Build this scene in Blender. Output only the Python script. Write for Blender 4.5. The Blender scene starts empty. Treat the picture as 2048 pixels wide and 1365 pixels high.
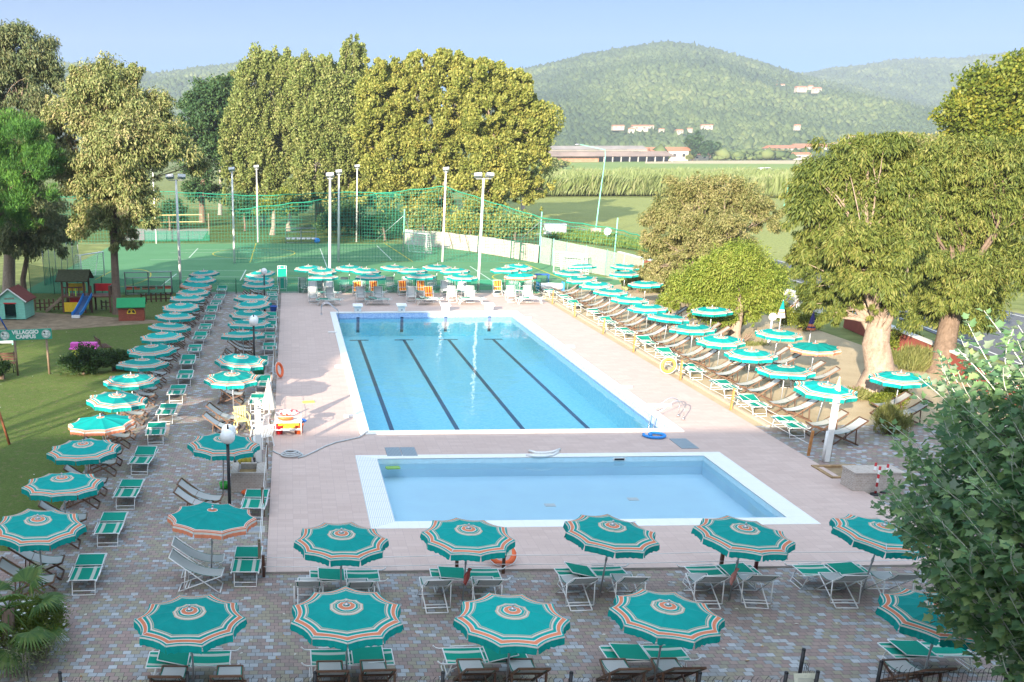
import bpy, math, random
import numpy as np
from mathutils import Vector, Matrix
random.seed(7); RS = np.random.RandomState(11)
sc = bpy.context.scene
COL = sc.collection
R = math.radians
# ---------------------------------------------------------------- camera (solved from the pool, deck and lamp posts)
SC = 1.15
FPX, CX, CY, TH, ROLL, YAW, CAMH = 2000.55, 616.2, 977.73, 0.3284, -0.005, 0.0162, 8.9455*SC
_F = Vector((math.sin(YAW)*math.cos(TH), math.cos(YAW)*math.cos(TH), -math.sin(TH)))
_R = Vector((math.cos(YAW), -math.sin(YAW), 0)); _U = _R.cross(_F)
_R2 = _R*math.cos(ROLL)+_U*math.sin(ROLL); _U2 = -_R*math.sin(ROLL)+_U*math.cos(ROLL)
CAMP = Vector((0, 0, CAMH))
def ray(px, py): return (_F*FPX + _R2*(px-CX) - _U2*(py-CY))
def G(px, py, z=0.0):
    d = ray(px, py); t = (z-CAMH)/d.z
    return CAMP + d*t
def AD(px, py, dist):
    """point seen at (px,py) at forward distance dist (world Y)"""
    d = ray(px, py); return CAMP + d*(dist/d.y)
cam = bpy.data.cameras.new('camera'); camo = bpy.data.objects.new('camera', cam); COL.objects.link(camo)
camo.matrix_world = Matrix(((_R2.x,_U2.x,-_F.x,0),(_R2.y,_U2.y,-_F.y,0),(_R2.z,_U2.z,-_F.z,CAMH),(0,0,0,1)))
cam.sensor_width = 36; cam.lens = FPX/2048*36
cam.shift_x = (1024-CX)/2048; cam.shift_y = (CY-682.5)/2048
cam.clip_start = 0.1; cam.clip_end = 20000
sc.camera = camo

# ---------------------------------------------------------------- tags
def tag(o, label=None, cat=None, group=None, kind=None):
    if label: o['label'] = label
    if cat: o['category'] = cat
    if group: o['group'] = group
    if kind: o['kind'] = kind
    return o
def empty(name, loc=(0,0,0), rz=0.0, label=None, cat=None, group=None):
    o = bpy.data.objects.new(name, None); COL.objects.link(o)
    o.location = loc; o.rotation_euler = (0,0,rz); o.empty_display_size = .3
    return tag(o, label, cat, group)
KIDS = {}
def copy_tree(o, parent=None):
    c = o.copy(); COL.objects.link(c); KIDS[c.name] = []
    if parent: c.parent = parent; KIDS[parent.name].append(c)
    for ch in list(KIDS.get(o.name, [])): copy_tree(ch, c)
    return c
ORD = ['first','second','third','fourth','fifth','sixth','seventh','eighth','ninth','tenth','eleventh','twelfth','thirteenth','fourteenth','fifteenth','sixteenth','seventeenth','eighteenth','nineteenth','twentieth']

# ---------------------------------------------------------------- mesh builder
class MB:
    def __init__(s): s.v=[]; s.f=[]; s.m=[]
    def add(s, vs, fs, m=0):
        b=len(s.v); s.v += [tuple(v) for v in vs]; s.f += [tuple(i+b for i in f) for f in fs]; s.m += [m]*len(fs)
    def quad(s, a,b,c,d, m=0): s.add([a,b,c,d],[(0,1,2,3)],m)
    def box(s, c, d, rz=0, m=0, M=None):
        x,y,z=d[0]/2,d[1]/2,d[2]/2
        vs=[Vector((i*x,j*y,k*z)) for k in(-1,1) for j in(-1,1) for i in(-1,1)]
        if M is None: M=Matrix.Rotation(rz,3,'Z')
        c=Vector(c); vs=[M@v+c for v in vs]
        s.add(vs,[(0,2,3,1),(4,5,7,6),(0,1,5,4),(2,6,7,3),(0,4,6,2),(1,3,7,5)],m)
    def beam(s, p, q, w, h=None, m=0, up=(0,0,1)):
        p=Vector(p);q=Vector(q);h=h or w;d=(q-p);L=d.length;d.normalize()
        u=Vector(up)
        if abs(d.dot(u))>.99: u=Vector((0,1,0))
        x=d.cross(u).normalized(); y=x.cross(d)
        M=Matrix((x,d,y)).transposed(); s.box((p+q)/2,(w,L,h),m=m,M=M)
    def tube(s, pts, r, n=8, m=0, cap=True):
        pts=[Vector(p) for p in pts]; rr=r if isinstance(r,(list,tuple)) else [r]*len(pts)
        vs=[];fs=[];u=None
        for i,p in enumerate(pts):
            d=(pts[min(i+1,len(pts)-1)]-pts[max(i-1,0)])
            d = d.normalized() if d.length>1e-9 else Vector((0,0,1))
            if u is None: u = d.orthogonal().normalized()
            else:
                u = u-d*u.dot(d); u = u.normalized() if u.length>1e-6 else d.orthogonal().normalized()
            w=d.cross(u)
            for k in range(n):
                a=2*math.pi*k/n; vs.append(p+(u*math.cos(a)+w*math.sin(a))*rr[i])
        for i in range(len(pts)-1):
            for k in range(n):
                fs.append((i*n+k,i*n+(k+1)%n,(i+1)*n+(k+1)%n,(i+1)*n+k))
        if cap: fs.append(tuple(range(n-1,-1,-1))); fs.append(tuple(range((len(pts)-1)*n,len(pts)*n)))
        s.add(vs,fs,m)
    def lathe(s, prof, n=16, m=0, c=(0,0,0)):
        vs=[];fs=[]; c=Vector(c)
        for (r,z) in prof:
            for k in range(n):
                a=2*math.pi*k/n; vs.append(c+Vector((r*math.cos(a),r*math.sin(a),z)))
        for i in range(len(prof)-1):
            for k in range(n): fs.append((i*n+k,i*n+(k+1)%n,(i+1)*n+(k+1)%n,(i+1)*n+k))
        s.add(vs,fs,m)
    def sphere(s, c, r, n=14, m=0, sc_=(1,1,1)):
        h=n//2; prof=[(r*math.sin(math.pi*i/h),-r*math.cos(math.pi*i/h)) for i in range(h+1)]
        b=len(s.v); s.lathe([(max(a,1e-4),z) for a,z in prof],n,m,(0,0,0)); c=Vector(c)
        for i in range(b,len(s.v)):
            v=s.v[i]; s.v[i]=(v[0]*sc_[0]+c.x,v[1]*sc_[1]+c.y,v[2]*sc_[2]+c.z)
    def prism(s, pts, z0, z1, m=0):
        n=len(pts); vs=[(x,y,z0) for x,y in pts]+[(x,y,z1) for x,y in pts]
        fs=[tuple(range(n-1,-1,-1)),tuple(range(n,2*n))]+[(i,(i+1)%n,n+(i+1)%n,n+i) for i in range(n)]
        s.add(vs,fs,m)
    def build(s, name, mats, parent=None, smooth=False, bevel=0):
        me=bpy.data.meshes.new(name); me.from_pydata(s.v,[],s.f)
        if not isinstance(mats,(list,tuple)): mats=[mats]
        for k in mats: me.materials.append(k)
        me.polygons.foreach_set('material_index', s.m)
        if smooth: me.polygons.foreach_set('use_smooth',[True]*len(s.f))
        me.update()
        o=bpy.data.objects.new(name,me); COL.objects.link(o)
        if parent: o.parent=parent; KIDS.setdefault(parent.name,[]).append(o)
        KIDS.setdefault(o.name,[])
        if bevel:
            b=o.modifiers.new('b','BEVEL'); b.width=bevel; b.segments=2; b.limit_method='ANGLE'
        return o
def npmesh(name, V, F, mats, parent=None, smooth=False, matidx=None):
    """V (n,3) float, F (m,k) int, all faces with k corners"""
    me=bpy.data.meshes.new(name); n=len(V); m,k=F.shape
    me.vertices.add(n); me.vertices.foreach_set('co',np.ascontiguousarray(V,dtype=np.float32).ravel())
    me.loops.add(m*k); me.loops.foreach_set('vertex_index',np.ascontiguousarray(F,dtype=np.int32).ravel())
    me.polygons.add(m); me.polygons.foreach_set('loop_start',np.arange(0,m*k,k,dtype=np.int32))
    me.polygons.foreach_set('loop_total',np.full(m,k,dtype=np.int32))
    if not isinstance(mats,(list,tuple)): mats=[mats]
    for q in mats: me.materials.append(q)
    if matidx is not None: me.polygons.foreach_set('material_index',matidx.astype(np.int32))
    if smooth: me.polygons.foreach_set('use_smooth',np.ones(m,dtype=bool))
    me.update(calc_edges=True)
    o=bpy.data.objects.new(name,me); COL.objects.link(o); KIDS.setdefault(o.name,[])
    if parent: o.parent=parent; KIDS.setdefault(parent.name,[]).append(o)
    return o

# ---------------------------------------------------------------- materials
class NT:
    def __init__(s, name):
        s.mat=bpy.data.materials.new(name); s.mat.use_nodes=True; s.t=s.mat.node_tree; s.t.nodes.clear()
        s.out=s.n('ShaderNodeOutputMaterial')
    def n(s, typ, **kw):
        o=s.t.nodes.new(typ)
        for k,v in kw.items(): setattr(o,k,v)
        return o
    def l(s,a,b): s.t.links.new(a,b)
    def val(s, sock, v):
        if hasattr(v,'is_linked') or hasattr(v,'links'): s.l(v,sock)
        else: sock.default_value = v
    def math(s, op, a, b=0.0, c=None):
        o=s.n('ShaderNodeMath',operation=op); s.val(o.inputs[0],a); s.val(o.inputs[1],b)
        if c is not None: s.val(o.inputs[2],c)
        return o.outputs[0]
    def mix(s, fac, a, b, blend='MIX'):
        o=s.n('ShaderNodeMix',data_type='RGBA',blend_type=blend); s.val(o.inputs[0],fac)
        s.val(o.inputs[6],col(a) if isinstance(a,tuple) else a); s.val(o.inputs[7],col(b) if isinstance(b,tuple) else b)
        return o.outputs[2]
    def ramp(s, fac, stops, const=False):
        o=s.n('ShaderNodeValToRGB'); s.val(o.inputs[0],fac); e=o.color_ramp
        if const: e.interpolation='CONSTANT'
        while len(e.elements)<len(stops): e.elements.new(.5)
        for el,(p,c) in zip(e.elements,stops): el.position=p; el.color=col(c)
        return o.outputs[0]
    def noise(s, vec, scale, detail=4, rough=.55, dist=0):
        o=s.n('ShaderNodeTexNoise'); s.l(vec,o.inputs['Vector']); o.inputs['Scale'].default_value=scale
        o.inputs['Detail'].default_value=detail; o.inputs['Roughness'].default_value=rough; o.inputs['Distortion'].default_value=dist
        return o.outputs[0]
    def pos(s, kind='Object'): return s.n('ShaderNodeTexCoord').outputs[kind]
    def wpos(s): return s.n('ShaderNodeNewGeometry').outputs['Position']
    def island(s): return s.n('ShaderNodeNewGeometry').outputs['Random Per Island']
    def objrand(s): return s.n('ShaderNodeObjectInfo').outputs['Random']
    def xyz(s, v):
        o=s.n('ShaderNodeSeparateXYZ'); s.l(v,o.inputs[0]); return o.outputs
    def comb(s,x,y,z=0.0):
        o=s.n('ShaderNodeCombineXYZ'); s.val(o.inputs[0],x); s.val(o.inputs[1],y); s.val(o.inputs[2],z); return o.outputs[0]
    def bsdf(s, color, rough=.6, spec=.3, metal=0, bump=None, bstr=.3, bdist=.02):
        b=s.n('ShaderNodeBsdfPrincipled'); s.val(b.inputs['Base Color'],col(color) if isinstance(color,tuple) else color)
        s.val(b.inputs['Roughness'],rough); b.inputs['Specular IOR Level'].default_value=spec; b.inputs['Metallic'].default_value=metal
        if bump is not None:
            k=s.n('ShaderNodeBump'); k.inputs['Strength'].default_value=bstr; k.inputs['Distance'].default_value=bdist
            s.l(bump,k.inputs['Height']); s.l(k.outputs[0],b.inputs['Normal'])
        return b
    def done(s, sh):
        s.l(sh.outputs[0] if hasattr(sh,'outputs') else sh, s.out.inputs['Surface']); return s.mat
def col(c): return tuple(c[:3])+(1.0,)
def hx(r,g,b):
    f=lambda u:(u/255/12.92 if u/255<=.04045 else ((u/255+.055)/1.055)**2.4)
    return (f(r),f(g),f(b))
def simple(name, c, rough=.55, spec=.3, metal=0, var=.12, scale=6.0, wear=None):
    t=NT(name); p=t.pos('Object'); nz=t.noise(p,scale,5,.6)
    d=tuple(x*(1-var) for x in c); l=tuple(min(x*(1+var),1) for x in c)
    k=t.ramp(nz,[(.3,d),(.7,l)])
    if wear:
        n2=t.noise(p,scale*2.3,6,.7); f=t.ramp(n2,[(.56,(0,0,0)),(.66,(1,1,1))]); k=t.mix(f,k,wear)
    b=t.bsdf(k,rough,spec,metal,bump=nz,bstr=.08,bdist=.01); return t.done(b)
def objvar(name, c, rough=.7, spec=.2, amt=.16, weave=0, trans=0.0):
    """cloth whose brightness differs a little from object to object"""
    t=NT(name); p=t.pos('Object'); nz=t.noise(p,3.2,4,.6)
    r=t.objrand(); k=t.math('ADD',t.math('MULTIPLY',r,.5),t.math('MULTIPLY',nz,.5))
    k=t.ramp(k,[(.2,tuple(x*(1-amt) for x in c)),(.8,tuple(min(1,x*(1+amt)) for x in c))])
    b=t.bsdf(k,rough,spec,bump=t.noise(p,14,3,.5),bstr=.15,bdist=.01)
    if trans:
        tr=t.n('ShaderNodeBsdfTranslucent'); t.l(k,tr.inputs[0]); m=t.n('ShaderNodeMixShader'); m.inputs[0].default_value=trans
        t.l(b.outputs[0],m.inputs[1]); t.l(tr.outputs[0],m.inputs[2]); return t.done(m)
    return t.done(b)
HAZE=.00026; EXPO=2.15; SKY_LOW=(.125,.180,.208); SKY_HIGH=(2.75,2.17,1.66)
# ================================================================ ground, pool, deck, paving
def S_(o): return tag(o, kind='structure')
DX0, DX1, DY0, DY1 = -0.703, 17.83, 23.46, 75.3          # pink deck
PX0, PY0, PW, PL = 2.556, 36.21, 12.26, 29.56             # big pool outer coping
SX0, SY1, SW, SL = 2.195, 33.55, 12.86, 7.13              # small pool outer coping
# --- materials
def lawn_mat(name, a, b, c, dirt, scale=1.0, dirtlev=.62):
    t=NT(name); p=t.wpos(); n1=t.noise(p,.25*scale,5,.6); n2=t.noise(p,3.5*scale,6,.7); n3=t.noise(p,30*scale,3,.6)
    k=t.ramp(n1,[(.3,a),(.55,b),(.75,c)]); n4=t.noise(p,1.1*scale,6,.7,1.0); k=t.mix(t.ramp(n4,[(.45,(0,0,0)),(.7,(.6,.6,.6))]),k,tuple(u*.55 for u in a)); k=t.mix(.55,k,t.ramp(n3,[(.25,tuple(x*.45 for x in a)),(.75,tuple(x*1.5 for x in c))]))
    k=t.mix(t.ramp(n2,[(dirtlev,(0,0,0)),(dirtlev+.16,(1,1,1))]),k,dirt)
    return t.done(t.bsdf(k,.9,.1,bump=n3,bstr=.9,bdist=.05))
M_LAWN=lawn_mat('lawn_grass',(.055,.092,.02),(.08,.13,.028),(.135,.17,.045),(.17,.14,.075),1.0,.53)
M_FIELD=lawn_mat('field_grass',(.19,.23,.07),(.23,.265,.085),(.29,.30,.11),(.34,.32,.15),.12,.7)
M_GROUND=lawn_mat('plain_ground',(.12,.16,.05),(.16,.2,.06),(.23,.24,.09),(.30,.27,.13),.02,.6)
def paver_mat():
    t=NT('block_paving'); p=t.wpos(); x,y,_=t.xyz(p)
    nz=t.n('ShaderNodeTexNoise'); t.l(p,nz.inputs['Vector']); nz.inputs['Scale'].default_value=9.0
    wob=t.math('MULTIPLY',t.math('SUBTRACT',nz.outputs[0],.5),.02)
    W,H=.185,.158
    yr=t.math('DIVIDE',t.math('ADD',y,wob),H); row=t.math('FLOOR',yr)
    off=t.math('MULTIPLY',t.math('MODULO',row,2.0),.5)
    off=t.math('ADD',off,t.math('MULTIPLY',t.math('SINE',t.math('MULTIPLY',row,12.9)),.12))
    xr=t.math('ADD',t.math('DIVIDE',t.math('ADD',x,wob),W),off); cl=t.math('FLOOR',xr)
    wn=t.n('ShaderNodeTexWhiteNoise',noise_dimensions='2D'); t.l(t.comb(cl,row),wn.inputs['Vector'])
    r=wn.outputs['Value']
    c=t.ramp(r,[(0,(.33,.24,.22)),(.15,(.295,.225,.21)),(.30,(.335,.30,.225)),(.46,(.30,.28,.22)),(.60,(.36,.27,.245)),(.72,(.31,.325,.34)),(.82,(.36,.385,.41)),(.925,(.45,.475,.50))],True)
    c=t.mix(.35,c,t.ramp(t.noise(p,60,3,.6),[(.2,(.12,.1,.09)),(.8,(.5,.46,.42))]),'SOFT_LIGHT')
    c=t.mix(t.ramp(t.noise(p,.35,6,.7),[(.35,(0,0,0)),(.7,(.5,.5,.5))]),c,(.20,.18,.155)); c=t.mix(t.ramp(t.noise(p,1.7,6,.7,1.5),[(.58,(0,0,0)),(.75,(.45,.45,.45))]),c,(.13,.125,.105))
    fx=t.math('FRACT',xr); fy=t.math('FRACT',yr)
    ex=t.math('MINIMUM',fx,t.math('SUBTRACT',1.0,fx)); ey=t.math('MINIMUM',fy,t.math('SUBTRACT',1.0,fy))
    e=t.math('MINIMUM',t.math('MULTIPLY',ex,W),t.math('MULTIPLY',ey,H))
    j=t.ramp(t.math('MULTIPLY',e,100.0),[(.25,(0,0,0)),(.65,(1,1,1))])
    c=t.mix(j,(.085,.075,.065),c)
    return t.done(t.bsdf(c,.8,.2,bump=j,bstr=.5,bdist=.006))
M_PAVE=paver_mat()
def deck_mat():
    t=NT('pink_deck_tiles'); p=t.wpos(); x,y,_=t.xyz(p); Q=.44
    xr=t.math('DIVIDE',x,Q); yr=t.math('DIVIDE',y,Q); ix=t.math('FLOOR',xr); iy=t.math('FLOOR',yr)
    par=t.math('MODULO',t.math('ADD',t.math('ADD',ix,iy),400.0),2.0)
    fx=t.math('FRACT',xr); fy=t.math('FRACT',yr)
    def edge(f,k): 
        g=t.math('FRACT',t.math('MULTIPLY',f,k)); return t.math('MULTIPLY',t.math('MINIMUM',g,t.math('SUBTRACT',1.0,g)),Q/k)
    eh=t.math('MINIMUM',edge(fx,1.0),edge(fy,2.0)); ev=t.math('MINIMUM',edge(fx,2.0),edge(fy,1.0))
    mm=t.n('ShaderNodeMix',data_type='FLOAT'); t.l(par,mm.inputs[0]); t.l(eh,mm.inputs[2]); t.l(ev,mm.inputs[3])
    j=t.ramp(t.math('MULTIPLY',mm.outputs[0],100.0),[(.22,(0,0,0)),(.6,(1,1,1))])
    half=t.math('FLOOR',t.math('MULTIPLY',fy,2.0))
    wn=t.n('ShaderNodeTexWhiteNoise',noise_dimensions='3D'); t.l(t.comb(ix,iy,half),wn.inputs['Vector'])
    c=t.ramp(wn.outputs['Value'],[(0,(.50,.375,.325)),(1,(.56,.43,.375))])
    n=t.noise(p,.5,6,.62); c=t.mix(t.ramp(n,[(.3,(0,0,0)),(.75,(.4,.4,.4))]),c,(.44,.32,.275))
    n=t.noise(p,5.0,5,.7,.5); c=t.mix(t.ramp(n,[(.55,(0,0,0)),(.8,(.3,.3,.3))]),c,(.40,.31,.27))
    c=t.mix(j,(.40,.30,.275),c)
    return t.done(t.bsdf(c,.7,.25,bump=j,bstr=.25,bdist=.003))
M_DECK=deck_mat()
def coping_mat(name, c, k=.6):
    t=NT(name); p=t.wpos(); x,y,_=t.xyz(p)
    def line(v,q,w):
        f=t.math('FRACT',t.math('DIVIDE',v,q)); return t.math('LESS_THAN',f,w)
    g=t.math('MAXIMUM',line(x,k,.012),line(y,k,.012))
    c1=t.mix(t.math('MULTIPLY',g,.35),c,tuple(u*.5 for u in c)); c1=t.mix(t.ramp(t.noise(p,2.5,5,.6),[(.45,(0,0,0)),(.8,(.18,.18,.18))]),c1,tuple(u*.72 for u in c))
    return t.done(t.bsdf(c1,.45,.4))
M_COPE=coping_mat('white_coping',(.74,.745,.72))
M_GRATE_W=None
def grate_white():
    t=NT('white_overflow_grate'); p=t.wpos(); x,y,_=t.xyz(p)
    f=t.math('FRACT',t.math('DIVIDE',x,.055)); g=t.math('FRACT',t.math('DIVIDE',y,.7))
    k=t.math('MAXIMUM',t.math('LESS_THAN',f,.3),t.math('LESS_THAN',g,.02))
    return t.done(t.bsdf(t.mix(k,(.74,.75,.74),(.42,.44,.45)),.5,.35))
M_GRATE_W=grate_white()
def tile_mat(name, a, b, q=.05, wash=None):
    t=NT(name); p=t.wpos(); v=t.n('ShaderNodeVectorMath',operation='SCALE'); t.l(p,v.inputs[0]); v.inputs['Scale'].default_value=1/q
    fl=t.n('ShaderNodeVectorMath',operation='FLOOR'); t.l(v.outputs[0],fl.inputs[0])
    wn=t.n('ShaderNodeTexWhiteNoise',noise_dimensions='3D'); t.l(fl.outputs[0],wn.inputs['Vector'])
    c=t.ramp(wn.outputs['Value'],[(0,a),(1,b)])
    return t.done(t.bsdf(c,.35,.4))
M_TILE=tile_mat('pool_mosaic',(.33,.82,.95),(.47,.92,1.0),.1)
M_TILE_B=tile_mat('pool_band_mosaic',(.30,.44,.74),(.52,.64,.86),.07)
M_SMALL=simple('small_pool_paint',(.60,.86,1.0),.4,.3,var=.03,scale=1.2)
M_LANE=simple('lane_tiles',(.025,.06,.13),.4,.3,var=.15)
def water_mat(name, tint, bs, sc_, rough=.03, glossmul=1.0):
    t=NT(name); p=t.wpos(); m=t.n('ShaderNodeMapping'); t.l(p,m.inputs[0]); m.inputs['Scale'].default_value=(1.0,1.0,1.0)
    n1=t.noise(m.outputs[0],sc_,3,.5,.3); n2=t.noise(m.outputs[0],sc_*.28,2,.5)
    h=t.math('ADD',t.math('MULTIPLY',n1,.5),n2)
    bp=t.n('ShaderNodeBump'); bp.inputs['Strength'].default_value=bs; bp.inputs['Distance'].default_value=.05; t.l(h,bp.inputs['Height'])
    fr=t.n('ShaderNodeFresnel'); fr.inputs['IOR'].default_value=1.33; t.l(bp.outputs[0],fr.inputs['Normal'])
    tr=t.n('ShaderNodeBsdfRefraction'); 
    tp=t.n('ShaderNodeBsdfTransparent'); tp.inputs[0].default_value=col(tint)
    gl=t.n('ShaderNodeBsdfGlossy'); gl.inputs['Roughness'].default_value=rough; t.l(bp.outputs[0],gl.inputs['Normal'])
    t.t.nodes.remove(tr)
    mx=t.n('ShaderNodeMixShader'); t.l(t.math('MULTIPLY',fr.outputs[0],glossmul),mx.inputs[0]); t.l(tp.outputs[0],mx.inputs[1]); t.l(gl.outputs[0],mx.inputs[2])
    return t.done(mx)
M_WATER=water_mat('pool_water_surface',(.80,.96,1.0),.5,1.7,.03,.9)
M_WATER2=water_mat('small_pool_water_surface',(.94,.99,1.0),.10,1.1)

def grid_sheet(name, xs, ys, z, hole, mat):
    """rectangular sheet on grid lines, cells for which hole(cx,cy) is true left out"""
    b=MB(); idx={}
    def vi(i,j):
        if (i,j) not in idx: idx[(i,j)]=len(b.v); b.v.append((xs[i],ys[j],z))
        return idx[(i,j)]
    for i in range(len(xs)-1):
        for j in range(len(ys)-1):
            cx,cy=(xs[i]+xs[i+1])/2,(ys[j]+ys[j+1])/2
            if hole(cx,cy): continue
            b.f.append((vi(i,j),vi(i+1,j),vi(i+1,j+1),vi(i,j+1))); b.m.append(0)
    return S_(b.build(name,mat))
def inr(x,y,r): return r[0]<x<r[1] and r[2]<y<r[3]
RP=(PX0,PX0+PW,PY0,PY0+PL); RSm=(SX0,SX0+SW,SY1-SL,SY1); RD=(DX0,DX1,DY0,DY1)
# the plain reaches the horizon; a hole lies under the pool deck
grid_sheet('ground',[-6000,-400,DX0,DX1,400,8000],[-900,-200,DY0,DY1,400,9000],-.03,lambda x,y:inr(x,y,RD),M_GROUND)
grid_sheet('pool_deck',[DX0,SX0,PX0,PX0+PW,SX0+SW,DX1],[DY0,SY1-SL,SY1,PY0,PY0+PL,DY1],0.06,lambda x,y:inr(x,y,RP) or inr(x,y,RSm),M_DECK)
b=MB(); 
for (a,c) in (((DX0,DY0),(DX1,DY0)),((DX1,DY0),(DX1,DY1)),((DX1,DY1),(DX0,DY1)),((DX0,DY1),(DX0,DY0))):
    b.quad((a[0],a[1],-.1),(c[0],c[1],-.1),(c[0],c[1],.058),(a[0],a[1],.058))
S_(b.build('deck_kerb',simple('deck_edge_concrete',(.36,.33,.30),.85,.1)))
# basins
def basin(name, r, cop, depth, wl, ml, mf, band, mband):
    x0,x1,y0,y1=r; L,Rr,N,Fa=cop; ix0,ix1,iy0,iy1=x0+L,x1-Rr,y0+N,y1-Fa
    b=MB(); zt=.055
    for (a,c) in (((ix0,iy0),(ix1,iy0)),((ix1,iy0),(ix1,iy1)),((ix1,iy1),(ix0,iy1)),((ix0,iy1),(ix0,iy0))):
        b.quad((c[0],c[1],zt),(a[0],a[1],zt),(a[0],a[1],band),(c[0],c[1],band),1)
        b.quad((c[0],c[1],band),(a[0],a[1],band),(a[0],a[1],-depth),(c[0],c[1],-depth),0)
    b.quad((ix0,iy0,-depth),(ix1,iy0,-depth),(ix1,iy1,-depth),(ix0,iy1,-depth),2)
    S_(b.build(name+'_basin',[ml,mband,mf]))
    w=MB(); w.quad((ix0,iy0,wl),(ix1,iy0,wl),(ix1,iy1,wl),(ix0,iy1,wl))
    return (ix0,ix1,iy0,iy1), w
PI_,w=basin('pool',RP,(.38,.38,.42,.40),1.45,-.24,M_TILE,M_TILE,-.34,M_TILE_B)
S_(w.build('pool_water',M_WATER))
SI_,w=basin('paddling_pool',RSm,(.75,.72,.55,.42),.62,-.13,M_SMALL,M_SMALL,-.14,simple('small_pool_rim_tiles',(.52,.74,.82),.4,.35,var=.06))
S_(w.build('paddling_water',M_WATER2))
def coping(name, r, inn, z, mat, mat2=None, lip=0.05):
    x0,x1,y0,y1=r; a0,a1,b0,b1=inn; b=MB()
    zz0,zz1=.03,z
    b.prism([(x0,y0),(x1,y0),(a1,b0),(a0,b0)],zz0,zz1,0); b.prism([(a0,b1),(a1,b1),(x1,y1),(x0,y1)],zz0,zz1,0)
    b.prism([(x0,y0),(a0,b0),(a0,b1),(x0,y1)],zz0,zz1,1); b.prism([(a1,b0),(x1,y0),(x1,y1),(a1,b1)],zz0,zz1,0)
    return S_(b.build(name,[mat,mat2 or mat],bevel=.012))
coping('pool_coping',RP,PI_,.11,M_COPE)
coping('paddling_coping',RSm,SI_,.075,M_COPE,M_GRATE_W)
# lane lines on the pool floor
b=MB(); zf=-1.44
lw=(PI_[1]-PI_[0])/4
for i in range(4):
    xc=PI_[0]+lw*(i+.5); ye=PI_[2]+.9 if i!=2 else PI_[2]+4.3
    b.quad((xc-.10,ye,zf),(xc+.10,ye,zf),(xc+.10,PI_[3]-1.6,zf),(xc-.10,PI_[3]-1.6,zf))
    b.quad((xc-.6,PI_[3]-1.6,zf),(xc+.6,PI_[3]-1.6,zf),(xc+.6,PI_[3]-1.35,zf),(xc-.6,PI_[3]-1.35,zf))
    b.quad((xc-.6,PI_[2]+.62,zf),(xc+.6,PI_[2]+.62,zf),(xc+.6,PI_[2]+.9,zf),(xc-.6,PI_[2]+.9,zf))
    if i==2: b.quad((xc-.10,PI_[2]+.9,zf),(xc+.10,PI_[2]+.9,zf),(xc+.10,PI_[2]+1.7,zf),(xc-.10,PI_[2]+1.7,zf))
    b.quad((xc-.10,PI_[3]-.006,-1.2),(xc+.10,PI_[3]-.006,-1.2),(xc+.10,PI_[3]-.006,-.2),(xc-.10,PI_[3]-.006,-.2))
S_(b.build('lane_markings',M_LANE))
# block paving in front, left and right of the deck
PAVL=-7.05
def sheet(name, poly, z, mat):
    b=MB(); b.add([(p[0],p[1],z) for p in poly],[tuple(range(len(poly)))]); return S_(b.build(name,mat))
XR0=DX1+.02
grid_sheet('paving',[-9.2,PAVL,DX0-.005,DX1+.005,30],[-2,DY0-.005,25.2,37.2,76.6],0.0,
   lambda x,y: (x<PAVL and y>25.2) or inr(x,y,RD) or (x>DX1 and y>37.2),M_PAVE)
sheet('lawn',[(-60,24.5),(PAVL-.0,25.2),(PAVL,74.5),(PAVL,76.5),(-60,76.5)],-.012,M_LAWN)
def sand_mat():
    t=NT('sandy_ground'); p=t.wpos(); n=t.noise(p,.6,6,.65); n2=t.noise(p,6,6,.7); n3=t.noise(p,45,3,.6)
    c=t.ramp(n,[(.3,(.40,.31,.19)),(.7,(.52,.42,.27))]); c=t.mix(t.ramp(n2,[(.58,(0,0,0)),(.72,(.8,.8,.8))]),c,(.30,.27,.13))
    c=t.mix(.3,c,t.ramp(n3,[(.3,(.25,.2,.12)),(.7,(.6,.5,.36))]))
    return t.done(t.bsdf(c,.95,.05,bump=n3,bstr=.5,bdist=.03))
M_SAND=sand_mat()
sheet('sand',[(XR0,37.2),(31,37.2),(31,60),(27.5,84),(XR0,84),(XR0,76.6)],-.008,M_SAND)
b=MB(); b.box((DX1+.55,56.5,.02),(.14,39,.11)); S_(b.build('kerb',simple('sand_kerb',(.46,.39,.30),.9,.1,var=.15)))
b=MB(); b.box((8.5,75.9,.004),(18.6,1.15,.012)); S_(b.build('gravel_strip',simple('gravel',(.40,.37,.33),.95,.05,var=.4,scale=9)))
sheet('dirt',[(-7.2,63),(-14,66),(-24,70),(-24,62),(-16,59.5),(-11,61.5)],-.006,simple('bare_earth',(.22,.165,.11),.95,.05,var=.3,scale=1.6))
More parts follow.
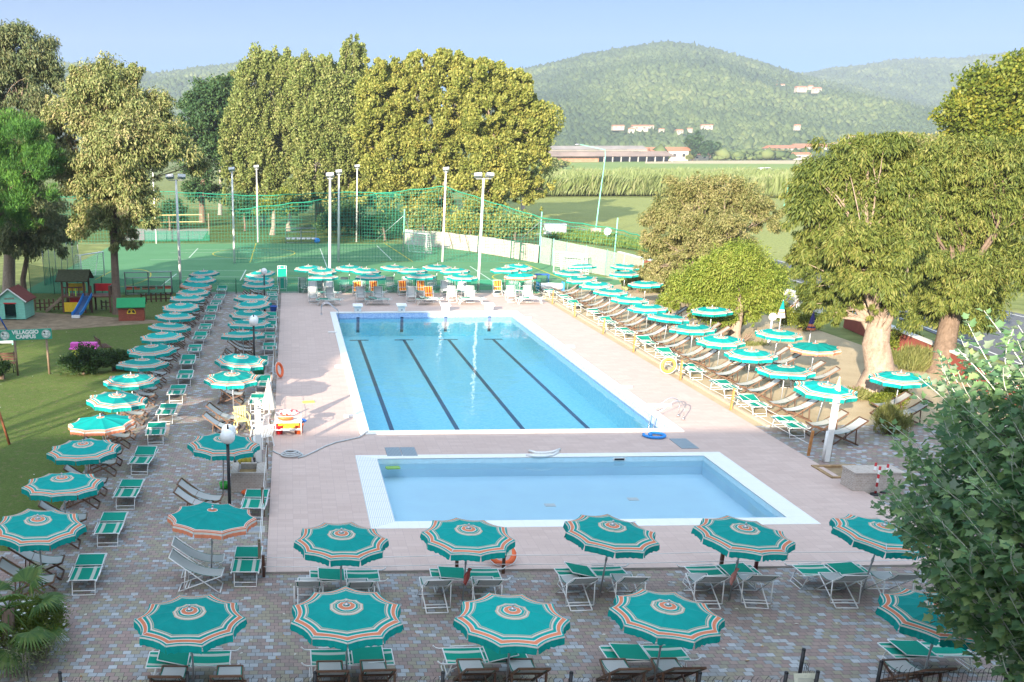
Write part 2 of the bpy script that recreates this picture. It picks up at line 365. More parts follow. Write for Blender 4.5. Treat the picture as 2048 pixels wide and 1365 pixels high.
# ================================================================ umbrellas, loungers, deck chairs
GRN=(.004,.30,.275); ORA=(.62,.21,.115); WHT=(.66,.64,.58); TAN=(.50,.39,.29)
M_UG=objvar('green_canvas',GRN,.75,.15,.24,trans=.22); M_UO=objvar('orange_canvas',ORA,.75,.15,.2,trans=.15)
M_UW=objvar('cream_canvas',WHT,.75,.15,.06,trans=.15); M_UT=objvar('tan_canvas',TAN,.75,.15,.06,trans=.15)
M_ALU=simple('brushed_aluminium',(.50,.51,.53),.38,.5,.7,.08)
M_WHITE=simple('white_metal',(.74,.74,.73),.35,.4,var=.05,wear=None)
M_PLAST=simple('white_plastic',(.76,.76,.74),.4,.4,var=.05)
M_WOOD=NT('dark_wood')
def wood(name,a,b,sc_=1.0):
    t=NT(name); p=t.pos('Object'); m=t.n('ShaderNodeMapping'); t.l(p,m.inputs[0]); m.inputs['Scale'].default_value=(14*sc_,2.5*sc_,14*sc_)
    n=t.noise(m.outputs[0],2.2,5,.65,1.2); r=t.objrand()
    c=t.ramp(t.math('ADD',t.math('MULTIPLY',n,.75),t.math('MULTIPLY',r,.3)),[(.3,a),(.75,b)])
    return t.done(t.bsdf(c,.55,.25,bump=n,bstr=.15,bdist=.004))
M_WOOD=wood('stained_wood',(.085,.045,.03),(.21,.125,.08))
M_OLDW=wood('weathered_timber',(.16,.11,.075),(.31,.23,.16))
M_DARKW=wood('dark_playground_timber',(.075,.035,.022),(.15,.075,.05))
BANDS=[(.03,0),(.045,2),(.062,0),(.076,2),(.15,1),(.168,2),(.208,0),(.225,3),(.24,0),(.262,3),(.275,2),(.305,3),(.72,0),(.733,3),(.748,0),(.762,3),(.775,2),(.79,3),(.85,0),(.868,2),(.945,1),(.962,2),(1.0,0)]
BANDP=[(.03,0),(.045,2),(.11,1),(.125,2),(.93,0),(.948,2),(.985,1),(1.0,2)]
NR=10; UR=1.09; UH=.20; UZ=1.72
def canopy_mesh(bands, valband, seed):
    rnd=random.Random(seed); b=MB(); SEG=6; sag=[rnd.uniform(.018,.055) for _ in range(NR)]; dr=[rnd.gauss(0,.014) for _ in range(NR)]
    # finer rings so that the dome is round
    rs=[]; last=0.0
    for r,m in bands:
        n=max(1,int((r-last)/.12)); 
        for k in range(n): rs.append((last+(r-last)*(k+1)/n,m))
        last=r
    def P(a,t,r,dz=0):
        """a rib index, t in 0..1 along the panel, r 0..1"""
        a0=2*math.pi*a/NR; a1=2*math.pi*(a+1)/NR
        dip=1-.075*(1-(2*t-1)**2)*r*r
        p0=Vector((math.cos(a0),math.sin(a0),0)); p1=Vector((math.cos(a1),math.sin(a1),0))
        q=p0.lerp(p1,t)*r*UR*dip
        z=UZ+UH*(1-(.72*r+.28*r*r)) - sag[a%NR]*(1-(2*t-1)**2)*r*(1.25-r) + (dr[a%NR]*(1-t)+dr[(a+1)%NR]*t)*r*r
        return Vector((q.x,q.y,z+dz))
    for a in range(NR):
        prev=[P(a,t/SEG,0.0) for t in range(SEG+1)]
        for r,m in rs:
            cur=[P(a,t/SEG,r) for t in range(SEG+1)]
            for t in range(SEG): b.quad(prev[t],cur[t],cur[t+1],prev[t+1],m)
            prev=cur
    can=b
    v=MB(); n=10
    for a in range(NR):
        outw=None; rows=[]
        for lv,(dz,ex) in enumerate(((-.0,.0),(-.03,.012),(-.08,.02),(-.125,.03),(-.165,.034))):
            row=[]
            for t in range(n+1):
                u=.035+.93*t/n; p=P(a,t/n,1.0)
                q=P(a,u,1.0); k=lv/4
                pp=p.lerp(q,k); d=Vector((pp.x,pp.y,0)).normalized()
                wav=.012*math.sin(t*2.3+a*1.7+seed)*k
                zz=dz+(.012*math.sin(t*3.1+a)*k if lv==4 else 0)
                row.append(pp+d*(ex+wav)+Vector((0,0,zz)))
            rows.append(row)
        for lv in range(4):
            for t in range(n): v.quad(rows[lv][t],rows[lv+1][t],rows[lv+1][t+1],rows[lv][t+1],valband[lv])
    return can,v
def make_umbrella(plain=False, seed=0):
    root=empty('umbrella'); KIDS[root.name]=[]
    c,v=canopy_mesh(BANDP if plain else BANDS,(1,2,1,1) if plain else (2,0,0,0),seed)
    mats=[M_UG,M_UO,M_UW,M_UT]
    c.build('canopy',mats,root); v.build('valance',mats,root)
    p=MB(); p.tube([(0,0,-.02),(0,0,1.90)],.021,8); p.tube([(0,0,.98),(0,0,1.06)],.03,8); p.build('pole',M_ALU,root,True)
    f=MB(); f.lathe([(.001,.0),(.05,.0),(.045,.02),(.02,.03),(.02,.07),(.026,.085),(.018,.105),(.001,.11)],10,0,(0,0,UZ+UH)); f.build('finial',M_ALU,root,True)
    rb=MB()
    for a in range(NR):
        an=2*math.pi*a/NR; d=Vector((math.cos(an),math.sin(an),0))
        rb.beam(Vector((0,0,UZ+UH-.03)),d*UR*.99+Vector((0,0,UZ-.012)),.012); rb.beam(Vector((0,0,1.45)),d*.55+Vector((0,0,UZ+UH*.48-.03)),.01)
    rb.build('rib_frame',M_ALU,root)
    return root
U_STR=[make_umbrella(False,i) for i in range(5)]; U_PLAIN=make_umbrella(True,5)
USED=set()
def place(proto, loc, rz, label, group=None, tilt=None, s=None):
    if proto.name in USED: o=copy_tree(proto)
    else: USED.add(proto.name); o=proto
    o.location=loc; o.rotation_euler=(tilt[0] if tilt else 0, tilt[1] if tilt else 0, rz)
    if s: o.scale=(s,s,s)
    o['label']=label
    if group: o['group']=group
    elif 'group' in o.keys(): del o['group']
    return o
for u in U_STR+[U_PLAIN]: u['category']='umbrella'
def umb(px,py,label,group,plain=False,zb=0.0,tx=None,ty=None):
    g=G(px,py,2.03+zb); rz=random.uniform(0,6.28)
    tx=random.gauss(.025,.035) if tx is None else tx; ty=random.gauss(0,.035) if ty is None else ty
    p=U_PLAIN if plain else random.choice(U_STR)
    M=Matrix.Rotation(ty,4,'Y')@Matrix.Rotation(tx,4,'X')
    off=M@Vector((0,0,2.03))
    loc=Vector((g.x-off.x,g.y-off.y,zb))
    # rotation order: spin about own pole first, then the lean
    E=(M@Matrix.Rotation(rz,4,'Z')).to_euler()
    o=place(p,loc,0,label,group); o.rotation_euler=E; k=random.uniform(.975,1.025); o.scale=(k,k,1)
    return o
# ---- green sun lounger, long axis Y, foot end (seen legs) at -Y
M_BED=objvar('green_sling',(.006,.25,.175),.8,.1,.12,trans=.08); M_STRIPE=objvar('pale_stripe',(.42,.46,.40),.8,.1,.08)
def make_lounger(S1=(.70,.455)):
    r=empty('sun_lounger'); KIDS[r.name]=[]; r['category']='lounger'
    f=MB()
    for s in (-1,1):
        f.tube([(s*.335,-.98,.455),(s*.335,-.93,.40),(s*.335,-.86,.385),(s*.335,.9,.385)],.017,6)
        f.tube([(s*.365,-.62,.415),(s*.365,-.05,.43)],.014,6)
    for y in (-.78,0.0,.9): f.tube([(-.335,y,.385),(.335,y,.385)],.014,6)
    f.build('frame',M_WHITE,r,True)
    for sy in (-1,1):
        l=MB(); y0,y1=sy*.66,sy*.80
        l.tube([(-.28,y0,.38),(-.275,y1,.0),(.275,y1,.0),(.28,y0,.38)],.015,6); l.tube([(-.277,sy*.765,.10),(.277,sy*.765,.10)],.012,6)
        l.tube([(-.275,sy*.73,.19),(-.275,sy*.42,.37)],.009,5); l.tube([(.275,sy*.73,.19),(.275,sy*.42,.37)],.009,5)
        l.build('leg',M_WHITE,r,True)
    bd=MB(); xs=[-.325,-.235,-.145,.145,.235,.325]; ys=[-.78+i*(1.68)/14 for i in range(15)]
    zz=lambda x,y: .392-.035*(1-(x/.33)**2)*(1-((abs(y-(.45 if y>0 else -.39)))/.45)**2)
    for j in range(14):
        for i in range(5):
            q=[(xs[i],ys[j]),(xs[i+1],ys[j]),(xs[i+1],ys[j+1]),(xs[i],ys[j+1])]
            bd.quad(*[(x,y,zz(x,y)) for x,y in q],m=1 if i in (1,3) else 0)
    bd.build('bed_fabric',[M_BED,M_STRIPE],r,True)
    s=MB(); n=8; S0=(.06,.425)
    for k in range(n):
        a,b_=k/n,(k+1)/n
        def P(t,x): return (x,S0[0]+(S1[0]-S0[0])*t,S0[1]+(S1[1]-S0[1])*t-.03*math.sin(math.pi*t)*(1-(x/.34)**2))
        for x0,x1 in ((-.33,-.11),(-.11,.11),(.11,.33)): s.quad(P(a,x0),P(a,x1),P(b_,x1),P(b_,x0))
    sh=s.build('sunshade',M_BED,r,True)
    q=MB()
    for sx in (-1,1): q.tube([(sx*.338,S0[0]-.02,S0[1]-.02),(sx*.338,S1[0],S1[1]+.005)],.012,6)
    q.tube([(-.338,S1[0],S1[1]+.005),(.338,S1[0],S1[1]+.005)],.012,6); q.tube([(-.338,S0[0],S0[1]),(.338,S0[0],S0[1])],.012,6)
    q.build('shade_frame',M_WHITE,sh,True)
    return r
LNG=make_lounger(); LNG2=make_lounger((.66,.56))
def lounger(x,y,rz,label,group,z=0.0): return place(random.choice((LNG,LNG,LNG2)),(x,y,z),rz,label,group)
# ---- deck chairs, facing +X
M_SLG=objvar('grey_sling',(.45,.46,.45),.85,.1,.07,trans=.1); M_EDGE=objvar('green_edging',(.01,.16,.12),.8,.1)
def stripes_mat():
    t=NT('orange_striped_sling'); p=t.pos('Object'); x,y,z=t.xyz(p)
    f=t.math('FRACT',t.math('MULTIPLY',t.math('ADD',y,.27),5.6))
    c=t.ramp(f,[(0,(.45,.06,.02)),(.22,(.75,.24,.03)),(.42,(.8,.5,.12)),(.60,(.75,.24,.03)),(.80,(.33,.05,.02))],True)
    return t.done(t.bsdf(c,.85,.1))
M_SLO=stripes_mat()
def make_chair(kind, back=1.0):
    """kind: wood or white frame; back raises the backrest"""
    fm=M_WOOD if kind=='wood' else M_WHITE; w=.30; k=.021 if kind=='wood' else .015
    sl=M_SLO if kind=='orange' else M_SLG
    A=Vector((-.66,0,.93)); Bf=Vector((.55,0,.015)); C=Vector((.60,0,.45)); D=Vector((-.47,0,.015))
    if back>1: A=Vector((-.42,0,1.04)); D=Vector((-.40,0,.015)); C=Vector((.48,0,.43)); Bf=Vector((.42,0,.015))
    r=empty('deck_chair'); KIDS[r.name]=[]; r['category']='deck chair'
    def rail(m,p,q,y):
        p=p+Vector((0,y,0));q=q+Vector((0,y,0))
        if kind=='wood': m.beam(p,q,k*1.3,k*2.2)
        else: m.tube([p,q],k,6)
    def bar(m,p,yy):
        if kind=='wood': m.beam(p+Vector((0,-yy,0)),p+Vector((0,yy,0)),k*1.7,k*1.9)
        else: m.tube([p+Vector((0,-yy,0)),p+Vector((0,yy,0))],k,6)
    m=MB(); [rail(m,A,Bf,s*w) for s in(-1,1)]; bar(m,A,w); bar(m,Bf,w); bar(m,A.lerp(Bf,.42),w); m.build('back_frame',fm,r,kind!='wood')
    m=MB(); wi=w-.045; [rail(m,C,D,s*wi) for s in(-1,1)]; bar(m,C,wi); bar(m,D,wi); bar(m,C.lerp(D,.78),wi); m.build('seat_frame',fm,r,kind!='wood')
    m=MB(); wo=w+.035; p=A.lerp(Bf,.33); q=C.lerp(D,.86); [rail(m,p,q,s*wo) for s in(-1,1)]; bar(m,q,wo); m.build('prop',fm,r,kind!='wood')
    s=MB(); n=14; pts=[]
    B1=(A+C)/2+Vector((-.02,0,-.34 if back<=1 else -.56)); 
    for i in range(n+1):
        t=i/n; pts.append(A*(1-t)**2+B1*2*t*(1-t)+C*t*t)
    ys=[-w+.03,-w+.055,-.1,.1,w-.055,w-.03]
    for i in range(n):
        for j in range(5):
            a0,a1=ys[j]*(1-.12*i/n),ys[j+1]*(1-.12*i/n); b0,b1=ys[j]*(1-.12*(i+1)/n),ys[j+1]*(1-.12*(i+1)/n)
            s.quad((pts[i].x,a0,pts[i].z),(pts[i].x,a1,pts[i].z),(pts[i+1].x,b1,pts[i+1].z),(pts[i+1].x,b0,pts[i+1].z),1 if j in(0,4) else 0)
    s.build('sling',[sl,M_EDGE if kind!='orange' else sl],r,True)
    return r
CH_W=make_chair('wood'); CH_M=make_chair('white'); CH_U=make_chair('white',1.2); CH_O=make_chair('orange',1.2)
def chair(p,x,y,rz,label,group,z=0.0): return place(p,(x+random.gauss(0,.03),y+random.gauss(0,.03),z),rz+random.gauss(0,.045),label,group)
ZD=.06
# ---- outer left row, beside the lawn (first = nearest the camera)
L_OUT=[(75,1028),(123,946),(165,879),(200,827),(234,782),(261,744),(284,712),(302,685),(323,660),(339,641),(350,621),(361,603),(374.5,586),(385.5,574),(392,561),(400,550),(407,538)]
PL=[3,14]
for i,(x,y) in enumerate(L_OUT):
    g=G(x,y,2.03); o=ORD[i]; pl=i in PL
    umb(x,y,('plain orange-rimmed green umbrella, '+o+' from the front in the lawn row') if pl else (o+' striped green umbrella from the front in the row along the lawn'),'umbrellas in the row along the lawn',pl)
    for j,(dy,nm) in enumerate(((-.28,'nearer'),(.88,'farther'))):
        chair(CH_W,-6.42,g.y+dy,0.06,nm+' dark wood deck chair under the '+o+' umbrella of the lawn row','dark deck chairs along the lawn')
LL=[(166,1190.6),(215,1094),(252,1019),(282,950),(308,890.5),(331,848.6),(351.6,807),(368,774),(373.5,744),(387.6,717.6),(398,692.7),(409,672),(417.5,653),(422,636),(431,621),(438,608),(443,592)]
for i,(x,y) in enumerate(LL):
    g=G(x,y); lounger(g.x,g.y+.8,random.gauss(0,.03),'green white-framed lounger, '+ORD[i]+' from the front in the paved aisle beside the lawn row','loungers in the aisle beside the lawn row')
# ---- inner left row, beside the deck
L_IN=[(425,1010),(448,868),(463.6,740),(482,706),(485.6,656),(498,634),(499,617),(504,598),(504,585),(516,559),(518,550),(520,538)]
for i,(x,y) in enumerate(L_IN):
    g=G(x,y,2.03); o=ORD[i]; pl=(i==0)
    umb(x,y,'plain green umbrella with orange rim at the front of the row beside the deck' if pl else o+' umbrella from the front in the row beside the pink deck','umbrellas in the row beside the deck',pl,ty=.05 if pl else None)
    for j,(dy,nm) in enumerate(((-.15,'nearer'),(.75,'farther'))):
        if i==0: chair(CH_M,-2.38,g.y-.42+j*.8,-.08,nm+' white metal deck chair under the plain green front umbrella by the deck','white metal deck chairs on the paving')
        elif i==1: chair(CH_W,-2.72,g.y-2.05+j*.7,-.1,nm+' dark deck chair in front of the black double lamp post','dark deck chairs beside the deck row')
        elif i==2: chair(CH_W,-2.62,g.y-2.7+j*1.5,-.12,nm+' dark wood deck chair under the '+o+' umbrella of the deck row','dark deck chairs beside the deck row')
        else: chair(CH_W,-2.62,g.y+dy-.5,-.06,nm+' dark wood deck chair under the '+o+' umbrella of the deck row','dark deck chairs beside the deck row')
LI=[(493,1173.6),(510,1042),(516,827),(525,790),(521,747),(539,714),(539,690.5),(540.6,669),(543,650),(546.6,612),(544,602),(548,590)]
for i,(x,y) in enumerate(LI):
    g=G(x,y); lounger(g.x,g.y+.8,random.gauss(0,.03),'green lounger, '+ORD[i]+' from the front in the line at the left edge of the deck','loungers at the left edge of the deck')
# ---- rows at the far end of the pool, facing the camera
BK=[[(646,545),(741.6,544.5),(841,543),(926,545),(1040.5,543)],[(643.5,533),(733,533),(825,533),(910,533),(1011,531)],[(616.5,528),(699,527.5),(790,527),(875,526),(1037.6,525.5)]]
RN=['front','middle','rear']; OC=[[(0,0),(0,0),(0,1),(0,0),(0,0)],[(0,0),(1,1),(1,1),(0,0),(1,0)],[(0,0)]*5]
PN=['leftmost','second from left','middle','fourth from left','rightmost']
for r in range(3):
    for i,(x,y) in enumerate(BK[r]):
        pl=(r==0 and i==4); g=G(x,y,2.03); zz=ZD if g.y<75.3 else 0
        umb(x,y,('plain orange-rimmed umbrella, ' if pl else 'striped umbrella, ')+PN[i]+' of the '+RN[r]+' row beyond the far end of the pool','umbrellas beyond the pool',pl,zb=zz)
        yb=(70.1,73.2,76.05)[r]; yl=(68.95,72.35,75.25)[r]
        for j,dx in enumerate((-.62,.62)):
            if r==1 and i==4 and j==1: continue
            p=CH_O if OC[r][i][j] else CH_U
            chair(p,g.x+dx+(-.15 if r<2 else .2),yb,-math.pi/2,('left','right')[j]+(' orange-striped' if OC[r][i][j] else ' pale grey')+' reclining chair under the '+PN[i]+' '+RN[r]+'-row umbrella beyond the pool','reclining chairs beyond the pool',ZD if yb<75.3 else 0)
        lounger(g.x+.35,yl,math.pi/2+(math.pi if False else 0),'lounger set crosswise by the '+PN[i]+' '+RN[r]+'-row umbrella beyond the far pool end','crosswise loungers beyond the pool',ZD)
# ---- right rows on the sand
R1=[(1656.6,761.6),(1573,724.6),(1504,694),(1442.6,667.5),(1387,644),(1338.6,622.7),(1297,604.3),(1261,588.5),(1222.5,573),(1193,560.3),(1164,549),(1140,537),(1164.6,524)]
for i,(x,y) in enumerate(R1):
    g=G(x,y,2.03); o=ORD[i]
    umb(x,y,o+' striped umbrella from the front in the row at the right of the pool','umbrellas at the right of the pool')
    if i<12:
        for j,(dy,nm) in enumerate(((-1.45,'nearer'),(-.25,'farther'))):
            chair(CH_W,19.95,g.y+dy,math.pi-.05,nm+' brown wood deck chair under the '+o+' umbrella right of the pool','wood deck chairs right of the pool')
for i,(x,y) in enumerate([(1596,877),(1519,833),(1462,796),(1393,760),(1342,728.5),(1300.5,702.7),(1258,681),(1221,660),(1196.5,639.7),(1154,623.6),(1135,609),(1105.7,597)]):
    g=G(x,y); lounger(g.x,g.y+.8,random.gauss(0,.03),'green lounger, '+ORD[i]+' from the front in the line at the right edge of the deck','loungers at the right edge of the deck')
R2=[(1803,739.6),(1631.6,681),(1560,654.6),(1425,610),(1357.6,581),(1291.7,557.6),(1250.7,538),(1252.5,524.6)]
LB2=['striped umbrella right of the big forked tree trunk','plain green umbrella with orange rim left of the big forked trunk','striped umbrella second from the front in the rear row on the sand','striped umbrella in front of the leaning feathery tree trunk','striped umbrella under the feathery tree crown','striped umbrella beside the prickly pear','striped umbrella half hidden behind the prickly pear','striped umbrella at the far right in front of the red wall']
for i,(x,y) in enumerate(R2):
    umb(x,y,LB2[i],None,i==1); g=G(x,y,2.03)
    if i<5:
        nb=['right of the big forked trunk','under the plain umbrella in the rear right row','second from the front in the rear right row','before the leaning feathery tree trunk','under the feathery tree crown'][i]
        for j,(dy,nm) in enumerate(((-.55,'nearer'),(.75,'farther'))):
            chair(CH_W,g.x+.2,g.y+dy,math.pi-.12,nm+' deck chair '+nb,'deck chairs of the rear right row')
        if i in(1,2,4): lounger(g.x-1.35,g.y+.3,0.05,'green lounger '+nb,'loungers of the rear right row')
# closed umbrellas
def make_closed(mats, bands, h=2.2, r=.2, top=True, L=.95):
    root=empty('closed_umbrella'); KIDS[root.name]=[]; root['category']='closed umbrella'
    b=MB(); n=20
    for bi in range(len(bands)-1):
        z0,z1=bands[bi][0],bands[bi+1][0]
        for s in range(3):
            za,zb=z0+(z1-z0)*s/3,z0+(z1-z0)*(s+1)/3
            def rr(z,a): 
                t=max(0,(h-.08-z)/L); return (r*t**.8+.02)*(1+.22*math.cos(a*8)*t)
            ring=lambda z:[(rr(z,2*math.pi*k/n)*math.cos(2*math.pi*k/n),rr(z,2*math.pi*k/n)*math.sin(2*math.pi*k/n),z) for k in range(n)]
            A,B=ring(za),ring(zb)
            for k in range(n): b.quad(B[k],B[(k+1)%n],A[(k+1)%n],A[k],bands[bi][1])
    b.build('folded_canopy',mats,root,True)
    p=MB(); p.tube([(0,0,0),(0,0,h)],.022,8); p.build('pole',M_WHITE,root,True)
    return root
h=2.25
M_NAVY=objvar('navy_canvas',(.05,.045,.16),.8,.1); M_YEL=objvar('pale_yellow_canvas',(.70,.62,.32),.8,.1); M_PINK=objvar('pale_pink_canvas',(.70,.56,.50),.8,.1)
u=make_closed([M_UG,M_UO,M_UW],[(h-.08,0),(h-.5,0),(h-.58,2),(h-.68,1),(h-.76,2),(h-.85,1),(h-.9,2),(h-1.03,0)]); g=G(1567,600,2.2); place(u,(g.x,g.y,0),0,'closed green striped umbrella in front of the low white wall')
u=make_closed([M_NAVY,M_UO,M_UW],[(h-.08,0),(h-.65,0),(h-.72,1),(h-.85,0),(h-.92,1),(h-1.03,0)]); g=G(1628,622,2.2); place(u,(g.x,g.y,0),0,'closed navy umbrella beside the yellow-green bush')
u=make_closed([M_UW,M_PINK],[(h-.08,1),(h-.5,0),(h-1.2,0)],L=1.2,r=.25); g=G(537,757,2.2); place(u,(g.x,g.y,0),0,'closed white parasol between the deck edge and the lamp post')
u=make_closed([M_YEL],[(h-.02,0),(h-.6,0),(h-1.0,0)],h=2.25,r=.16); g=G(1679,757,2.2); place(u,(g.x,g.y,0),0,'closed pale yellow umbrella behind the white shower column')
for j,(px,py) in enumerate([(1560,628),(1582,628)]):
    g=G(px,py); chair(CH_O,g.x,g.y,math.pi-.3,('left','right')[j]+' orange-striped deck chair below the closed green umbrella','striped deck chairs by the closed umbrella')
# ---- bottom rows on the paving
B2=[(683,1056),(938,1047),(1227,1040),(1493,1045),(1772,1041)]
TL=[(0,.0),(.0,.02),(0,.06),(0,.05),(.0,.10)]
for i,(x,y) in enumerate(B2):
    g=G(x,y,2.03)
    umb(x,y,'striped umbrella, '+PN[i]+' of the row along the near edge of the pink deck','umbrellas along the near deck edge',tx=.05,ty=TL[i][1])
    lounger([1.3,4.26,7.37,10.5,13.2][i],22.42,(math.pi/2 if i<3 else -math.pi/2)+random.gauss(0,.02),'crosswise green lounger under the '+PN[i]+' umbrella at the near deck edge','crosswise loungers at the near deck edge')
    for j,dx in enumerate((-.72,.48)):
        chair(CH_M,g.x+dx-.05,21.55,math.pi/2-.03,('left','right')[j]+' white deck chair below the '+PN[i]+' umbrella at the near deck edge','white deck chairs near the deck edge')
B1=[(378,1209),(693,1199),(1026,1208),(1338,1199),(1890,1200)]
for i,(x,y) in enumerate(B1):
    lab=('striped umbrella, '+PN[i]+' in the foremost row on the paving') if i<4 else 'striped umbrella half hidden by the leafy tree at lower right'
    umb(x,y,lab,'umbrellas of the foremost row',tx=.045,ty=[-.01,-.01,.0,.03,.03][i]); g=G(x,y,2.03)
    lounger([-2.1,1.12,3.87,7.28,13.15][i],18.3,(math.pi/2 if i in(0,3,4) else -math.pi/2)+random.gauss(0,.02),'crosswise green lounger under the '+PN[i]+' umbrella of the foremost row','crosswise loungers of the foremost row')
BCH=[(335,1352),(452,1352),(662,1340),(758,1340),(965,1338),(1070,1338),(1270,1336),(1372,1335),(1870,1335)]
for i,(x,y) in enumerate(BCH):
    g=G(x,y,.93); chair(CH_W,g.x,g.y+.62,math.pi/2,('left','right')[i%2]+' dark wood deck chair under the '+PN[i//2]+' umbrella of the foremost row' if i<8 else 'dark wood deck chair behind the leafy tree at lower right','dark deck chairs of the foremost row')
# ================================================================ things round the pool
def T(name,label,cat,loc=(0,0,0),rz=0,group=None):
    o=empty(name,loc,rz,label,cat,group); KIDS[o.name]=[]; return o
def one(mb,name,mats,label,cat,loc=(0,0,0),rz=0,smooth=False,group=None,bevel=0):
    o=mb.build(name,mats,None,smooth,bevel); o.location=loc; o.rotation_euler=(0,0,rz); return tag(o,label,cat,group)
def xy(px,py,z=0): g=G(px,py,z); return g.x,g.y
def arc(c,r,a0,a1,n,ax='xz'):
    out=[]
    for i in range(n+1):
        a=a0+(a1-a0)*i/n; u,w=r*math.cos(a),r*math.sin(a)
        out.append((c[0]+u,c[1],c[2]+w) if ax=='xz' else ((c[0],c[1]+u,c[2]+w) if ax=='yz' else (c[0]+u,c[1]+w,c[2])))
    return out
M_STEEL=simple('polished_steel',(.62,.63,.65),.22,.5,.9,.04)
M_BLACK=simple('black_paint',(.018,.019,.022),.45,.4,var=.2)
M_GALV=simple('galvanised_steel',(.36,.38,.41),.45,.5,.6,.1)
M_CONC=simple('concrete',(.42,.40,.37),.9,.1,var=.15,scale=3)
M_ORANGE=simple('orange_plastic',(.72,.13,.035),.45,.3,var=.1)
M_RED=simple('red_plastic',(.55,.02,.025),.4,.35,var=.1)
M_YELL=simple('yellow_plastic',(.75,.50,.03),.4,.35,var=.1)
M_BLUE=simple('blue_plastic',(.02,.10,.42),.4,.35,var=.1)
M_LBLUE=simple('light_blue_foam',(.05,.28,.72),.6,.2,var=.08)
M_LIME=simple('lime_foam',(.42,.68,.10),.6,.2,var=.08)
M_TURQ=simple('turquoise_paint',(.20,.56,.43),.55,.3,var=.08)
# starting blocks
for i in range(4):
    xc=PI_[0]+lw*(i+.5); y0=PI_[3]+.42
    r=T('starting_block','white starting block, '+['leftmost','second from left','third from left','rightmost'][i]+' of four at the far pool end','starting block',(xc,y0,.10),group='starting blocks')
    b=MB(); b.prism([(-.22,-.28),(.22,-.28),(.22,.22),(-.22,.22)],0,.36); b.box((0,-.283,.14),(.10,.012,.10),m=1); b.build('pedestal',[M_PLAST,M_GALV],r,bevel=.02)
    b=MB(); M_=Matrix.Rotation(R(7),3,'X'); b.box((0,-.04,.42),(.66,.66,.07),M=M_); b.build('platform',M_PLAST,r,bevel=.02)
# ladders
def ladder(loc,rz,label):
    r=T('pool_ladder',label,'pool ladder',loc,rz)
    for s in (-.26,.26):
        b=MB(); pts=[(.95,s,0),(.95,s,.35)]+[(p[0],s,p[2]) for p in arc((.62,0,.40),.33,.0,math.pi*.75,8)]+[(-.12,s,.22),(-.20,s,-.35),(-.20,s,-1.25)]
        b.tube(pts,.023,8); b.lathe([(.0,.0),(.07,0),(.06,.03),(.02,.035)],10,0,(.95,s,0)); b.build('handrail',M_STEEL,r,True)
    for z in (-.45,-.75,-1.05):
        b=MB(); b.box((-.20,0,z),(.09,.50,.03)); b.build('step',M_STEEL,r)
ladder((PI_[1]+.02,PI_[2]+1.55,.1),0,'steel pool ladder at the near right corner of the big pool')
ladder((PI_[0]-.02,PI_[3]-.5,.1),math.pi,'steel pool ladder at the far left corner of the big pool')
# anchor bars beside the pool
for i,(px,py,w,side) in enumerate([(665,667,.5,'left'),(681,735,.55,'left'),(703,835,.6,'left'),(1054,637,.5,'right'),(1138,695,.6,'right'),(1249,776,.65,'right'),(1317,813,1.05,'right')]):
    x,y=xy(px,py,ZD); b=MB(); b.box((0,0,.05),(w,.14,.10)); b.box((0,0,.104),(w*.7,.05,.012))
    nm=['far','middle','near','farthest','second farthest','second nearest','nearest and longest'][i]
    one(b,'lane_anchor',M_PLAST,nm+' white lane anchor bar on the deck at the '+side+' of the pool','anchor bar',(x,y,ZD),group='lane anchor bars',bevel=.02)
# grates
def grate_mat():
    t=NT('grey_grating'); p=t.wpos(); x,y,z=t.xyz(p); f=t.math('FRACT',t.math('DIVIDE',x,.05)); g=t.math('FRACT',t.math('DIVIDE',y,.05))
    k=t.math('MAXIMUM',t.math('LESS_THAN',f,.35),t.math('LESS_THAN',g,.35)); return t.done(t.bsdf(t.mix(k,(.10,.14,.17),(.28,.34,.38)),.5,.4))
M_GRT=grate_mat()
a=G(768,896,ZD); c=G(837,913,ZD)
r=T('floor_grate','wide grey floor grate between the two pools','floor grate',((a.x+c.x)/2,(a.y+c.y)/2,ZD))
W_=(c.x-a.x)*.98; H_=a.y-c.y
for s in(-1,1):
    b=MB(); b.box((s*W_/4,0,.008),(W_/2-.02,H_,.016)); b.build('grating',M_GRT,r)
a=G(1350,879,ZD); c=G(1386,897,ZD); b=MB(); b.box((0,0,.008),(.62,a.y-c.y+.1,.016))
one(b,'drain_grate',M_GRT,'narrow grey drain grate at the right between the pools','floor grate',((a.x+c.x)/2,(a.y+c.y)/2,ZD))
x,y=xy(508,1060); b=MB(); b.box((0,0,.008),(.62,.5,.016)); b.box((0,0,.018),(.5,.38,.006),m=1)
one(b,'manhole_cover',[M_CONC,M_GALV],'pale square manhole cover in the block paving','manhole cover',(x,y,0))
x,y=xy(1247,925,0); b=MB(); b.box((0,0,0),(.42,.05,.1)); b.box((0,-.03,.0),(.34,.02,.06),m=1)
one(b,'pool_skimmer',[M_PLAST,M_BLACK],'dark skimmer opening in the far wall of the small pool','skimmer',(x,SI_[3]-.012,-.03))
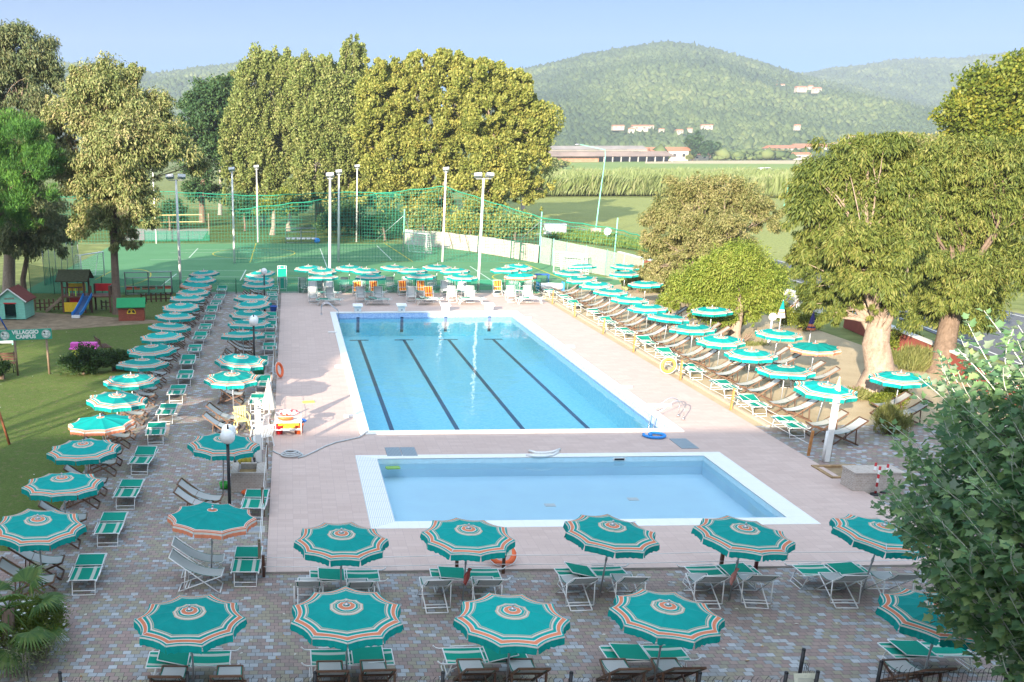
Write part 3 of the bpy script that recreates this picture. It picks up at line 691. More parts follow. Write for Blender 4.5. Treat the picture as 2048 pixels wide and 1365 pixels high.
# foam things
for k,(pts,lab) in enumerate([([(1058,902),(1073,906),(1090,906),(1106,904),(1120,899)],'upper curved white foam noodle lying between the pools'),([(1053,910),(1070,913),(1088,913),(1104,911),(1117,904)],'lower curved white foam noodle lying between the pools')]):
    b=MB(); b.tube([(G(*p,ZD+.05).x,G(*p,ZD+.05).y,ZD+.05) for p in pts],.045,10); one(b,'foam_noodle',M_PLAST,lab,'pool noodle',smooth=True,group='white foam noodles')
x,y=xy(1311,874,ZD); b=MB(); b.tube([((.44-.012*i)*math.cos(i*.36+2.6),(.40-.010*i)*math.sin(i*.36+2.6),.05+.002*i) for i in range(21)],.055,10)
one(b,'foam_noodle',M_LBLUE,'coiled light blue foam noodle by the near right pool corner','pool noodle',(x,y,ZD),smooth=True)
def kick(loc,rz,mat,label):
    b=MB(); b.prism([(-.24,-.14),(.20,-.14),(.24,-.08),(.18,0),(.24,.08),(.20,.14),(-.24,.14),(-.28,.06),(-.28,-.06)],0,.04); one(b,'kickboard',mat,label,'kickboard',loc,rz,bevel=.01)
x,y=xy(618,805,ZD); kick((x,y,ZD),.2,M_LIME,'yellow-green kickboard lying on the deck left of the pool')
x,y=xy(787,936,-.2); kick((x,y,-.215),.1,M_LIME,'lime green kickboard floating in the small pool')
x,y=xy(1545,1031,-.2); b=MB(); b.sphere((0,0,0),.30,16,sc_=(1,.8,.3)); one(b,'pool_float',simple('pink_vinyl',(.70,.42,.60),.3,.4),'pink float at the near right corner of the small pool','float',(x,SI_[2]+.3,-.2),smooth=True)
# grey hose
pts=[(735,866),(718,875),(695,880),(672,885),(650,893),(630,903),(610,912),(596,916)]
P3=[Vector((G(*p,ZD+.03).x,G(*p,ZD+.03).y,ZD+.03)) for p in pts]; P3[0].z=.15; P3.insert(0,P3[0]+Vector((.35,.1,-.5)))
cx,cy=xy(583,912,ZD); cc=[]
for i in range(46): a=i*.42-.3; cc.append(Vector((cx+(.40-.004*i)*math.cos(a),cy+(.36-.004*i)*math.sin(a),ZD+.03+.003*i)))
tail=[Vector((G(*p,ZD+.03).x,G(*p,ZD+.03).y,ZD+.03)) for p in [(566,911),(553,906),(546,902)]]
b=MB(); b.tube(P3+cc+tail,.028,7)
one(b,'vacuum_hose',simple('grey_hose',(.48,.50,.50),.5,.3),'grey pool hose coiled on the deck and running into the pool','hose',smooth=True)
# lifebuoys
def ring_mb(Rr,r,n=28,k=10):
    b=MB(); vs=[];fs=[]; ms=[]
    for i in range(n):
        a=2*math.pi*i/n
        for j in range(k):
            q=2*math.pi*j/k; vs.append(((Rr+r*math.cos(q))*math.cos(a),(Rr+r*math.cos(q))*math.sin(a),r*math.sin(q)*.8))
    for i in range(n):
        for j in range(k): b_=1 if i%7==0 else 0; fs.append((i*k+j,((i+1)%n)*k+j,((i+1)%n)*k+(j+1)%k,i*k+(j+1)%k)); ms.append(b_)
    b.v=vs;b.f=fs;b.m=ms; return b
def buoy(loc,rot,label,mat):
    r=T('lifebuoy',label,'lifebuoy',loc); r.rotation_euler=rot
    ring_mb(.30,.075).build('ring',[mat,mat],r,True)
    b=MB(); b.tube([(.385*math.cos(a*.2244),.385*math.sin(a*.2244),.0+.01*math.sin(a*1.57)) for a in range(29)],.011,5); b.build('grab_line',M_PLAST,r,True)
x,y=xy(559,757,ZD); buoy((x,y,ZD+.40),(R(76),0,R(65)),'orange lifebuoy leaning at the left edge of the deck',M_ORANGE)
x,y=xy(1335,748,ZD); buoy((x,y,ZD+.40),(R(72),0,R(-40)),'orange lifebuoy hanging on the rope posts right of the pool',simple('faded_orange_plastic',(.70,.22,.05),.45,.3))
x,y=xy(1003,1125,ZD); buoy((x,y,ZD+.24),(R(35),0,0),'red-orange lifebuoy beside the no-entry sign at the near deck edge',M_ORANGE)
# no entry sign
def sign_post(px,py,label,ztop,plate=True):
    x,y=xy(px,py); r=T('no_entry_sign' if plate else 'rope_post',label,'sign' if plate else 'post',(x,y,0))
    b=MB(); b.box((0,0,ztop/2),(.075,.06,ztop)); b.build('post',simple('rusty_dark_red',(.10,.03,.03),.7,.2,var=.3) if not plate else M_DARKW,r)
    if plate:
        Mx=Matrix.Rotation(R(-38),3,'X')
        b=MB(); b.box((0,-.03,ztop+.06),(.34,.02,.34),M=Mx,m=0)
        def tp(x,z,d): return Mx@Vector((x,-d,z))+Vector((0,-.03,ztop+.06))
        n=18
        b.add([tp(.105*math.cos(2*math.pi*k/n),.05+.085*math.sin(2*math.pi*k/n),.0125) for k in range(n)],[tuple(range(n))],1)
        b.add([tp(a,c,.0145) for a,c in((-.075,.03),(.075,.03),(.075,.068),(-.075,.068))],[(0,1,2,3)],2)
        for zz in(-.07,-.10,-.125):
            b.add([tp(a,c,.0125) for a,c in((-.12,zz),(.11,zz),(.11,zz+.012),(-.12,zz+.012))],[(0,1,2,3)],3)
        b.build('sign_plate',[simple('cream_plate',(.60,.58,.46),.5,.3),M_RED,M_PLAST,simple('faint_print',(.40,.40,.33),.6,.2)],r)
sign_post(1006,1147,'small cream no-entry sign on a dark post at the near deck edge',.62)
sign_post(1511,1140,'short dark red rope post behind the near deck-edge umbrellas',.62,False)
# rope fences
def rope_fence(name,label,pts,h,mat,zs=(.42,.85),sag=.05):
    r=T('rope_fence',label,'rope fence',(pts[0][0],pts[0][1],0)); o=Vector((pts[0][0],pts[0][1],0))
    P=[Vector((p[0],p[1],0))-o for p in pts]
    for p in P:
        b=MB(); b.beam(p,p+Vector((random.gauss(0,.02),random.gauss(0,.03),h)),.075,.075); b.build('post',mat,r)
    for z in zs:
        b=MB(); q=[]
        for i in range(len(P)-1):
            for k in range(6):
                t=k/6; q.append(P[i].lerp(P[i+1],t)+Vector((0,-.045,z-sag*math.sin(math.pi*t))))
        q.append(P[-1]+Vector((0,-.045,z))); b.tube(q,.009,5); b.build('rope',M_PLAST,r,True)
yl=[23.55,27.7,32.3,37.5,43.5,49.5,55.5,62,69,75]
rope_fence('a','white rope fence on timber posts along the left edge of the deck',[(DX0-.16,y) for y in yl],.92,M_OLDW)
yr=[33.2,39.7,45.3,52,57.4,63.5,69.2,74.6]
rope_fence('b','white rope fence on orange-brown posts along the right edge of the deck',[(DX1+.22,y) for y in yr],.92,simple('orange_brown_post',(.46,.21,.075),.7,.2,var=.2))
rope_fence('c','white rope fence along the near edge of the deck',[(DX0-.05,23.3),(4.15,23.32),(10.9,23.32),(18.0,23.3)],.6,M_DARKW,(.3,.55),.04)
# lamp posts
def lamp(px,py,zt,label,double=True,base=None):
    g=G(px,py,zt); r=T('globe_lamp',label,'lamp post',(g.x,g.y,0)); h=zt-.2
    b=MB(); b.tube([(0,0,0),(0,0,.25)],.07,12); b.tube([(0,0,.25),(0,0,h)],.048,12); b.lathe([(.048,h-.02),(.11,h+.02),(.09,h+.06),(.0,h+.06)],12,0,(0,0,0)); b.build('post',M_BLACK if base is None else base,r,True)
    n=[0]
    def globe(c): 
        b=MB(); b.sphere(c,.215,20); b.build('globe',simple('opal_glass',(.80,.80,.78),.25,.5,var=.02) if 'opal_glass' not in bpy.data.materials else bpy.data.materials['opal_glass'],r,True)
    globe((0,-.04,zt)) 
    if double:
        globe((0,.50,zt-.0)); b=MB(); b.tube([(0,0,h+.03),(0,.18,h-.02),(0,.50,h)],.025,8); b.box((0,.22,zt+.16),(.055,.10,.22)); b.build('bracket',M_BLACK,r)
lamp(455,873,2.62,'black lamp post with two white globes in front of the second deck-row umbrella')
lamp(507,643,2.62,'black lamp post with two white globes halfway along the left paving')
lamp(528,543,2.62,'black lamp post with one white globe at the far left corner of the deck',False)
lamp(1545,634,1.5,'low white globe lamp beside the closed green umbrella on the right',False,M_WHITE)
# shower columns
def column(px,py,ztop,label,lean=0):
    x,y=xy(px,py); r=T('shower_column',label,'shower',(x,y,0))
    b=MB(); b.box((0,0,ztop/2),(.20,.13,ztop)); b.build('column',M_PLAST,r,bevel=.03)
    b=MB(); b.tube([(-.13,-.02,.05),(-.13,-.02,1.1)],.05,10); b.build('side_pipe',M_PLAST,r,True)
    b=MB(); b.lathe([(.0,0),(.05,0),(.06,.03),(.02,.05),(.015,.1)],10,0,(0,-.12,ztop-.25)); b.beam((0,0,ztop-.15),(0,-.14,ztop-.15),.03); b.tube([(.13,0,0),(.13,0,.62)],.02,6); b.build('shower_head',M_STEEL,r)
column(518,935,2.33,'white shower column behind the tiled footbath on the left paving')
column(1652,924,2.32,'white shower column at the right edge of the deck')
# tiled footbath blocks
def block_tiles():
    t=NT('travertine_blocks'); p=t.pos('Object'); x,y,z=t.xyz(p)
    br=t.n('ShaderNodeTexBrick'); t.l(t.comb(t.math('ADD',x,t.math('MULTIPLY',y,.37)),t.math('ADD',z,t.math('MULTIPLY',y,.0))),br.inputs['Vector']); br.inputs['Scale'].default_value=4.4
    for k,c in (('Color1',(.48,.41,.35)),('Color2',(.40,.33,.28)),('Mortar',(.62,.60,.57))): br.inputs[k].default_value=col(c)
    br.inputs['Mortar Size'].default_value=.022
    return t.done(t.bsdf(t.mix(.4,br.outputs[0],t.ramp(t.noise(p,9,5,.65),[(.3,(.28,.23,.19)),(.7,(.6,.55,.5))])),.8,.15))
M_TRAV=block_tiles()
a=G(463,985); c=G(533,985); w_=c.x-a.x
r=T('footbath','tiled footbath block with a rusty recess on the left paving','footbath',((a.x+c.x)/2,a.y+.02,0))
b=MB(); hh=.62; d=1.15
b.box((0,.06,hh/2),(w_,.12,hh)); b.box((-w_/2+.1,d/2+.06,hh/2),(.2,d-.12,hh)); b.box((w_/2-.16,d/2+.06,hh/2),(.32,d-.12,hh)); b.box((0,d-.06,hh/2),(w_-.53,.11,hh)); b.box((0,.55,.22),(w_-.5,.85,.44)); b.build('walls',M_TRAV,r)
b=MB(); b.box((-.04,.55,.447),(w_-.54,.80,.012)); b.build('basin_floor',simple('rust_stained_stone',(.22,.15,.07),.8,.2,var=.5,scale=3),r)
a=G(1694,985); c=G(1782,985); w_=c.x-a.x+.15
r=T('planter_block','pale tiled block beside the red and white posts at the right deck edge','stone block',((a.x+c.x)/2+.2,a.y+.3,0))
b=MB(); b.box((0,0,.31),(w_,.75,.62)); b.build('walls',M_TRAV,r); b=MB(); b.box((0,0,.64),(w_+.06,.81,.045)); b.build('cap',M_TRAV,r)
x,y=xy(1690,948); r=T('shower_tray','brown brick shower tray at the foot of the right white column','shower tray',(x-.05,y+.02,0))
b=MB(); 
for (cx_,cy_,dx_,dy_) in ((0,.62,1.5,.12),(.69,0,.12,1.12),(-.69,0,.12,1.12),(0,-.62,1.5,.12)): b.box((cx_,cy_,.05),(dx_,dy_,.10))
b.build('rim',simple('brown_brick',(.33,.22,.12),.85,.1,var=.3,scale=5),r); b=MB(); b.box((0,0,.012),(1.26,1.12,.024)); b.box((0,-.1,.03),(.14,.14,.012),m=1); b.build('tray_floor',[simple('wet_brown_tile',(.26,.18,.10),.5,.4,var=.35,scale=4),M_BLACK],r)
def rw_mat():
    t=NT('red_white_bands'); p=t.pos('Object'); x,y,z=t.xyz(p); f=t.math('LESS_THAN',t.math('FRACT',t.math('DIVIDE',z,.27)),.5)
    return t.done(t.bsdf(t.mix(f,(.72,.72,.70),(.48,.03,.035)),.45,.35))
M_RW=rw_mat()
for k,(px,py,nm) in enumerate([(1742,982,'left'),(1750,990,'middle'),(1766,985,'right')]):
    x,y=xy(px,py); r=T('barrier_post',nm+' red and white banded post at the right deck edge','barrier post',(x,y,0),group='red and white posts')
    b=MB(); b.tube([(0,0,.04),(0,0,.92)],.035,10); b.build('pole',M_RW,r,True); b=MB(); b.lathe([(.0,.0),(.15,.0),(.14,.04),(.05,.06),(0,.06)],14); b.build('base',M_BLACK,r,True)
# plastic chairs
def plastic_chair(loc,rz,mat,label,legmat=None):
    r=T('plastic_chair',label,'plastic chair',loc,rz)
    b=MB(); b.prism([(-.24,-.23),(.24,-.25),(.24,.25),(-.24,.23)],.42,.45); b.build('seat',mat,r,bevel=.015)
    b=MB()
    for s in range(-2,3): b.beam((-.22,s*.09,.44),(-.34,s*.1,.86),.055,.02,up=(1,0,0))
    b.beam((-.34,-.24,.87),(-.34,.24,.87),.06,.05); b.build('backrest',mat,r)
    for s in (-1,1):
        b=MB(); b.beam((-.31,s*.27,.67),(.2,s*.27,.65),.055,.025); b.beam((.2,s*.27,.65),(.24,s*.26,.43),.05,.03); b.build('armrest',mat,r)
        for q in (-1,1): b=MB(); b.beam((q*.21,s*.21,.43),(q*.28,s*.26,0),.05,.04); b.build('leg',legmat or mat,r)
x,y=xy(531,893); plastic_chair((x-.05,y-.1,0),2.2,M_PLAST,'white plastic armchair behind the second deck-row umbrella')
x,y=xy(503,884); plastic_chair((x+.3,y+.75,0),2.6,M_PLAST,'white plastic armchair left of the toy rack')
x,y=xy(484,862); plastic_chair((x,y,0),-1.3,simple('cream_yellow_plastic',(.74,.60,.24),.45,.3),'yellow armchair beside the big wooden deck chair')
# hose reel
x,y=xy(490,936); r=T('hose_reel','yellow garden hose on a wheeled reel behind the footbath','hose reel',(x,y,0))
for s in(-1,1):
    b=MB(); b.lathe([(.0,-.03),(.17,-.03),(.19,0),(.17,.03),(0,.03)],18); 
    b.v=[(s*.33+v[2],v[0],v[1]+.19) for v in b.v]; b.build('wheel',M_BLACK,r,True)
b=MB()
for k in range(9):
    q=-.2+.05*k; rr_=.21+.02*math.sin(k*2.1); b.tube([(q,rr_*math.cos(t*.45),.42+rr_*math.sin(t*.45)*(1.15 if math.sin(t*.45)<0 else 1)) for t in range(15)],.024,6)
b.build('hose',simple('yellow_hose',(.72,.60,.10),.5,.3),r,True)
b=MB(); b.tube([(-.28,.2,.2),(-.28,.1,.9),(.28,.1,.9),(.28,.2,.2)],.018,6); b.tube([(-.33,0,.19),(.33,0,.19)],.02,6); b.build('frame',M_GALV,r,True)
# toy rack, buckets, bins
x,y=xy(577,868,ZD); r=T('toy_rack','white rack piled with red and yellow toys at the left deck edge','toy rack',(x,y,ZD))
b=MB()
for sx in(-.48,.48):
    for sy in(-.2,.42): b.tube([(sx,sy,0),(sx,sy,.72)],.018,6)
for z in(.2,.48,.72):
    for sy in (-.2,.42): b.tube([(-.48,sy,z),(.48,sy,z)],.015,6)
    b.tube([(-.48,-.2,z),(-.48,.42,z)],.015,6); b.tube([(.48,-.2,z),(.48,.42,z)],.015,6)
b.build('frame',M_PLAST,r,True)
b=MB(); b.box((0,.1,.22),(.92,.5,.03)); b.build('shelf',M_PLAST,r); b=MB(); b.box((0,.1,.50),(.92,.5,.03)); b.build('shelf',M_PLAST,r)
def toy(name,lab,cat,mb,mat,loc,rz=0,sm=True): return one(mb,name,mat,lab,cat,loc,rz,sm)
b=MB(); b.prism([(-.4,-.16),(.4,-.16),(.36,.16),(-.36,.16)],0,.17); toy('toy_crate','yellow crate on the low shelf of the toy rack','crate',b,M_YELL,(x,y+.1,ZD+.24),0,False)
b=MB(); b.sphere((0,0,.09),.2,14,sc_=(1.5,.9,.5)); toy('arm_float','orange inflatable on the middle shelf of the toy rack','inflatable',b,M_ORANGE,(x-.1,y+.05,ZD+.52))
M_TOY=NT('mottled_toys'); _p=M_TOY.pos('Object'); _c=M_TOY.ramp(M_TOY.noise(_p,9,2,.4),[(0,(.6,.05,.06)),(.45,(.75,.72,.7)),(.55,(.7,.2,.25)),(.65,(.75,.7,.65))],True); M_TOY=M_TOY.done(M_TOY.bsdf(_c,.5,.3))
b=MB(); b.sphere((0,0,.09),.22,16,sc_=(1.9,1.1,.5)); toy('toy_bundle','red and white bundle of inflatables on top of the toy rack','inflatable',b,M_TOY,(x+.02,y+.18,ZD+.70))
b=MB(); b.sphere((0,0,.08),.1,12,sc_=(1.5,.8,.8)); toy('toy_shoe','small dark blue toy at the right end of the toy rack','toy',b,M_BLUE,(x+.55,y+.25,ZD+.36))
def bucket(px,py,mat,label,s=1.0,nm='bucket',z=ZD,lid=None):
    x,y=xy(px,py,z); r=T(nm,label,'bucket' if nm=='bucket' else 'bin',(x,y,z)); b=MB()
    b.lathe([(.0,.01),(.13*s,0),(.18*s,.32*s),(.195*s,.325*s),(.195*s,.345*s),(.17*s,.34*s),(.125*s,.03*s),(0,.03*s)],20); b.build('body',mat,r,True)
    b=MB(); b.tube([(p[0]*s,p[1]*s,p[2]*s) for p in arc((0,0,.33),.19,.25,math.pi-.25,10)],.008,5); b.build('handle',M_PLAST,r,True)
bucket(558,868,M_RED,'red bucket left of the toy rack',1.05); bucket(597,867,M_ORANGE,'orange bucket right of the toy rack',1.05)
bucket(547,627,M_BLUE,'blue bin between the loungers and the far left deck edge',1.4,'bin',0)
x,y=xy(504,985); b=MB(); b.sphere((0,0,.09),.16,12,sc_=(1.5,.8,.6)); one(b,'beach_bag',M_ORANGE,'orange bag on the paving at the foot of the footbath','bag',(x-.1,y-.25,0),smooth=True)
x,y=xy(449,977); b=MB(); b.lathe([(0,0),(.13,0),(.17,.2),(.14,.2),(.1,.03),(0,.03)],14); one(b,'bucket',simple('green_plastic',(.05,.42,.06),.4,.35),'small green bucket left of the lamp post','bucket',(x,y,0),smooth=True)
x,y=xy(550,756,0); b=MB(); b.lathe([(0,0),(.22,0),(.27,.6),(.29,.62),(.25,.63),(0,.60)],18); one(b,'waste_bin',simple('dark_green_plastic',(.015,.13,.06),.5,.3),'dark green bin beside the orange lifebuoy','bin',(x-.75,y-.1,0),smooth=True)
# far corner equipment
x,y=xy(1100,583); r=T('pool_roller','white sheeted roller with blue ends at the far right deck corner','pool cover',(x,y,0))
b=MB(); b.lathe([(0,-.9),(.25,-.9),(.28,0),(.25,.9),(0,.9)],18); b.v=[(v[2],v[0],v[1]+.35) for v in b.v]; b.build('sheet_roll',M_PLAST,r,True)
for s in(-1,1): b=MB(); b.box((s*.95,0,.34),(.08,.66,.68)); b.build('end_frame',M_LBLUE,r,bevel=.02)
x,y=xy(1081,580); r=T('cool_box','blue and white cool box at the far right deck corner','cool box',(x,y,0)); b=MB(); b.box((0,0,.2),(.55,.45,.4)); b.build('body',M_BLUE,r,bevel=.03); b=MB(); b.box((0,0,.44),(.58,.48,.08)); b.build('lid',M_PLAST,r,bevel=.03)
x,y=xy(1085,566); r=T('stage_table','low blue table behind the sheeted roller','table',(x,y+.3,0)); b=MB(); b.box((0,0,.62),(1.1,.6,.06)); b.build('tabletop',M_BLUE,r)
for sx in(-1,1):
    for sy in(-1,1): b=MB(); b.box((sx*.48,sy*.25,.3),(.05,.05,.6)); b.build('leg',M_BLUE,r)
x,y=xy(562,582); o=lounger(x+.1,y+.1,0,'green lounger stood on end beside the far left deck corner',None); o.rotation_euler=(R(80),0,0); o.location=(x+.1,y+.35,.9)
# near fence with dark posts
def wire_panel(p,q,h,label):
    p=Vector(p);q=Vector(q); r=T('wire_fence',label,'fence',p); L=(q-p).length; d=(q-p).normalized()
    b=MB(); n=int(L/.09)
    for i in range(n+1):
        o=d*(L*i/n); zt=h-.05+.05*math.sin(i*2.1)
        b.tube([o,o+Vector((0,0,zt-.06)),o+Vector((0,0,zt-.06))+d*.02+Vector((0,0,.04)),o+d*.045+Vector((0,0,zt))],.0045,4,cap=False)
    for z in(.08,.45,h-.16): b.tube([Vector((0,0,z)),d*L+Vector((0,0,z))],.006,4)
    b.build('mesh_panel',M_BLACK,r)
    for i in range(int(L/2.4)+2):
        t=min(i*2.4,L); b=MB(); o=d*t; b.tube([o,o+Vector((0,0,h+.06))],.035,8); b.lathe([(.035,h+.05),(.042,h+.06),(.03,h+.09),(0,h+.095)],8,0,o); b.build('post',M_BLACK,r,True)
g1=G(120,1352,.9); g2=G(1572,1352,.9)
wire_panel((g1.x,g1.y,0),(g2.x,g2.y,0),.9,'long dark wire fence along the bottom edge of the paving')
g1=G(1606,1310,1.0); g2=G(1634,1355,1.0); wire_panel((g1.x,g1.y,0),(g2.x,g2.y,0),1.05,'short dark wire gate panel behind the cream notice')
g1=G(1762,1330,.95); g2=G(2040,1332,.95); wire_panel((g1.x,g1.y,0),(g2.x,g2.y,0),.95,'dark wire fence panel in front of the leafy tree at lower right')
g=G(1606,1358,.85); r=T('notice_board','cream notice plate on the dark fence at the bottom edge','notice',(g.x,g.y-.1,.85)); Mx=Matrix.Rotation(R(-30),3,'X')
b=MB(); b.box((0,0,0),(.42,.02,.30),M=Mx); 
for k,(w0,z0) in enumerate([(.06,.1),(.28,.055),(.30,.03),(.30,.005),(.24,-.02),(.30,-.045),(.14,-.09)]):
    cpt=Mx@Vector((0,-.0125,z0)); b.box(cpt,(w0,.002,.009),M=Mx,m=1)
b.build('plate',[simple('cream_notice',(.62,.62,.50),.5,.3),simple('grey_print',(.35,.37,.33),.6,.2)],r)
# litter, leaves on the paving
b=MB()
for k in range(420):
    x=random.uniform(-6.5,15); y=random.uniform(16.5,23) if k%3 else random.uniform(23,37)
    if k%5==4: x=random.uniform(-20,-7.2); y=random.uniform(27,62)
    if x>DX0 and y>23.3: continue
    s=random.uniform(.025,.06); a=random.uniform(0,6.28); q=[(math.cos(a+i*1.57)*s*(1 if i%2 else .55),math.sin(a+i*1.57)*s*(1 if i%2 else .55)) for i in range(4)]
    b.add([(x+u,y+w,.006+random.random()*.02) for u,w in q],[(0,1,2,3)],random.choice([0,0,1]))
tag(b.build('fallen_leaves',[simple('pale_leaf',(.52,.50,.44),.8,.1),simple('dry_leaf',(.34,.22,.10),.8,.1)]),kind='stuff')

# cloths hanging on two umbrella poles, drains on the small pool's floor
for px,py,lab in [(938,1150,'dull red cloth hanging on the pole of the second near deck-edge umbrella'),(1470,1150,'pinkish cloth hanging on the pole of the fourth near deck-edge umbrella')]:
    g=G(px,py,.75); b=MB(); n=5; top=[(-.03+.02*i,.0,.0) for i in range(4)]; rows=[[(-.05+.035*i+(-.11*k/n)+.02*math.sin(k*1.7+i),.03*math.sin(i*2+k*.6)-.05,-.36*k/n-.03*i*(k/n)) for i in range(4)] for k in range(n+1)]
    for k in range(n):
        for i in range(3): b.quad(rows[k][i],rows[k+1][i],rows[k+1][i+1],rows[k][i+1])
    one(b,'hanging_cloth',objvar('dull_red_cloth',(.38,.10,.085) if px<1000 else (.55,.25,.22),.85,.1),lab,'cloth',(g.x,g.y-.03,.95))
for px,py,lab in [(1266,998,'pale rectangular drain on the floor of the small pool'),(1100,1010,'pale drain left of the other one on the small pool floor')]:
    g=G(px,py,-.6); b=MB(); b.box((0,0,0),(.34,.26,.012)); b.box((0,0,.008),(.26,.18,.006),m=1); one(b,'floor_drain',[M_PLAST,M_COPE],lab,'drain',(g.x,g.y,-.61))
# ================================================================ playground, sign, sports courts, road
def text_mesh(name, body, size, mat, parent, loc, rot=(math.pi/2,0,0), ext=.006, sx=1.0, bold=.0):
    c=bpy.data.curves.new(name,'FONT'); c.body=body; c.size=size; c.align_x='CENTER'; c.align_y='CENTER'; c.extrude=ext; c.offset=bold
    o=bpy.data.objects.new(name+'_tmp',c); COL.objects.link(o)
    dg=bpy.context.evaluated_depsgraph_get(); dg.update(); me=bpy.data.meshes.new_from_object(o.evaluated_get(dg)); bpy.data.objects.remove(o)
    me.materials.clear(); me.materials.append(mat); q=bpy.data.objects.new(name,me); COL.objects.link(q); q.location=loc; q.rotation_euler=rot; q.scale=(sx,1,1)
    q.parent=parent; KIDS.setdefault(parent.name,[]).append(q); KIDS[q.name]=[]; return q
# --- VILLAGGIO CAMPUS sign
g0=G(36,751); g1=G(99,748); mid=(g0+g1)/2; ang=math.atan2(g1.y-g0.y,g1.x-g0.x)
r=T('village_sign','green and white VILLAGGIO CAMPUS sign on two posts on the lawn','sign',(mid.x,mid.y,0),ang)
sp=(g1-g0).length/2
for s in(-1,1): b=MB(); b.tube([(s*sp,0,-.05),(s*sp,0,1.75)],.055,8); b.build('post',M_OLDW,r,True)
M_SG=simple('sign_green',(.03,.30,.22),.45,.3,var=.1)
b=MB(); b.box((-.20,-.06,1.95),(2.42,.05,.50)); bd=b.build('sign_board',M_SG,r,bevel=.01)
text_mesh('lettering','VILLAGGIO',.245,M_PLAST,bd,(-.20,-.09,2.065),sx=.98,bold=.012); text_mesh('lettering','CAMPUS',.245,M_PLAST,bd,(-.20,-.09,1.85),sx=.98,bold=.012)
for s in(-1,1):
    b=MB(); cx_=-.20+s*.95; n=24
    def disc(rad,d,m,ox=0,oz=0,ex=1): b.add([(cx_+ox*.85+rad*.85*ex*math.cos(2*math.pi*k/n),-.087-d,1.95+oz*.85+rad*.85*math.sin(2*math.pi*k/n)) for k in range(n)],[tuple(range(n-1,-1,-1))][::1],m)
    disc(.245,0,0); disc(.225,.002,1); disc(.205,.004,0); disc(.115,.006,2,.02,-.02,1.1); disc(.06,.008,0,.02,.0)
    for a in (.6,2.2,3.6,5.3): disc(.055,.007,2,.14*math.cos(a)+.01,.13*math.sin(a)-.01)
    disc(.05,.009,1,-.10*1,.09)
    b.build('emblem',[M_PLAST,simple('sign_black',(.02,.03,.03),.5),simple('sign_grey',(.42,.50,.48),.5)],bd)
# --- playhouses
def clap(name,c,q=.16):
    t=NT(name); p=t.pos('Object'); x,y,z=t.xyz(p); f=t.math('FRACT',t.math('DIVIDE',z,q)); k=t.ramp(f,[(0,(.0,.0,.0)),(.08,(1,1,1))])
    cc=t.mix(t.ramp(t.noise(p,5,4,.6),[(.3,(0,0,0)),(.7,(1,1,1))]),tuple(u*.85 for u in c),c)
    return t.done(t.bsdf(t.mix(k,tuple(u*.5 for u in c),cc),.5,.3,bump=f,bstr=.3,bdist=.015))
M_RROOF=simple('dark_red_roof',(.15,.035,.025),.7,.2,var=.2)
x,y=xy(33,640); r=T('playhouse','turquoise playhouse with dark red roof at the left edge','playhouse',(x-.25,y+.9,0),-.06)
b=MB(); w,d,h=1.85,1.9,1.25; hp=1.95
b.quad((-w/2,-d/2,.05),(-.38,-d/2,.05),(-.38,-d/2,h),(-w/2,-d/2,h)); b.quad((.38,-d/2,.05),(w/2,-d/2,.05),(w/2,-d/2,h),(.38,-d/2,h))
b.quad((-.38,-d/2,1.02),(.38,-d/2,1.02),(.38,-d/2,h),(-.38,-d/2,h)); b.add([(-w/2,-d/2,h),(w/2,-d/2,h),(0,-d/2,hp)],[(0,1,2)])
b.quad((w/2,-d/2,.05),(w/2,d/2,.05),(w/2,d/2,h),(w/2,-d/2,h)); b.quad((-w/2,d/2,.05),(-w/2,-d/2,.05),(-w/2,-d/2,h),(-w/2,d/2,h)); b.quad((w/2,d/2,.05),(-w/2,d/2,.05),(-w/2,d/2,h),(w/2,d/2,h)); b.quad((-w/2,-d/2,.06),(w/2,-d/2,.06),(w/2,d/2,.06),(-w/2,d/2,.06))
b.build('wall',clap('turquoise_boards',(.24,.60,.47)),r)
b=MB(); 
for s in(-1,1):
    b.beam((s*.40,-d/2-.02,.05),(s*.40,-d/2-.02,1.06),.07,.05)
b.beam((-.43,-d/2-.02,1.05),(.43,-d/2-.02,1.05),.05,.07,m=1); b.build('door_frame',[M_TURQ,M_RED],r)
b=MB(); [b.box((-.32+.075*k,-d/2-.012,1.33+.004*k),(.045,.008,.11 if k%3 else .085)) for k in range(9)]; b.build('lettering',M_OLDW,r)
for s in(-1,1):
    b=MB(); e=.15; zb=h-.08
    a=[Vector((0,-d/2-e,hp+.04)),Vector((s*(w/2+.18),-d/2-e,zb)),Vector((s*(w/2+.18),d/2+e,zb)),Vector((0,d/2+e,hp+.04))]
    b.add(a+[v+Vector((0,0,-.06)) for v in a],[(0,1,2,3),(7,6,5,4),(0,4,5,1),(1,5,6,2),(2,6,7,3)]); rf=b.build('roof',M_RROOF,r)
    b=MB(); b.beam((0,-d/2-e-.015,hp+.02),(s*(w/2+.18),-d/2-e-.015,zb-.02),.03,.07); b.build('barge_board',M_PLAST,rf)
def bricks():
    t=NT('toy_brick_walls'); p=t.pos('Object'); x,y,z=t.xyz(p); br=t.n('ShaderNodeTexBrick'); t.l(t.comb(t.math('ADD',x,y),z),br.inputs['Vector']); br.inputs['Scale'].default_value=4
    for k,c in (('Color1',(.32,.085,.05)),('Color2',(.25,.065,.04)),('Mortar',(.19,.05,.035))): br.inputs[k].default_value=col(c)
    return t.done(t.bsdf(br.outputs[0],.5,.3))
x,y=xy(262,642); r=T('playhouse','brick-red toy house with green roof beside the lawn umbrellas','playhouse',(x,y+.55,0),.08)
b=MB(); w,d,h,hp=1.60,1.15,.95,1.32
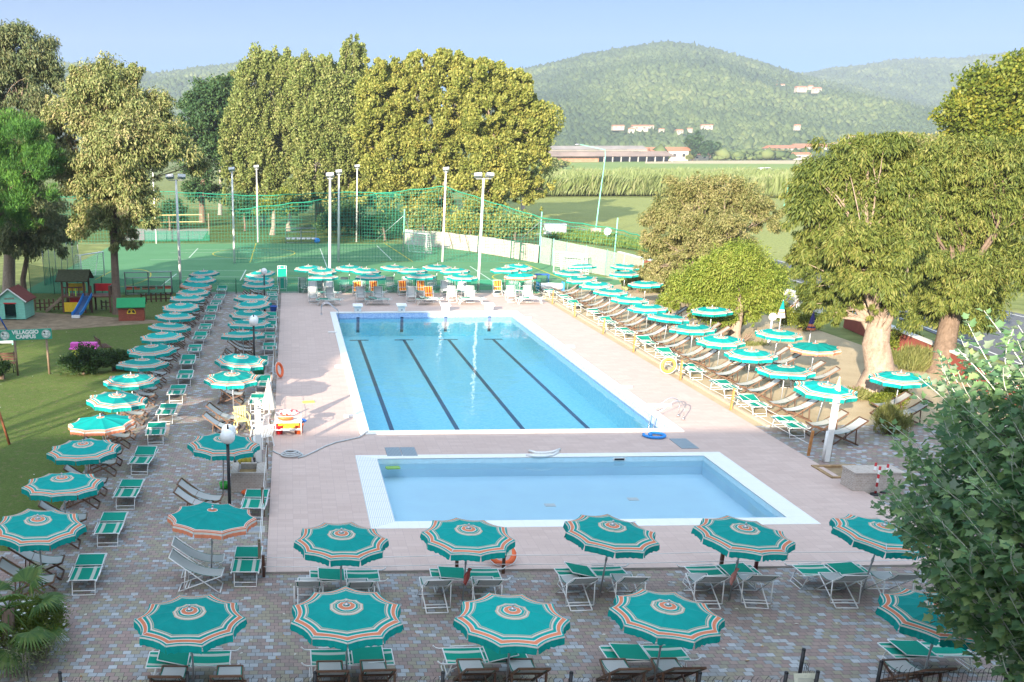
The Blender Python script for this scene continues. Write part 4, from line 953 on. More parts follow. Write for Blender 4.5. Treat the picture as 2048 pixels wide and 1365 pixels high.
b.quad((-w/2,-d/2,0),(w/2,-d/2,0),(w/2,-d/2,h),(-w/2,-d/2,h)); b.quad((w/2,d/2,0),(-w/2,d/2,0),(-w/2,d/2,h),(w/2,d/2,h)); b.add([(w/2,-d/2,0),(w/2,d/2,0),(w/2,d/2,h),(w/2,0,hp),(w/2,-d/2,h)],[(0,1,2,3,4)])
b.quad((-w/2,-d/2,0),(-w/2,-d/2,h),(-w/2,-.28,h),(-w/2,-.28,0)); b.quad((-w/2,.28,0),(-w/2,.28,h),(-w/2,d/2,h),(-w/2,d/2,0)); b.add([(-w/2,-d/2,h),(-w/2,0,hp),(-w/2,d/2,h)],[(0,1,2)]); b.quad((-w/2,-.28,.75),(-w/2,-.28,h),(-w/2,.28,h),(-w/2,.28,.75)); b.quad((-w/2,-d/2,.01),(w/2,-d/2,.01),(w/2,d/2,.01),(-w/2,d/2,.01))
b.build('wall',bricks(),r)
b=MB(); n=14; pr=[(.02+.26*math.cos(math.pi*k/n),.46+.30*math.sin(math.pi*k/n)) for k in range(n+1)]
b.add([(px_,-d/2-.012,pz_) for px_,pz_ in pr]+[(.02,-d/2-.012,.46)],[(k,n+1,k+1) for k in range(n)],1)
b.tube([(px_,-d/2-.02,pz_) for px_,pz_ in pr]+[(-.24,-d/2-.02,.46),(.28,-d/2-.02,.46)],.03,6,0); b.tube([(.02,-d/2-.025,.46),(.02,-d/2-.025,.76)],.022,6,0); b.tube([(-.1,-d/2-.025,.46),(.14,-d/2-.025,.70)],.016,6,0); b.tube([(.14,-d/2-.025,.46),(-.1,-d/2-.025,.70)],.016,6,0)
b.build('window',[M_YELL,M_BLACK],r)
M_GROOF=simple('green_toy_roof',(.02,.27,.10),.5,.3,var=.08)
b=MB()
for s in(-1,1):
    a=[Vector((-w/2-.1,0,hp+.05)),Vector((w/2+.1,0,hp+.05)),Vector((w/2+.1,s*(d/2+.14),h-.07)),Vector((-w/2-.1,s*(d/2+.14),h-.07))]
    b.add(a+[v+Vector((0,0,-.05)) for v in a],[(0,1,2,3),(7,6,5,4),(0,4,5,1),(1,5,6,2),(2,6,7,3),(3,7,4,0)])
b.build('roof',M_GROOF,r)
# pink toy house behind the bush
x,y=xy(164,735); r=T('playhouse','pink-roofed toy house behind the lawn bush','playhouse',(x,y+.9,0),0)
b=MB(); b.box((0,0,.4),(1.1,.8,.8),m=0); b.build('wall',simple('toy_house_lime',(.45,.55,.08),.5,.3),r); b=MB(); b.prism([(-.68,-.5),(.68,-.5),(.68,.5),(-.68,.5)],.8,.86); b.prism([(-.66,-.2),(.66,-.2),(.66,.2),(-.66,.2)],.86,1.08); b.build('roof',simple('pink_plastic',(.62,.10,.42),.45,.3,var=.08),r,bevel=.05)
b=MB(); b.box((-.1,-.41,.35),(.4,.03,.4)); b.build('window',M_BLUE,r)
# bench
x,y=xy(210,708); r=T('park_bench','dark slatted bench on the lawn beside the bushes','bench',(x,y,0),2.0)
b=MB(); [b.box((0,-.2+.11*k,.43),(1.2,.085,.03)) for k in range(5)]; b.build('seat',M_DARKW,r)
b=MB(); [b.box((0,.30+.03*k,.56+.13*k),(1.2,.03,.10)) for k in range(3)]; b.build('backrest',M_DARKW,r)
for s in(-1,1): b=MB(); b.tube([(s*.5,-.22,0),(s*.5,-.18,.41),(s*.5,.24,.41),(s*.5,.40,.92)],.025,6); b.tube([(s*.5,.24,.41),(s*.5,.34,0)],.025,6); b.build('leg',M_BLACK,r,True)
x,y=xy(24,744); r=T('park_bench','dark bench at the left edge under the village sign','bench',(x-.4,y,0),.1)
b=MB(); [b.box((0,-.2+.11*k,.43),(1.2,.085,.03)) for k in range(5)]; b.build('seat',M_DARKW,r); b=MB(); [b.box((0,.30+.03*k,.56+.13*k),(1.2,.03,.10)) for k in range(3)]; b.build('backrest',M_DARKW,r)
for s in(-1,1): b=MB(); b.tube([(s*.5,-.22,0),(s*.5,-.18,.41),(s*.5,.24,.41),(s*.5,.40,.92)],.025,6); b.tube([(s*.5,.24,.41),(s*.5,.34,0)],.025,6); b.build('leg',M_BLACK,r,True)
# leaning rusty pole and blue swing leg
x,y=xy(19,889); b=MB(); b.tube([(0,0,0),(-.45,.15,1.9)],.05,8); one(b,'leaning_pole',simple('rusty_brown',(.16,.06,.03),.75,.2,var=.3),'rusty brown pole leaning on the lawn at the left edge','pole',(x,y,0),smooth=True)
x,y=xy(16,664); b=MB(); b.tube([(0,0,0),(-1.0,.1,2.1)],.045,8); b.tube([(-1.0,.1,2.1),(-1.9,.2,0)],.045,8); b.tube([(-1.0,.1,2.1),(-1.2,2.1,2.1)],.045,8); one(b,'swing_frame',M_BLUE,'blue swing frame cut by the left edge','swing',(x,y,0),smooth=True)
x,y=xy(20,690); b=MB(); b.box((-1.3,0,.45),(3.0,.06,.06)); b.box((-1.3,.0,.2),(3.0,.05,.22),m=1); b.tube([(.15,0,0),(.15,0,.5)],.04,6); one(b,'low_rail',[M_TURQ,M_GALV],'low green rail at the left edge behind the village sign','rail',(x,y,0))
# --- playground tower
x,y=xy(173,626); r=T('playground_tower','wooden playground tower with blue slide and yellow panel','playground',(x-.75,y+.75,0),-.03)
q=.72
def posts(cx,cy,q,h):
    for sx in(-1,1):
        for sy in(-1,1): b=MB(); b.box((cx+sx*q,cy+sy*q,h/2),(.12,.12,h)); b.build('post',M_DARKW,r)
posts(0,0,q,2.15); posts(1.75,0,.62,1.75)
b=MB(); b.box((0,0,1.05),(1.6,1.6,.08)); b.box((1.75,0,1.05),(1.5,1.5,.08)); b.build('platform',M_DARKW,r)
b=MB(); e=1.05
for s in(-1,1):
    a=[Vector((-e,0,2.75)),Vector((e,0,2.75)),Vector((e,s*e,2.12)),Vector((-e,s*e,2.12))]
    b.add(a+[v+Vector((0,0,-.07)) for v in a],[(0,1,2,3),(7,6,5,4),(0,4,5,1),(1,5,6,2),(2,6,7,3),(3,7,4,0)])
b.build('roof',simple('mossy_roof',(.055,.06,.032),.85,.1,var=.3),r)
b=MB(); b.box((0,-q-.03,.38),(1.36,.05,.62)); b.build('panel',M_YELL,r)
b=MB(); b.box((.15,-q+.3,.82),(1.0,.05,.42)); b.build('panel',M_RED,r)
b=MB(); b.box((-.1,q+.02,1.5),(1.2,.05,.5)); b.build('panel',M_YELL,r)
b=MB(); b.box((1.75,.62,1.5),(1.2,.05,.5)); b.build('panel',M_RED,r)
b=MB(); 
for k in range(5): b.box((-.5+.22*k,-q,1.36),(.06,.03,.56),m=1 if k in(1,3) else 0)
b.box((-.05,-q,1.66),(1.3,.07,.08)); b.build('railing',[M_DARKW,M_LIME],r)
b=MB()
for k in range(7): b.box((2.37,-.5+.17*k,1.36),(.03,.05,.6))
b.box((2.37,0,1.67),(.08,1.3,.08)); b.build('railing',M_DARKW,r)
# slide
sl=T('slide','x','x'); 
for k in ('label','category'): del sl[k]
sl.parent=r; KIDS[r.name].append(sl); sl.location=(.95,-q,0)
prof=[(0,0.05,1.12),(0,-.15,1.10),(-.12,-.8,.72),(-.25,-1.5,.34),(-.32,-1.9,.20),(-.36,-2.2,.17)]
b=MB()
for i in range(len(prof)-1):
    a,c=Vector(prof[i]),Vector(prof[i+1]); u=Vector((.24,0,0)); b.quad(a-u,a+u,c+u,c-u)
b.build('chute',simple('dark_blue_slide',(.03,.07,.16),.3,.4),sl)
for s in(-1,1):
    b=MB()
    for i in range(len(prof)-1): a,c=Vector(prof[i])+Vector((s*.26,0,.09)),Vector(prof[i+1])+Vector((s*.26,0,.09)); b.beam(a,c,.05,.2)
    b.build('side_wall',simple('slide_blue',(.02,.20,.55),.35,.4,var=.06) if s<0 else bpy.data.materials['slide_blue'],sl)
b=MB(); b.box((-.36,-2.22,.10),(.5,.25,.16)); b.build('slide_end',M_PLAST,sl)
b=MB()
for s in(-1,1): b.beam((-q-.05,s*.3-.2,1.05),(-2.0,s*.3-.2,.05),.06,.16)
for k in range(5): t=k/5+.1; b.box((-q-.05-1.2*t,-.2,1.05-1.0*t),(.2,.6,.04))
b.build('steps',M_OLDW,r)
# pickets
def picket(p,q,label,mat=None,h=.62):
    p=Vector((*p,0)); q=Vector((*q,0)); L=(q-p).length; d=(q-p).normalized(); b=MB(); n=int(L/.3); up=d
    for z in(.2,.48): b.beam(p+Vector((0,0,z)),q+Vector((0,0,z)),.03,.07)
    r=T('picket_fence',label,'fence',p); rl=MB(); 
    for z in(.2,.48): rl.beam(Vector((0,0,z)),q-p+Vector((0,0,z)),.03,.07)
    rl.build('rail',mat or M_DARKW,r)
    for i in range(n+1): b=MB(); o=d*(L*i/n); b.box((o.x,o.y-.03,h/2),(.11,.025,h)); b.build('picket',mat or M_DARKW,r)
picket(xy(72,622),xy(136,619),'dark picket fence left of the playground tower',h=.75); picket(xy(204,619),xy(231,620),'short lighter picket fence right of the playground tower',M_OLDW); picket(xy(283,605),xy(342,603),'dark picket fence behind the brick-red toy house')  # short run right of the tower: sunlight put into its colour by paler timber
# --- sports courts
def court_mat():
    t=NT('court_carpet'); p=t.wpos(); n=t.noise(p,.3,5,.6); n2=t.noise(p,25,3,.6)
    c=t.ramp(n,[(.3,(.075,.20,.09)),(.7,(.10,.24,.115))]); c=t.mix(.25,c,t.ramp(n2,[(.3,(.04,.11,.05)),(.7,(.17,.34,.18))])); return t.done(t.bsdf(c,.9,.1))
A=[xy(30,592),xy(345,588),xy(600,586),xy(1000,586),xy(1180,582),xy(1262,566),xy(1075,526),xy(905,498),xy(810,488),xy(500,487),xy(230,488)]
b=MB(); b.add([(x,max(y,76.6) if i<5 else y,.0) for i,(x,y) in enumerate(A)],[tuple(range(len(A)))]); S_(b.build('court',court_mat()))
def line_strip(b,px0,px1,w,m):
    a=G(*px0,.006); c=G(*px1,.006); d=(c-a); d.z=0; n=Vector((-d.y,d.x,0)).normalized()*w/2; a.z=c.z=.006
    b.quad(a-n,c-n,c+n,a+n,m)
b=MB()
W=.09
for L in [((500,526),(512,487)),((768,486),(826,524)),((1000,525),(1070,526)),((1050,528),(1130,560)),((190,560),(232,538)),((826,524),(760,524))]: line_strip(b,*L,W*1.3,1)
for L in [((378,516),(396,497)),((320,574),(353,548)),((480,562),(492,540)),((754,492),(783,520)),((640,497),(656,540)),((940,533),(990,566)),((300,520),(860,512)),((300,541),(1080,545)),((330,566),(1100,572)),((370,500),(780,497)),((862,560),(1250,560)),((300,553),(700,556)),((340,506),(700,504))]: line_strip(b,*L,W,0)
def ell(c,rx,ry,a0,a1,m):
    c=G(*c); n=26
    for k in range(n):
        a,e=a0+(a1-a0)*k/n,a0+(a1-a0)*(k+1)/n
        P=lambda t,rr:(c.x+rx*rr*math.cos(t),c.y+ry*rr*math.sin(t),.007)
        b.quad(P(a,1),P(e,1),P(e,1+.1/rx),P(a,1+.1/rx),m)
ell((245,556),2.2,6.0,-1.6,1.6,1); ell((600,560),3.0,2.6,1.6,4.7,1); ell((508,507),4.2,5.0,0,6.28,1); ell((1060,556),3.0,3.5,1.6,4.7,1)
S_(b.build('court_lines',[simple('white_line_paint',(.50,.58,.50),.8,.1),simple('yellow_line_paint',(.48,.40,.06),.8,.1)]))
# light masts
def mast(top,base,label,n=2,rad=.11):
    g=G(*base); h=min((k*.02 for k in range(100,600)),key=lambda z:abs((lambda P:CY-FPX*((P-CAMP).dot(_U2))/((P-CAMP).dot(_F)))(Vector((g.x,g.y,z)))-top[1]))
    r=T('floodlight_mast',label,'floodlight mast',(g.x,g.y,0),group='white floodlight masts round the courts')
    b=MB(); b.tube([(0,0,0),(0,0,h*.55),(0,0,h-.15)],[rad,rad*.86,rad*.66],10); b.build('pole',M_PLAST,r,True)
    b=MB(); b.beam((-.55 if n>1 else -.2,0,h-.2),(.55 if n>1 else .2,0,h-.2),.06,.06); b.build('crossarm',M_GALV,r)
    for k in range(n):
        xx=(-.42+.84*k) if n>1 else 0; b=MB(); Mx=Matrix.Rotation(R(-28),3,'X')@Matrix.Rotation(R(10 if k else -10),3,'Z')
        b.box((xx,-.05,h+.05),(.56,.34,.24),M=Mx,m=0); b.box(Vector((xx,-.05,h+.05))+Mx@Vector((0,-.172,0)),(.46,.012,.18),M=Mx,m=1); b.build('floodlight',[M_GALV,simple('lamp_glass',(.62,.62,.60),.2,.5) if 'lamp_glass' not in bpy.data.materials else bpy.data.materials['lamp_glass']],r)
    return g,h
MAST={}
for k,(t,ba,lab,n) in enumerate([((310,336),(313,488),'thin white mast at the back left of the courts, beside the big eucalyptus',1),((353,355),(362,585),'tall white mast with two floodlights behind the lawn umbrella row',2),((463,340),(469,527),'white floodlight mast standing mid-court at the left',1),((513,335),(516,485),'thin white mast at the back of the courts below the poplars',1),((656,352),(659.6,582),'white floodlight mast behind the leftmost umbrellas beyond the pool',1),((677,345),(677,525),'white floodlight mast with a black band, mid-court',1),((717,334),(713,485),'thin white back mast right of the mast with a black band',1),((893,340),(885,524),'white mast where the green net starts to droop',1),((966,352),(956,586),'tall white mast with two floodlights behind the right umbrellas beyond the pool',2)]):
    MAST[k]=mast(t,ba,lab,n,.085 if k in(0,3,6) else .11)
g,h=MAST[5]; 
# nets
M_NET=simple('green_net_cord',(.02,.17,.115),.7,.2,var=.2)
M_NETD=simple('green_edge_rope',(.02,.25,.16),.7,.2)
def net(name,label,pts,tops,sq=.30,wd=.028,z0=.05):
    """vertical net along ground points pts with heights tops; cords are flat strips"""
    P=[Vector((p[0],p[1],0)) for p in pts]; V=[];F=[]
    o=P[0].copy(); cum=[0]
    for i in range(len(P)-1): cum.append(cum[-1]+(P[i+1]-P[i]).length)
    def at(s):
        for i in range(len(P)-1):
            if s<=cum[i+1] or i==len(P)-2:
                t=(s-cum[i])/(cum[i+1]-cum[i]); h=tops[i]*(1-t)+tops[i+1]*t
                return P[i].lerp(P[i+1],t)-o,h,(P[i+1]-P[i]).normalized()
    def strip(a,c,w):
        n=len(V); V.extend([a-w,a+w,c+w,c-w]); F.append((n,n+1,n+2,n+3))
    n=int(cum[-1]/sq)
    for k in range(n+1):
        p,h,d=at(cum[-1]*k/n); nz=.06*math.sin(k*.7); side=Vector((-d.y,d.x,0))*nz
        q=[p+Vector((0,0,z0)),p+side+Vector((0,0,h*.5)),p+Vector((0,0,h-.08*math.sin((k%9)/9*math.pi)))]
        for i in range(2): strip(q[i],q[i+1],d*wd/2)
    hm=max(tops); m=int(hm/sq)
    for j in range(m+1):
        z=z0+hm*j/m; prev=None
        for k in range(0,n+1,2):
            p,h,d=at(cum[-1]*k/n); nz=.06*math.sin(k*.7)*math.sin(math.pi*min(z/h,1)); side=Vector((-d.y,d.x,0))*nz
            cur=p+side+Vector((0,0,z)) if z<=h+.1 else None
            if prev is not None and cur is not None: strip(prev,cur,Vector((0,0,wd/2)))
            prev=cur
    r=T('ball_net',label,'net',o)
    npmesh('mesh',np.array(V),np.array(F),M_NET,r)
    b=MB(); q=[]
    for k in range(0,n+1): p,h,d=at(cum[-1]*k/n); q.append(p+Vector((0,0,h-.08*math.sin((k%9)/9*math.pi))))
    b.tube(q,.045,5); b.tube([v+Vector((0,0,-.32)) for v in q],.02,4); b.build('top_rope',M_NETD,r,True)
    return r
pk=lambda k:(MAST[k][0].x,MAST[k][0].y)
hb=5.6
net('n','tall green ball net behind the courts, in front of the poplars',[xy(120,489),pk(0),pk(3),pk(6),xy(800,490)],[5.2,hb+.2,5.2,hb,5.4],.36,.022)
net('n','green ball net across the middle masts of the courts',[pk(2),pk(5),pk(7)],[4.9,5.9,6.9],.30,.023)
gA=xy(1077,525); gB=xy(1222,540); gC=xy(1291,560)
net('n','drooping green ball net running right from the middle mast',[pk(7),xy(985,524),gA,gB,gC],[6.85,5.35,4.1,3.55,3.3],.30,.02)
# guyed net posts
def guy(base,top,stays,label):
    g=G(*base); h=min((k*.02 for k in range(50,500)),key=lambda z:abs((lambda P:CY-FPX*((P-CAMP).dot(_U2))/((P-CAMP).dot(_F)))(Vector((g.x,g.y,z)))-top[1]))
    r=T('net_post',label,'post',(g.x,g.y,0)); b=MB(); b.tube([(0,0,0),(0,0,h)],.055,8); b.build('pole',M_TURQ,r,True)
    for s in stays: q=G(*s); b=MB(); b.tube([(0,0,h*.82),(q.x-g.x,q.y-g.y,0)],.035,6); b.build('stay',M_GALV,r,True)
guy((807,489),(808,418),[(748,484),(830,500)],'guyed net post at the left end of the white wall')
guy((1077,524),(1078,424),[(1012,505),(1108,500)],'guyed net post at the right end of the white wall')
guy((1226,540),(1217,436),[],'plain net post beside the round road sign')
# low green mesh fence along the court, cage at the left
def mesh_mat(name,c,a):
    t=NT(name); p=t.pos('Object'); x,y,z=t.xyz(p); s=t.math('ADD',x,y)
    f=t.math('MAXIMUM',t.math('LESS_THAN',t.math('FRACT',t.math('DIVIDE',s,.05)),a),t.math('LESS_THAN',t.math('FRACT',t.math('DIVIDE',z,.05)),a))
    b=t.bsdf(c,.8,.1); tp=t.n('ShaderNodeBsdfTransparent'); m=t.n('ShaderNodeMixShader'); t.l(f,m.inputs[0]); t.l(tp.outputs[0],m.inputs[1]); t.l(b.outputs[0],m.inputs[2]); return t.done(m)
M_MESH=mesh_mat('green_windbreak_mesh',(.015,.20,.13),.30); M_MESHP=mesh_mat('pale_green_mesh',(.42,.55,.47),.30)
M_GPOST=simple('dark_green_post',(.012,.085,.05),.6,.3)
def mesh_fence(label,pts,h,mat,pm,step=2.6,name='mesh_fence',lean=0.0):
    P=[Vector((p[0],p[1],0)) for p in pts]; o=P[0].copy(); r=T(name,label,'fence',o); b=MB(); pb=[]
    hs=h if isinstance(h,(list,tuple)) else [h]*len(P)
    for i in range(len(P)-1):
        a,c=P[i]-o,P[i+1]-o; L=(c-a).length; n=max(1,round(L/step))
        for k in range(n):
            u,v=a.lerp(c,k/n),a.lerp(c,(k+1)/n); h0=hs[i]+(hs[i+1]-hs[i])*k/n; h1=hs[i]+(hs[i+1]-hs[i])*(k+1)/n
            b.quad(u+Vector((0,0,.03)),v+Vector((0,0,.03)),v+Vector((0,lean,h1)),u+Vector((0,lean,h0)))
            pb.append((u,h0))
        pb.append((c,hs[i+1]))
    b.build('mesh_panel',mat,r)
    for u,hh in pb: b=MB(); b.tube([u,u+Vector((0,lean,hh+.08))],.03,6); b.build('post',pm,r,True)
mesh_fence('low green mesh fence between the pool deck and the courts',[xy(345,588),xy(600,588),xy(830,588),xy(1080,588)],1.05,M_MESH,M_GPOST,4.2)
mesh_fence('sagging green net cage behind the playground tower',[xy(62,588),xy(205,590),xy(330,591)],[2.2,1.3,1.0],M_MESH,M_GPOST,2.0)
mesh_fence('tall ragged green net on pale poles behind the playground',[xy(90,572),xy(160,556)],[3.9,4.2],M_MESH,M_GALV,.9)
mesh_fence('pale green mesh fence right of the white wall beside the road',[xy(1079,527),xy(1130,538),xy(1210,552),xy(1282,572)],[2.4,2.3,2.1,2.0],M_MESHP,M_TURQ,3.0)
mesh_fence('low mesh fence behind the volleyball sand at the back',[xy(290,484),xy(420,483)],1.2,M_MESH,M_GPOST,3)
# white concrete panel wall
P=[G(x,y) for x,y in [(810,489),(860,493),(905,498),(955,505),(1005,513),(1075,526)]]
r=T('concrete_wall','weathered white panel wall along the right side of the courts','wall',(P[0].x,P[0].y,0)); o=Vector((P[0].x,P[0].y,0))
M_WALLW=simple('weathered_white_wall',(.46,.43,.37),.85,.1,var=.18,scale=1.2,wear=(.36,.33,.27))
for i in range(len(P)-1):
    n=3
    for k in range(n):
        a=P[i].lerp(P[i+1],k/n)-o; c=P[i].lerp(P[i+1],(k+.985)/n)-o; a.z=c.z=0; hh=1.62+.03*math.sin(i*3+k*5); d=(c-a).normalized(); nn=Vector((-d.y,d.x,0)); tl=nn*(.10*math.sin(i*2.2+k*1.9))
        b=MB(); b.add([a-nn*.05,c-nn*.05,c+nn*.05,a+nn*.05,a-nn*.05+tl+Vector((0,0,hh)),c-nn*.05+tl+Vector((0,0,hh)),c+nn*.05+tl+Vector((0,0,hh)),a+nn*.05+tl+Vector((0,0,hh))],[(0,1,5,4),(1,2,6,5),(2,3,7,6),(3,0,4,7),(4,5,6,7)]); b.build('wall_panel',M_WALLW,r)
b=MB()
for s in [(905,498),(925,500),(938,503)]:
    g=G(*s)-o; b.beam(Vector((g.x,g.y-.25,0)),Vector((g.x-.5,g.y-.05,1.7)),.12,.04)
b.build('leaning_planks',M_DARKW,r)
# posts with wire above the wall
# green gate
g=G(1030,520); r=T('court_gate','green metal gate frame in front of the white wall','gate',(g.x,g.y,0),-.9)
b=MB(); 
for s in(-.55,.55): b.tube([(s,0,0),(s,0,1.75)],.05,6)
b.tube([(-.55,0,1.75),(.55,0,1.75)],.05,6); b.build('frame',M_GPOST,r,True)
b=MB(); 
for s in(.6,1.4): b.tube([(s,-.1-.45*(s>1),.05),(s,-.1-.45*(s>1),1.6)],.03,6)
b.tube([(.6,-.1,1.6),(1.4,-.55,1.6)],.03,6); b.tube([(.6,-.1,.85),(1.4,-.55,.85)],.025,6); b.build('gate_leaf',M_GPOST,r,True)
# goals
def goal(px,py,rz,label,w=2.2,h=1.75,d=1.0):
    x,y=xy(px,py); r=T('football_goal',label,'goal',(x,y,0),rz)
    b=MB(); b.tube([(0,0,0),(0,0,h),(w,0,h),(w,0,0)],.065,8); b.tube([(0,0,h),(0,d*.5,h),(0,d,0),(w,d,0),(w,d*.5,h),(w,0,h)],.03,6); b.build('frame',M_PLAST,r,True)
    V=[];F=[]
    def st(a,c,wv): n=len(V); V.extend([a-wv,a+wv,c+wv,c-wv]); F.append((n,n+1,n+2,n+3))
    for k in range(int(w/.17)+1):
        u=w*k/int(w/.17); st(Vector((u,0,h)),Vector((u,d*.5,h-.05)),Vector((.008,0,0))); st(Vector((u,d*.5,h-.05)),Vector((u,d,.03)),Vector((.008,0,0)))
    for k in range(10):
        z=h*(k+.5)/10; yy=d-.5*d*z/h; st(Vector((0,yy,z)),Vector((w,yy,z)),Vector((0,0,.008)))
        for u in(0,w): st(Vector((u,0,z)),Vector((u,yy,z)),Vector((0,0,.008)))
    npmesh('goal_net',np.array(V),np.array(F),M_PLAST,r)
goal(1107,545,R(-55),'white goal at the right end of the front court',3.0); goal(806,505,R(-45),'white goal before the left end of the white wall',3.0,2.0); goal(164,560,R(62),'white goal behind the playground tower',3.0,2.0)
# dugouts
def dugout(a,c,label,mat,h=1.7):
    a=Vector((*a,0)); c=Vector((*c,0)); L=(c-a).length; ang=math.atan2(c.y-a.y,c.x-a.x); r=T('team_bench',label,'team bench',a,ang)
    b=MB()
    for k in range(3):
        u=L*k/2; b.tube([(u,0,0),(u,.02,.6),(u,.06,1.2),(u,-.08,h-.1),(u,-.45,h)],.05,6)
    for z,yy in((.62,.02),(1.25,.05),(h,-.45),(.08,0)): b.tube([(0,yy,z),(L,yy,z)],.035,6)
    b.build('frame',M_GALV,r,True)
    n=6
    for k in range(n): b=MB(); b.box((L*(k+.5)/n,-.12,.46),(L/n*.78,.36,.05)); b.box((L*(k+.5)/n,.02,.56),(L/n*.78,.04,.2)); b.build('seat',mat,r,bevel=.02)
dugout(xy(252,591),xy(344,589),'team bench with orange-red seats behind the brick-red toy house',simple('red_orange_seat',(.42,.075,.03),.45,.3))
dugout(xy(572,487),xy(632,487),'team bench with white seats at the back of the courts',M_PLAST)
x,y=xy(634,487); b=MB(); b.sphere((0,0,.3),.3,12,sc_=(1.2,.6,1)); one(b,'ball_bag',M_LBLUE,'blue and white bag right of the back team bench','bag',(x,y,0),smooth=True)
# volleyball
sheet('sand_court',[xy(240,482),xy(405,479),xy(418,458),xy(270,458)],.004,simple('grey_sand',(.30,.28,.24),.95,.05,var=.25,scale=2))
a=Vector((*xy(255,470),0)); c=Vector((*xy(418,470),0)); r=T('volleyball_net','yellow-edged volleyball net on timber posts at the back left','volleyball net',a)
for v in(Vector((0,0,0)),c-a): b=MB(); b.box((v.x,v.y,1.3),(.14,.14,2.6)); b.build('post',M_OLDW,r)
d=c-a; b=MB()
for z in(2.35,1.5): b.beam(d*.05+Vector((0,0,z)),d*.92+Vector((0,0,z+.1)),.05,.08)
b.beam(d*.92+Vector((0,0,1.6)),d*.92+Vector((0,0,2.45)),.05,.07); b.build('net_tape',simple('yellow_tape',(.55,.45,.22),.7,.2),r)
# --- road, walls at the right
M_ASPH=simple('asphalt',(.13,.135,.145),.85,.15,var=.15,scale=1.0)
rd=[(1085,462),(1125,467),(1200,482),(1330,505),(1500,536),(1640,580),(1800,640),(2048,740)]
rl=[(1115,455),(1150,456),(1220,466),(1340,484),(1500,507),(1640,540),(1800,578),(2100,640)]
b=MB(); A=[G(*p) for p in rd]; B=[G(*p) for p in rl]
for i in range(len(A)-1): b.quad((A[i].x,A[i].y,.0),(A[i+1].x,A[i+1].y,.0),(B[i+1].x,B[i+1].y,.0),(B[i].x,B[i].y,.0))
S_(b.build('road',M_ASPH))
b=MB()
for i in range(1,len(A)-1):
    for Q in (A,B): 
        u=Q[i].lerp(A[i] if Q is B else B[i],.06); v=Q[i+1].lerp(A[i+1] if Q is B else B[i+1],.06); n_=Vector((u.y-v.y,v.x-u.x,0)).normalized()*.07
        b.quad((u.x-n_.x,u.y-n_.y,.006),(v.x-n_.x,v.y-n_.y,.006),(v.x+n_.x,v.y+n_.y,.006),(u.x+n_.x,u.y+n_.y,.006))
S_(b.build('road_markings',simple('road_paint',(.60,.60,.58),.8,.1)))
M_RWALL=simple('dull_red_wall',(.30,.085,.065),.8,.15,var=.15,scale=2)
def low_wall(pts,h,label,mat,cap,th=.22):
    P=[G(*p) for p in pts]; o=P[0].copy(); r=T('low_wall',label,'wall',(o.x,o.y,0)); b=MB(); k=MB()
    for i in range(len(P)-1):
        a,c=P[i]-o,P[i+1]-o; a.z=c.z=h/2; b.beam(a,c,th,h); a.z=c.z=h+.05; k.beam(a,c,th+.1,.10)
    b.build('wall',mat,r); k.build('coping',cap,r)
low_wall([(1235,530),(1312,552),(1420,575),(1500,590)],1.1,'dull red low wall with white coping beside the road',M_RWALL,M_PLAST)
low_wall([(1690,655),(1770,690),(1900,748),(2060,830)],1.0,'dull red low wall behind the big forked tree',M_RWALL,M_PLAST)
low_wall([(1570,603),(1640,627)],.75,'low white wall behind the closed green umbrella',M_PLAST,M_PLAST,.3)
mesh_fence('dark wire fence along the road above the white wall',[xy(1552,588),xy(1605,606),xy(1680,632)],[1.6,1.6,1.5],mesh_mat('dark_wire_mesh',(.03,.04,.045),.12),M_GPOST,2.5)
# street furniture near the road
g=G(1190,474); r=T('street_lamp','pale green street lamp rising beside the field','street lamp',(g.x,g.y,0))
b=MB(); b.tube([(0,0,0),(.1,0,3),(.42,0,9.2),(.3,0,9.9),(-2.6,.3,10.5)],[.10,.08,.05,.045,.035],8); b.build('pole',M_TURQ,r,True); b=MB(); b.sphere((-2.9,.3,10.5),.22,10,sc_=(1.6,.7,.4)); b.build('lamp_head',M_GALV,r,True); b=MB(); b.box((0,0,.5),(1.0,1.0,1.0)); b.build('base_block',simple('pinkish_block',(.50,.36,.30),.85,.1),r)
g=G(1213,488); r=T('road_sign','round grey-backed road sign beside the street','road sign',(g.x,g.y,0)); b=MB(); b.tube([(0,0,0),(0,0,1.3)],.04,6); b.build('post',M_GALV,r,True); b=MB(); b.lathe([(0,-.02),(.42,-.02),(.42,.02),(0,.02)],18); b.v=[(v[0],v[2],v[1]+1.35) for v in b.v]; b.build('disc',simple('sign_back_grey',(.55,.56,.56),.5,.4,.2),r)
g=G(1107,478); r=T('trailer','small grey trailer parked beyond the white wall','trailer',(g.x,g.y,0),-.1); b=MB(); b.box((0,0,1.15),(2.7,1.3,1.2)); b.build('body',M_GALV,r,bevel=.05)
for s in(-1,1): b=MB(); b.lathe([(0,-.1),(.35,-.1),(.35,.1),(0,.1)],16); b.v=[(v[0]+.3,v[2]+s*.75,v[1]+.35) for v in b.v]; b.build('wheel',M_BLACK,r,True)
b=MB(); b.tube([(-1.3,0,.6),(-2.3,0,.5)],.05,6); b.build('drawbar',M_GALV,r)
SHADE=[(-24.5,13.5,19.5,5.6),(-28,21.5,17.5,5.0),(-30,30,16.5,4.6),(-33,39,16,4.6),(-36,48,15,4.6)]
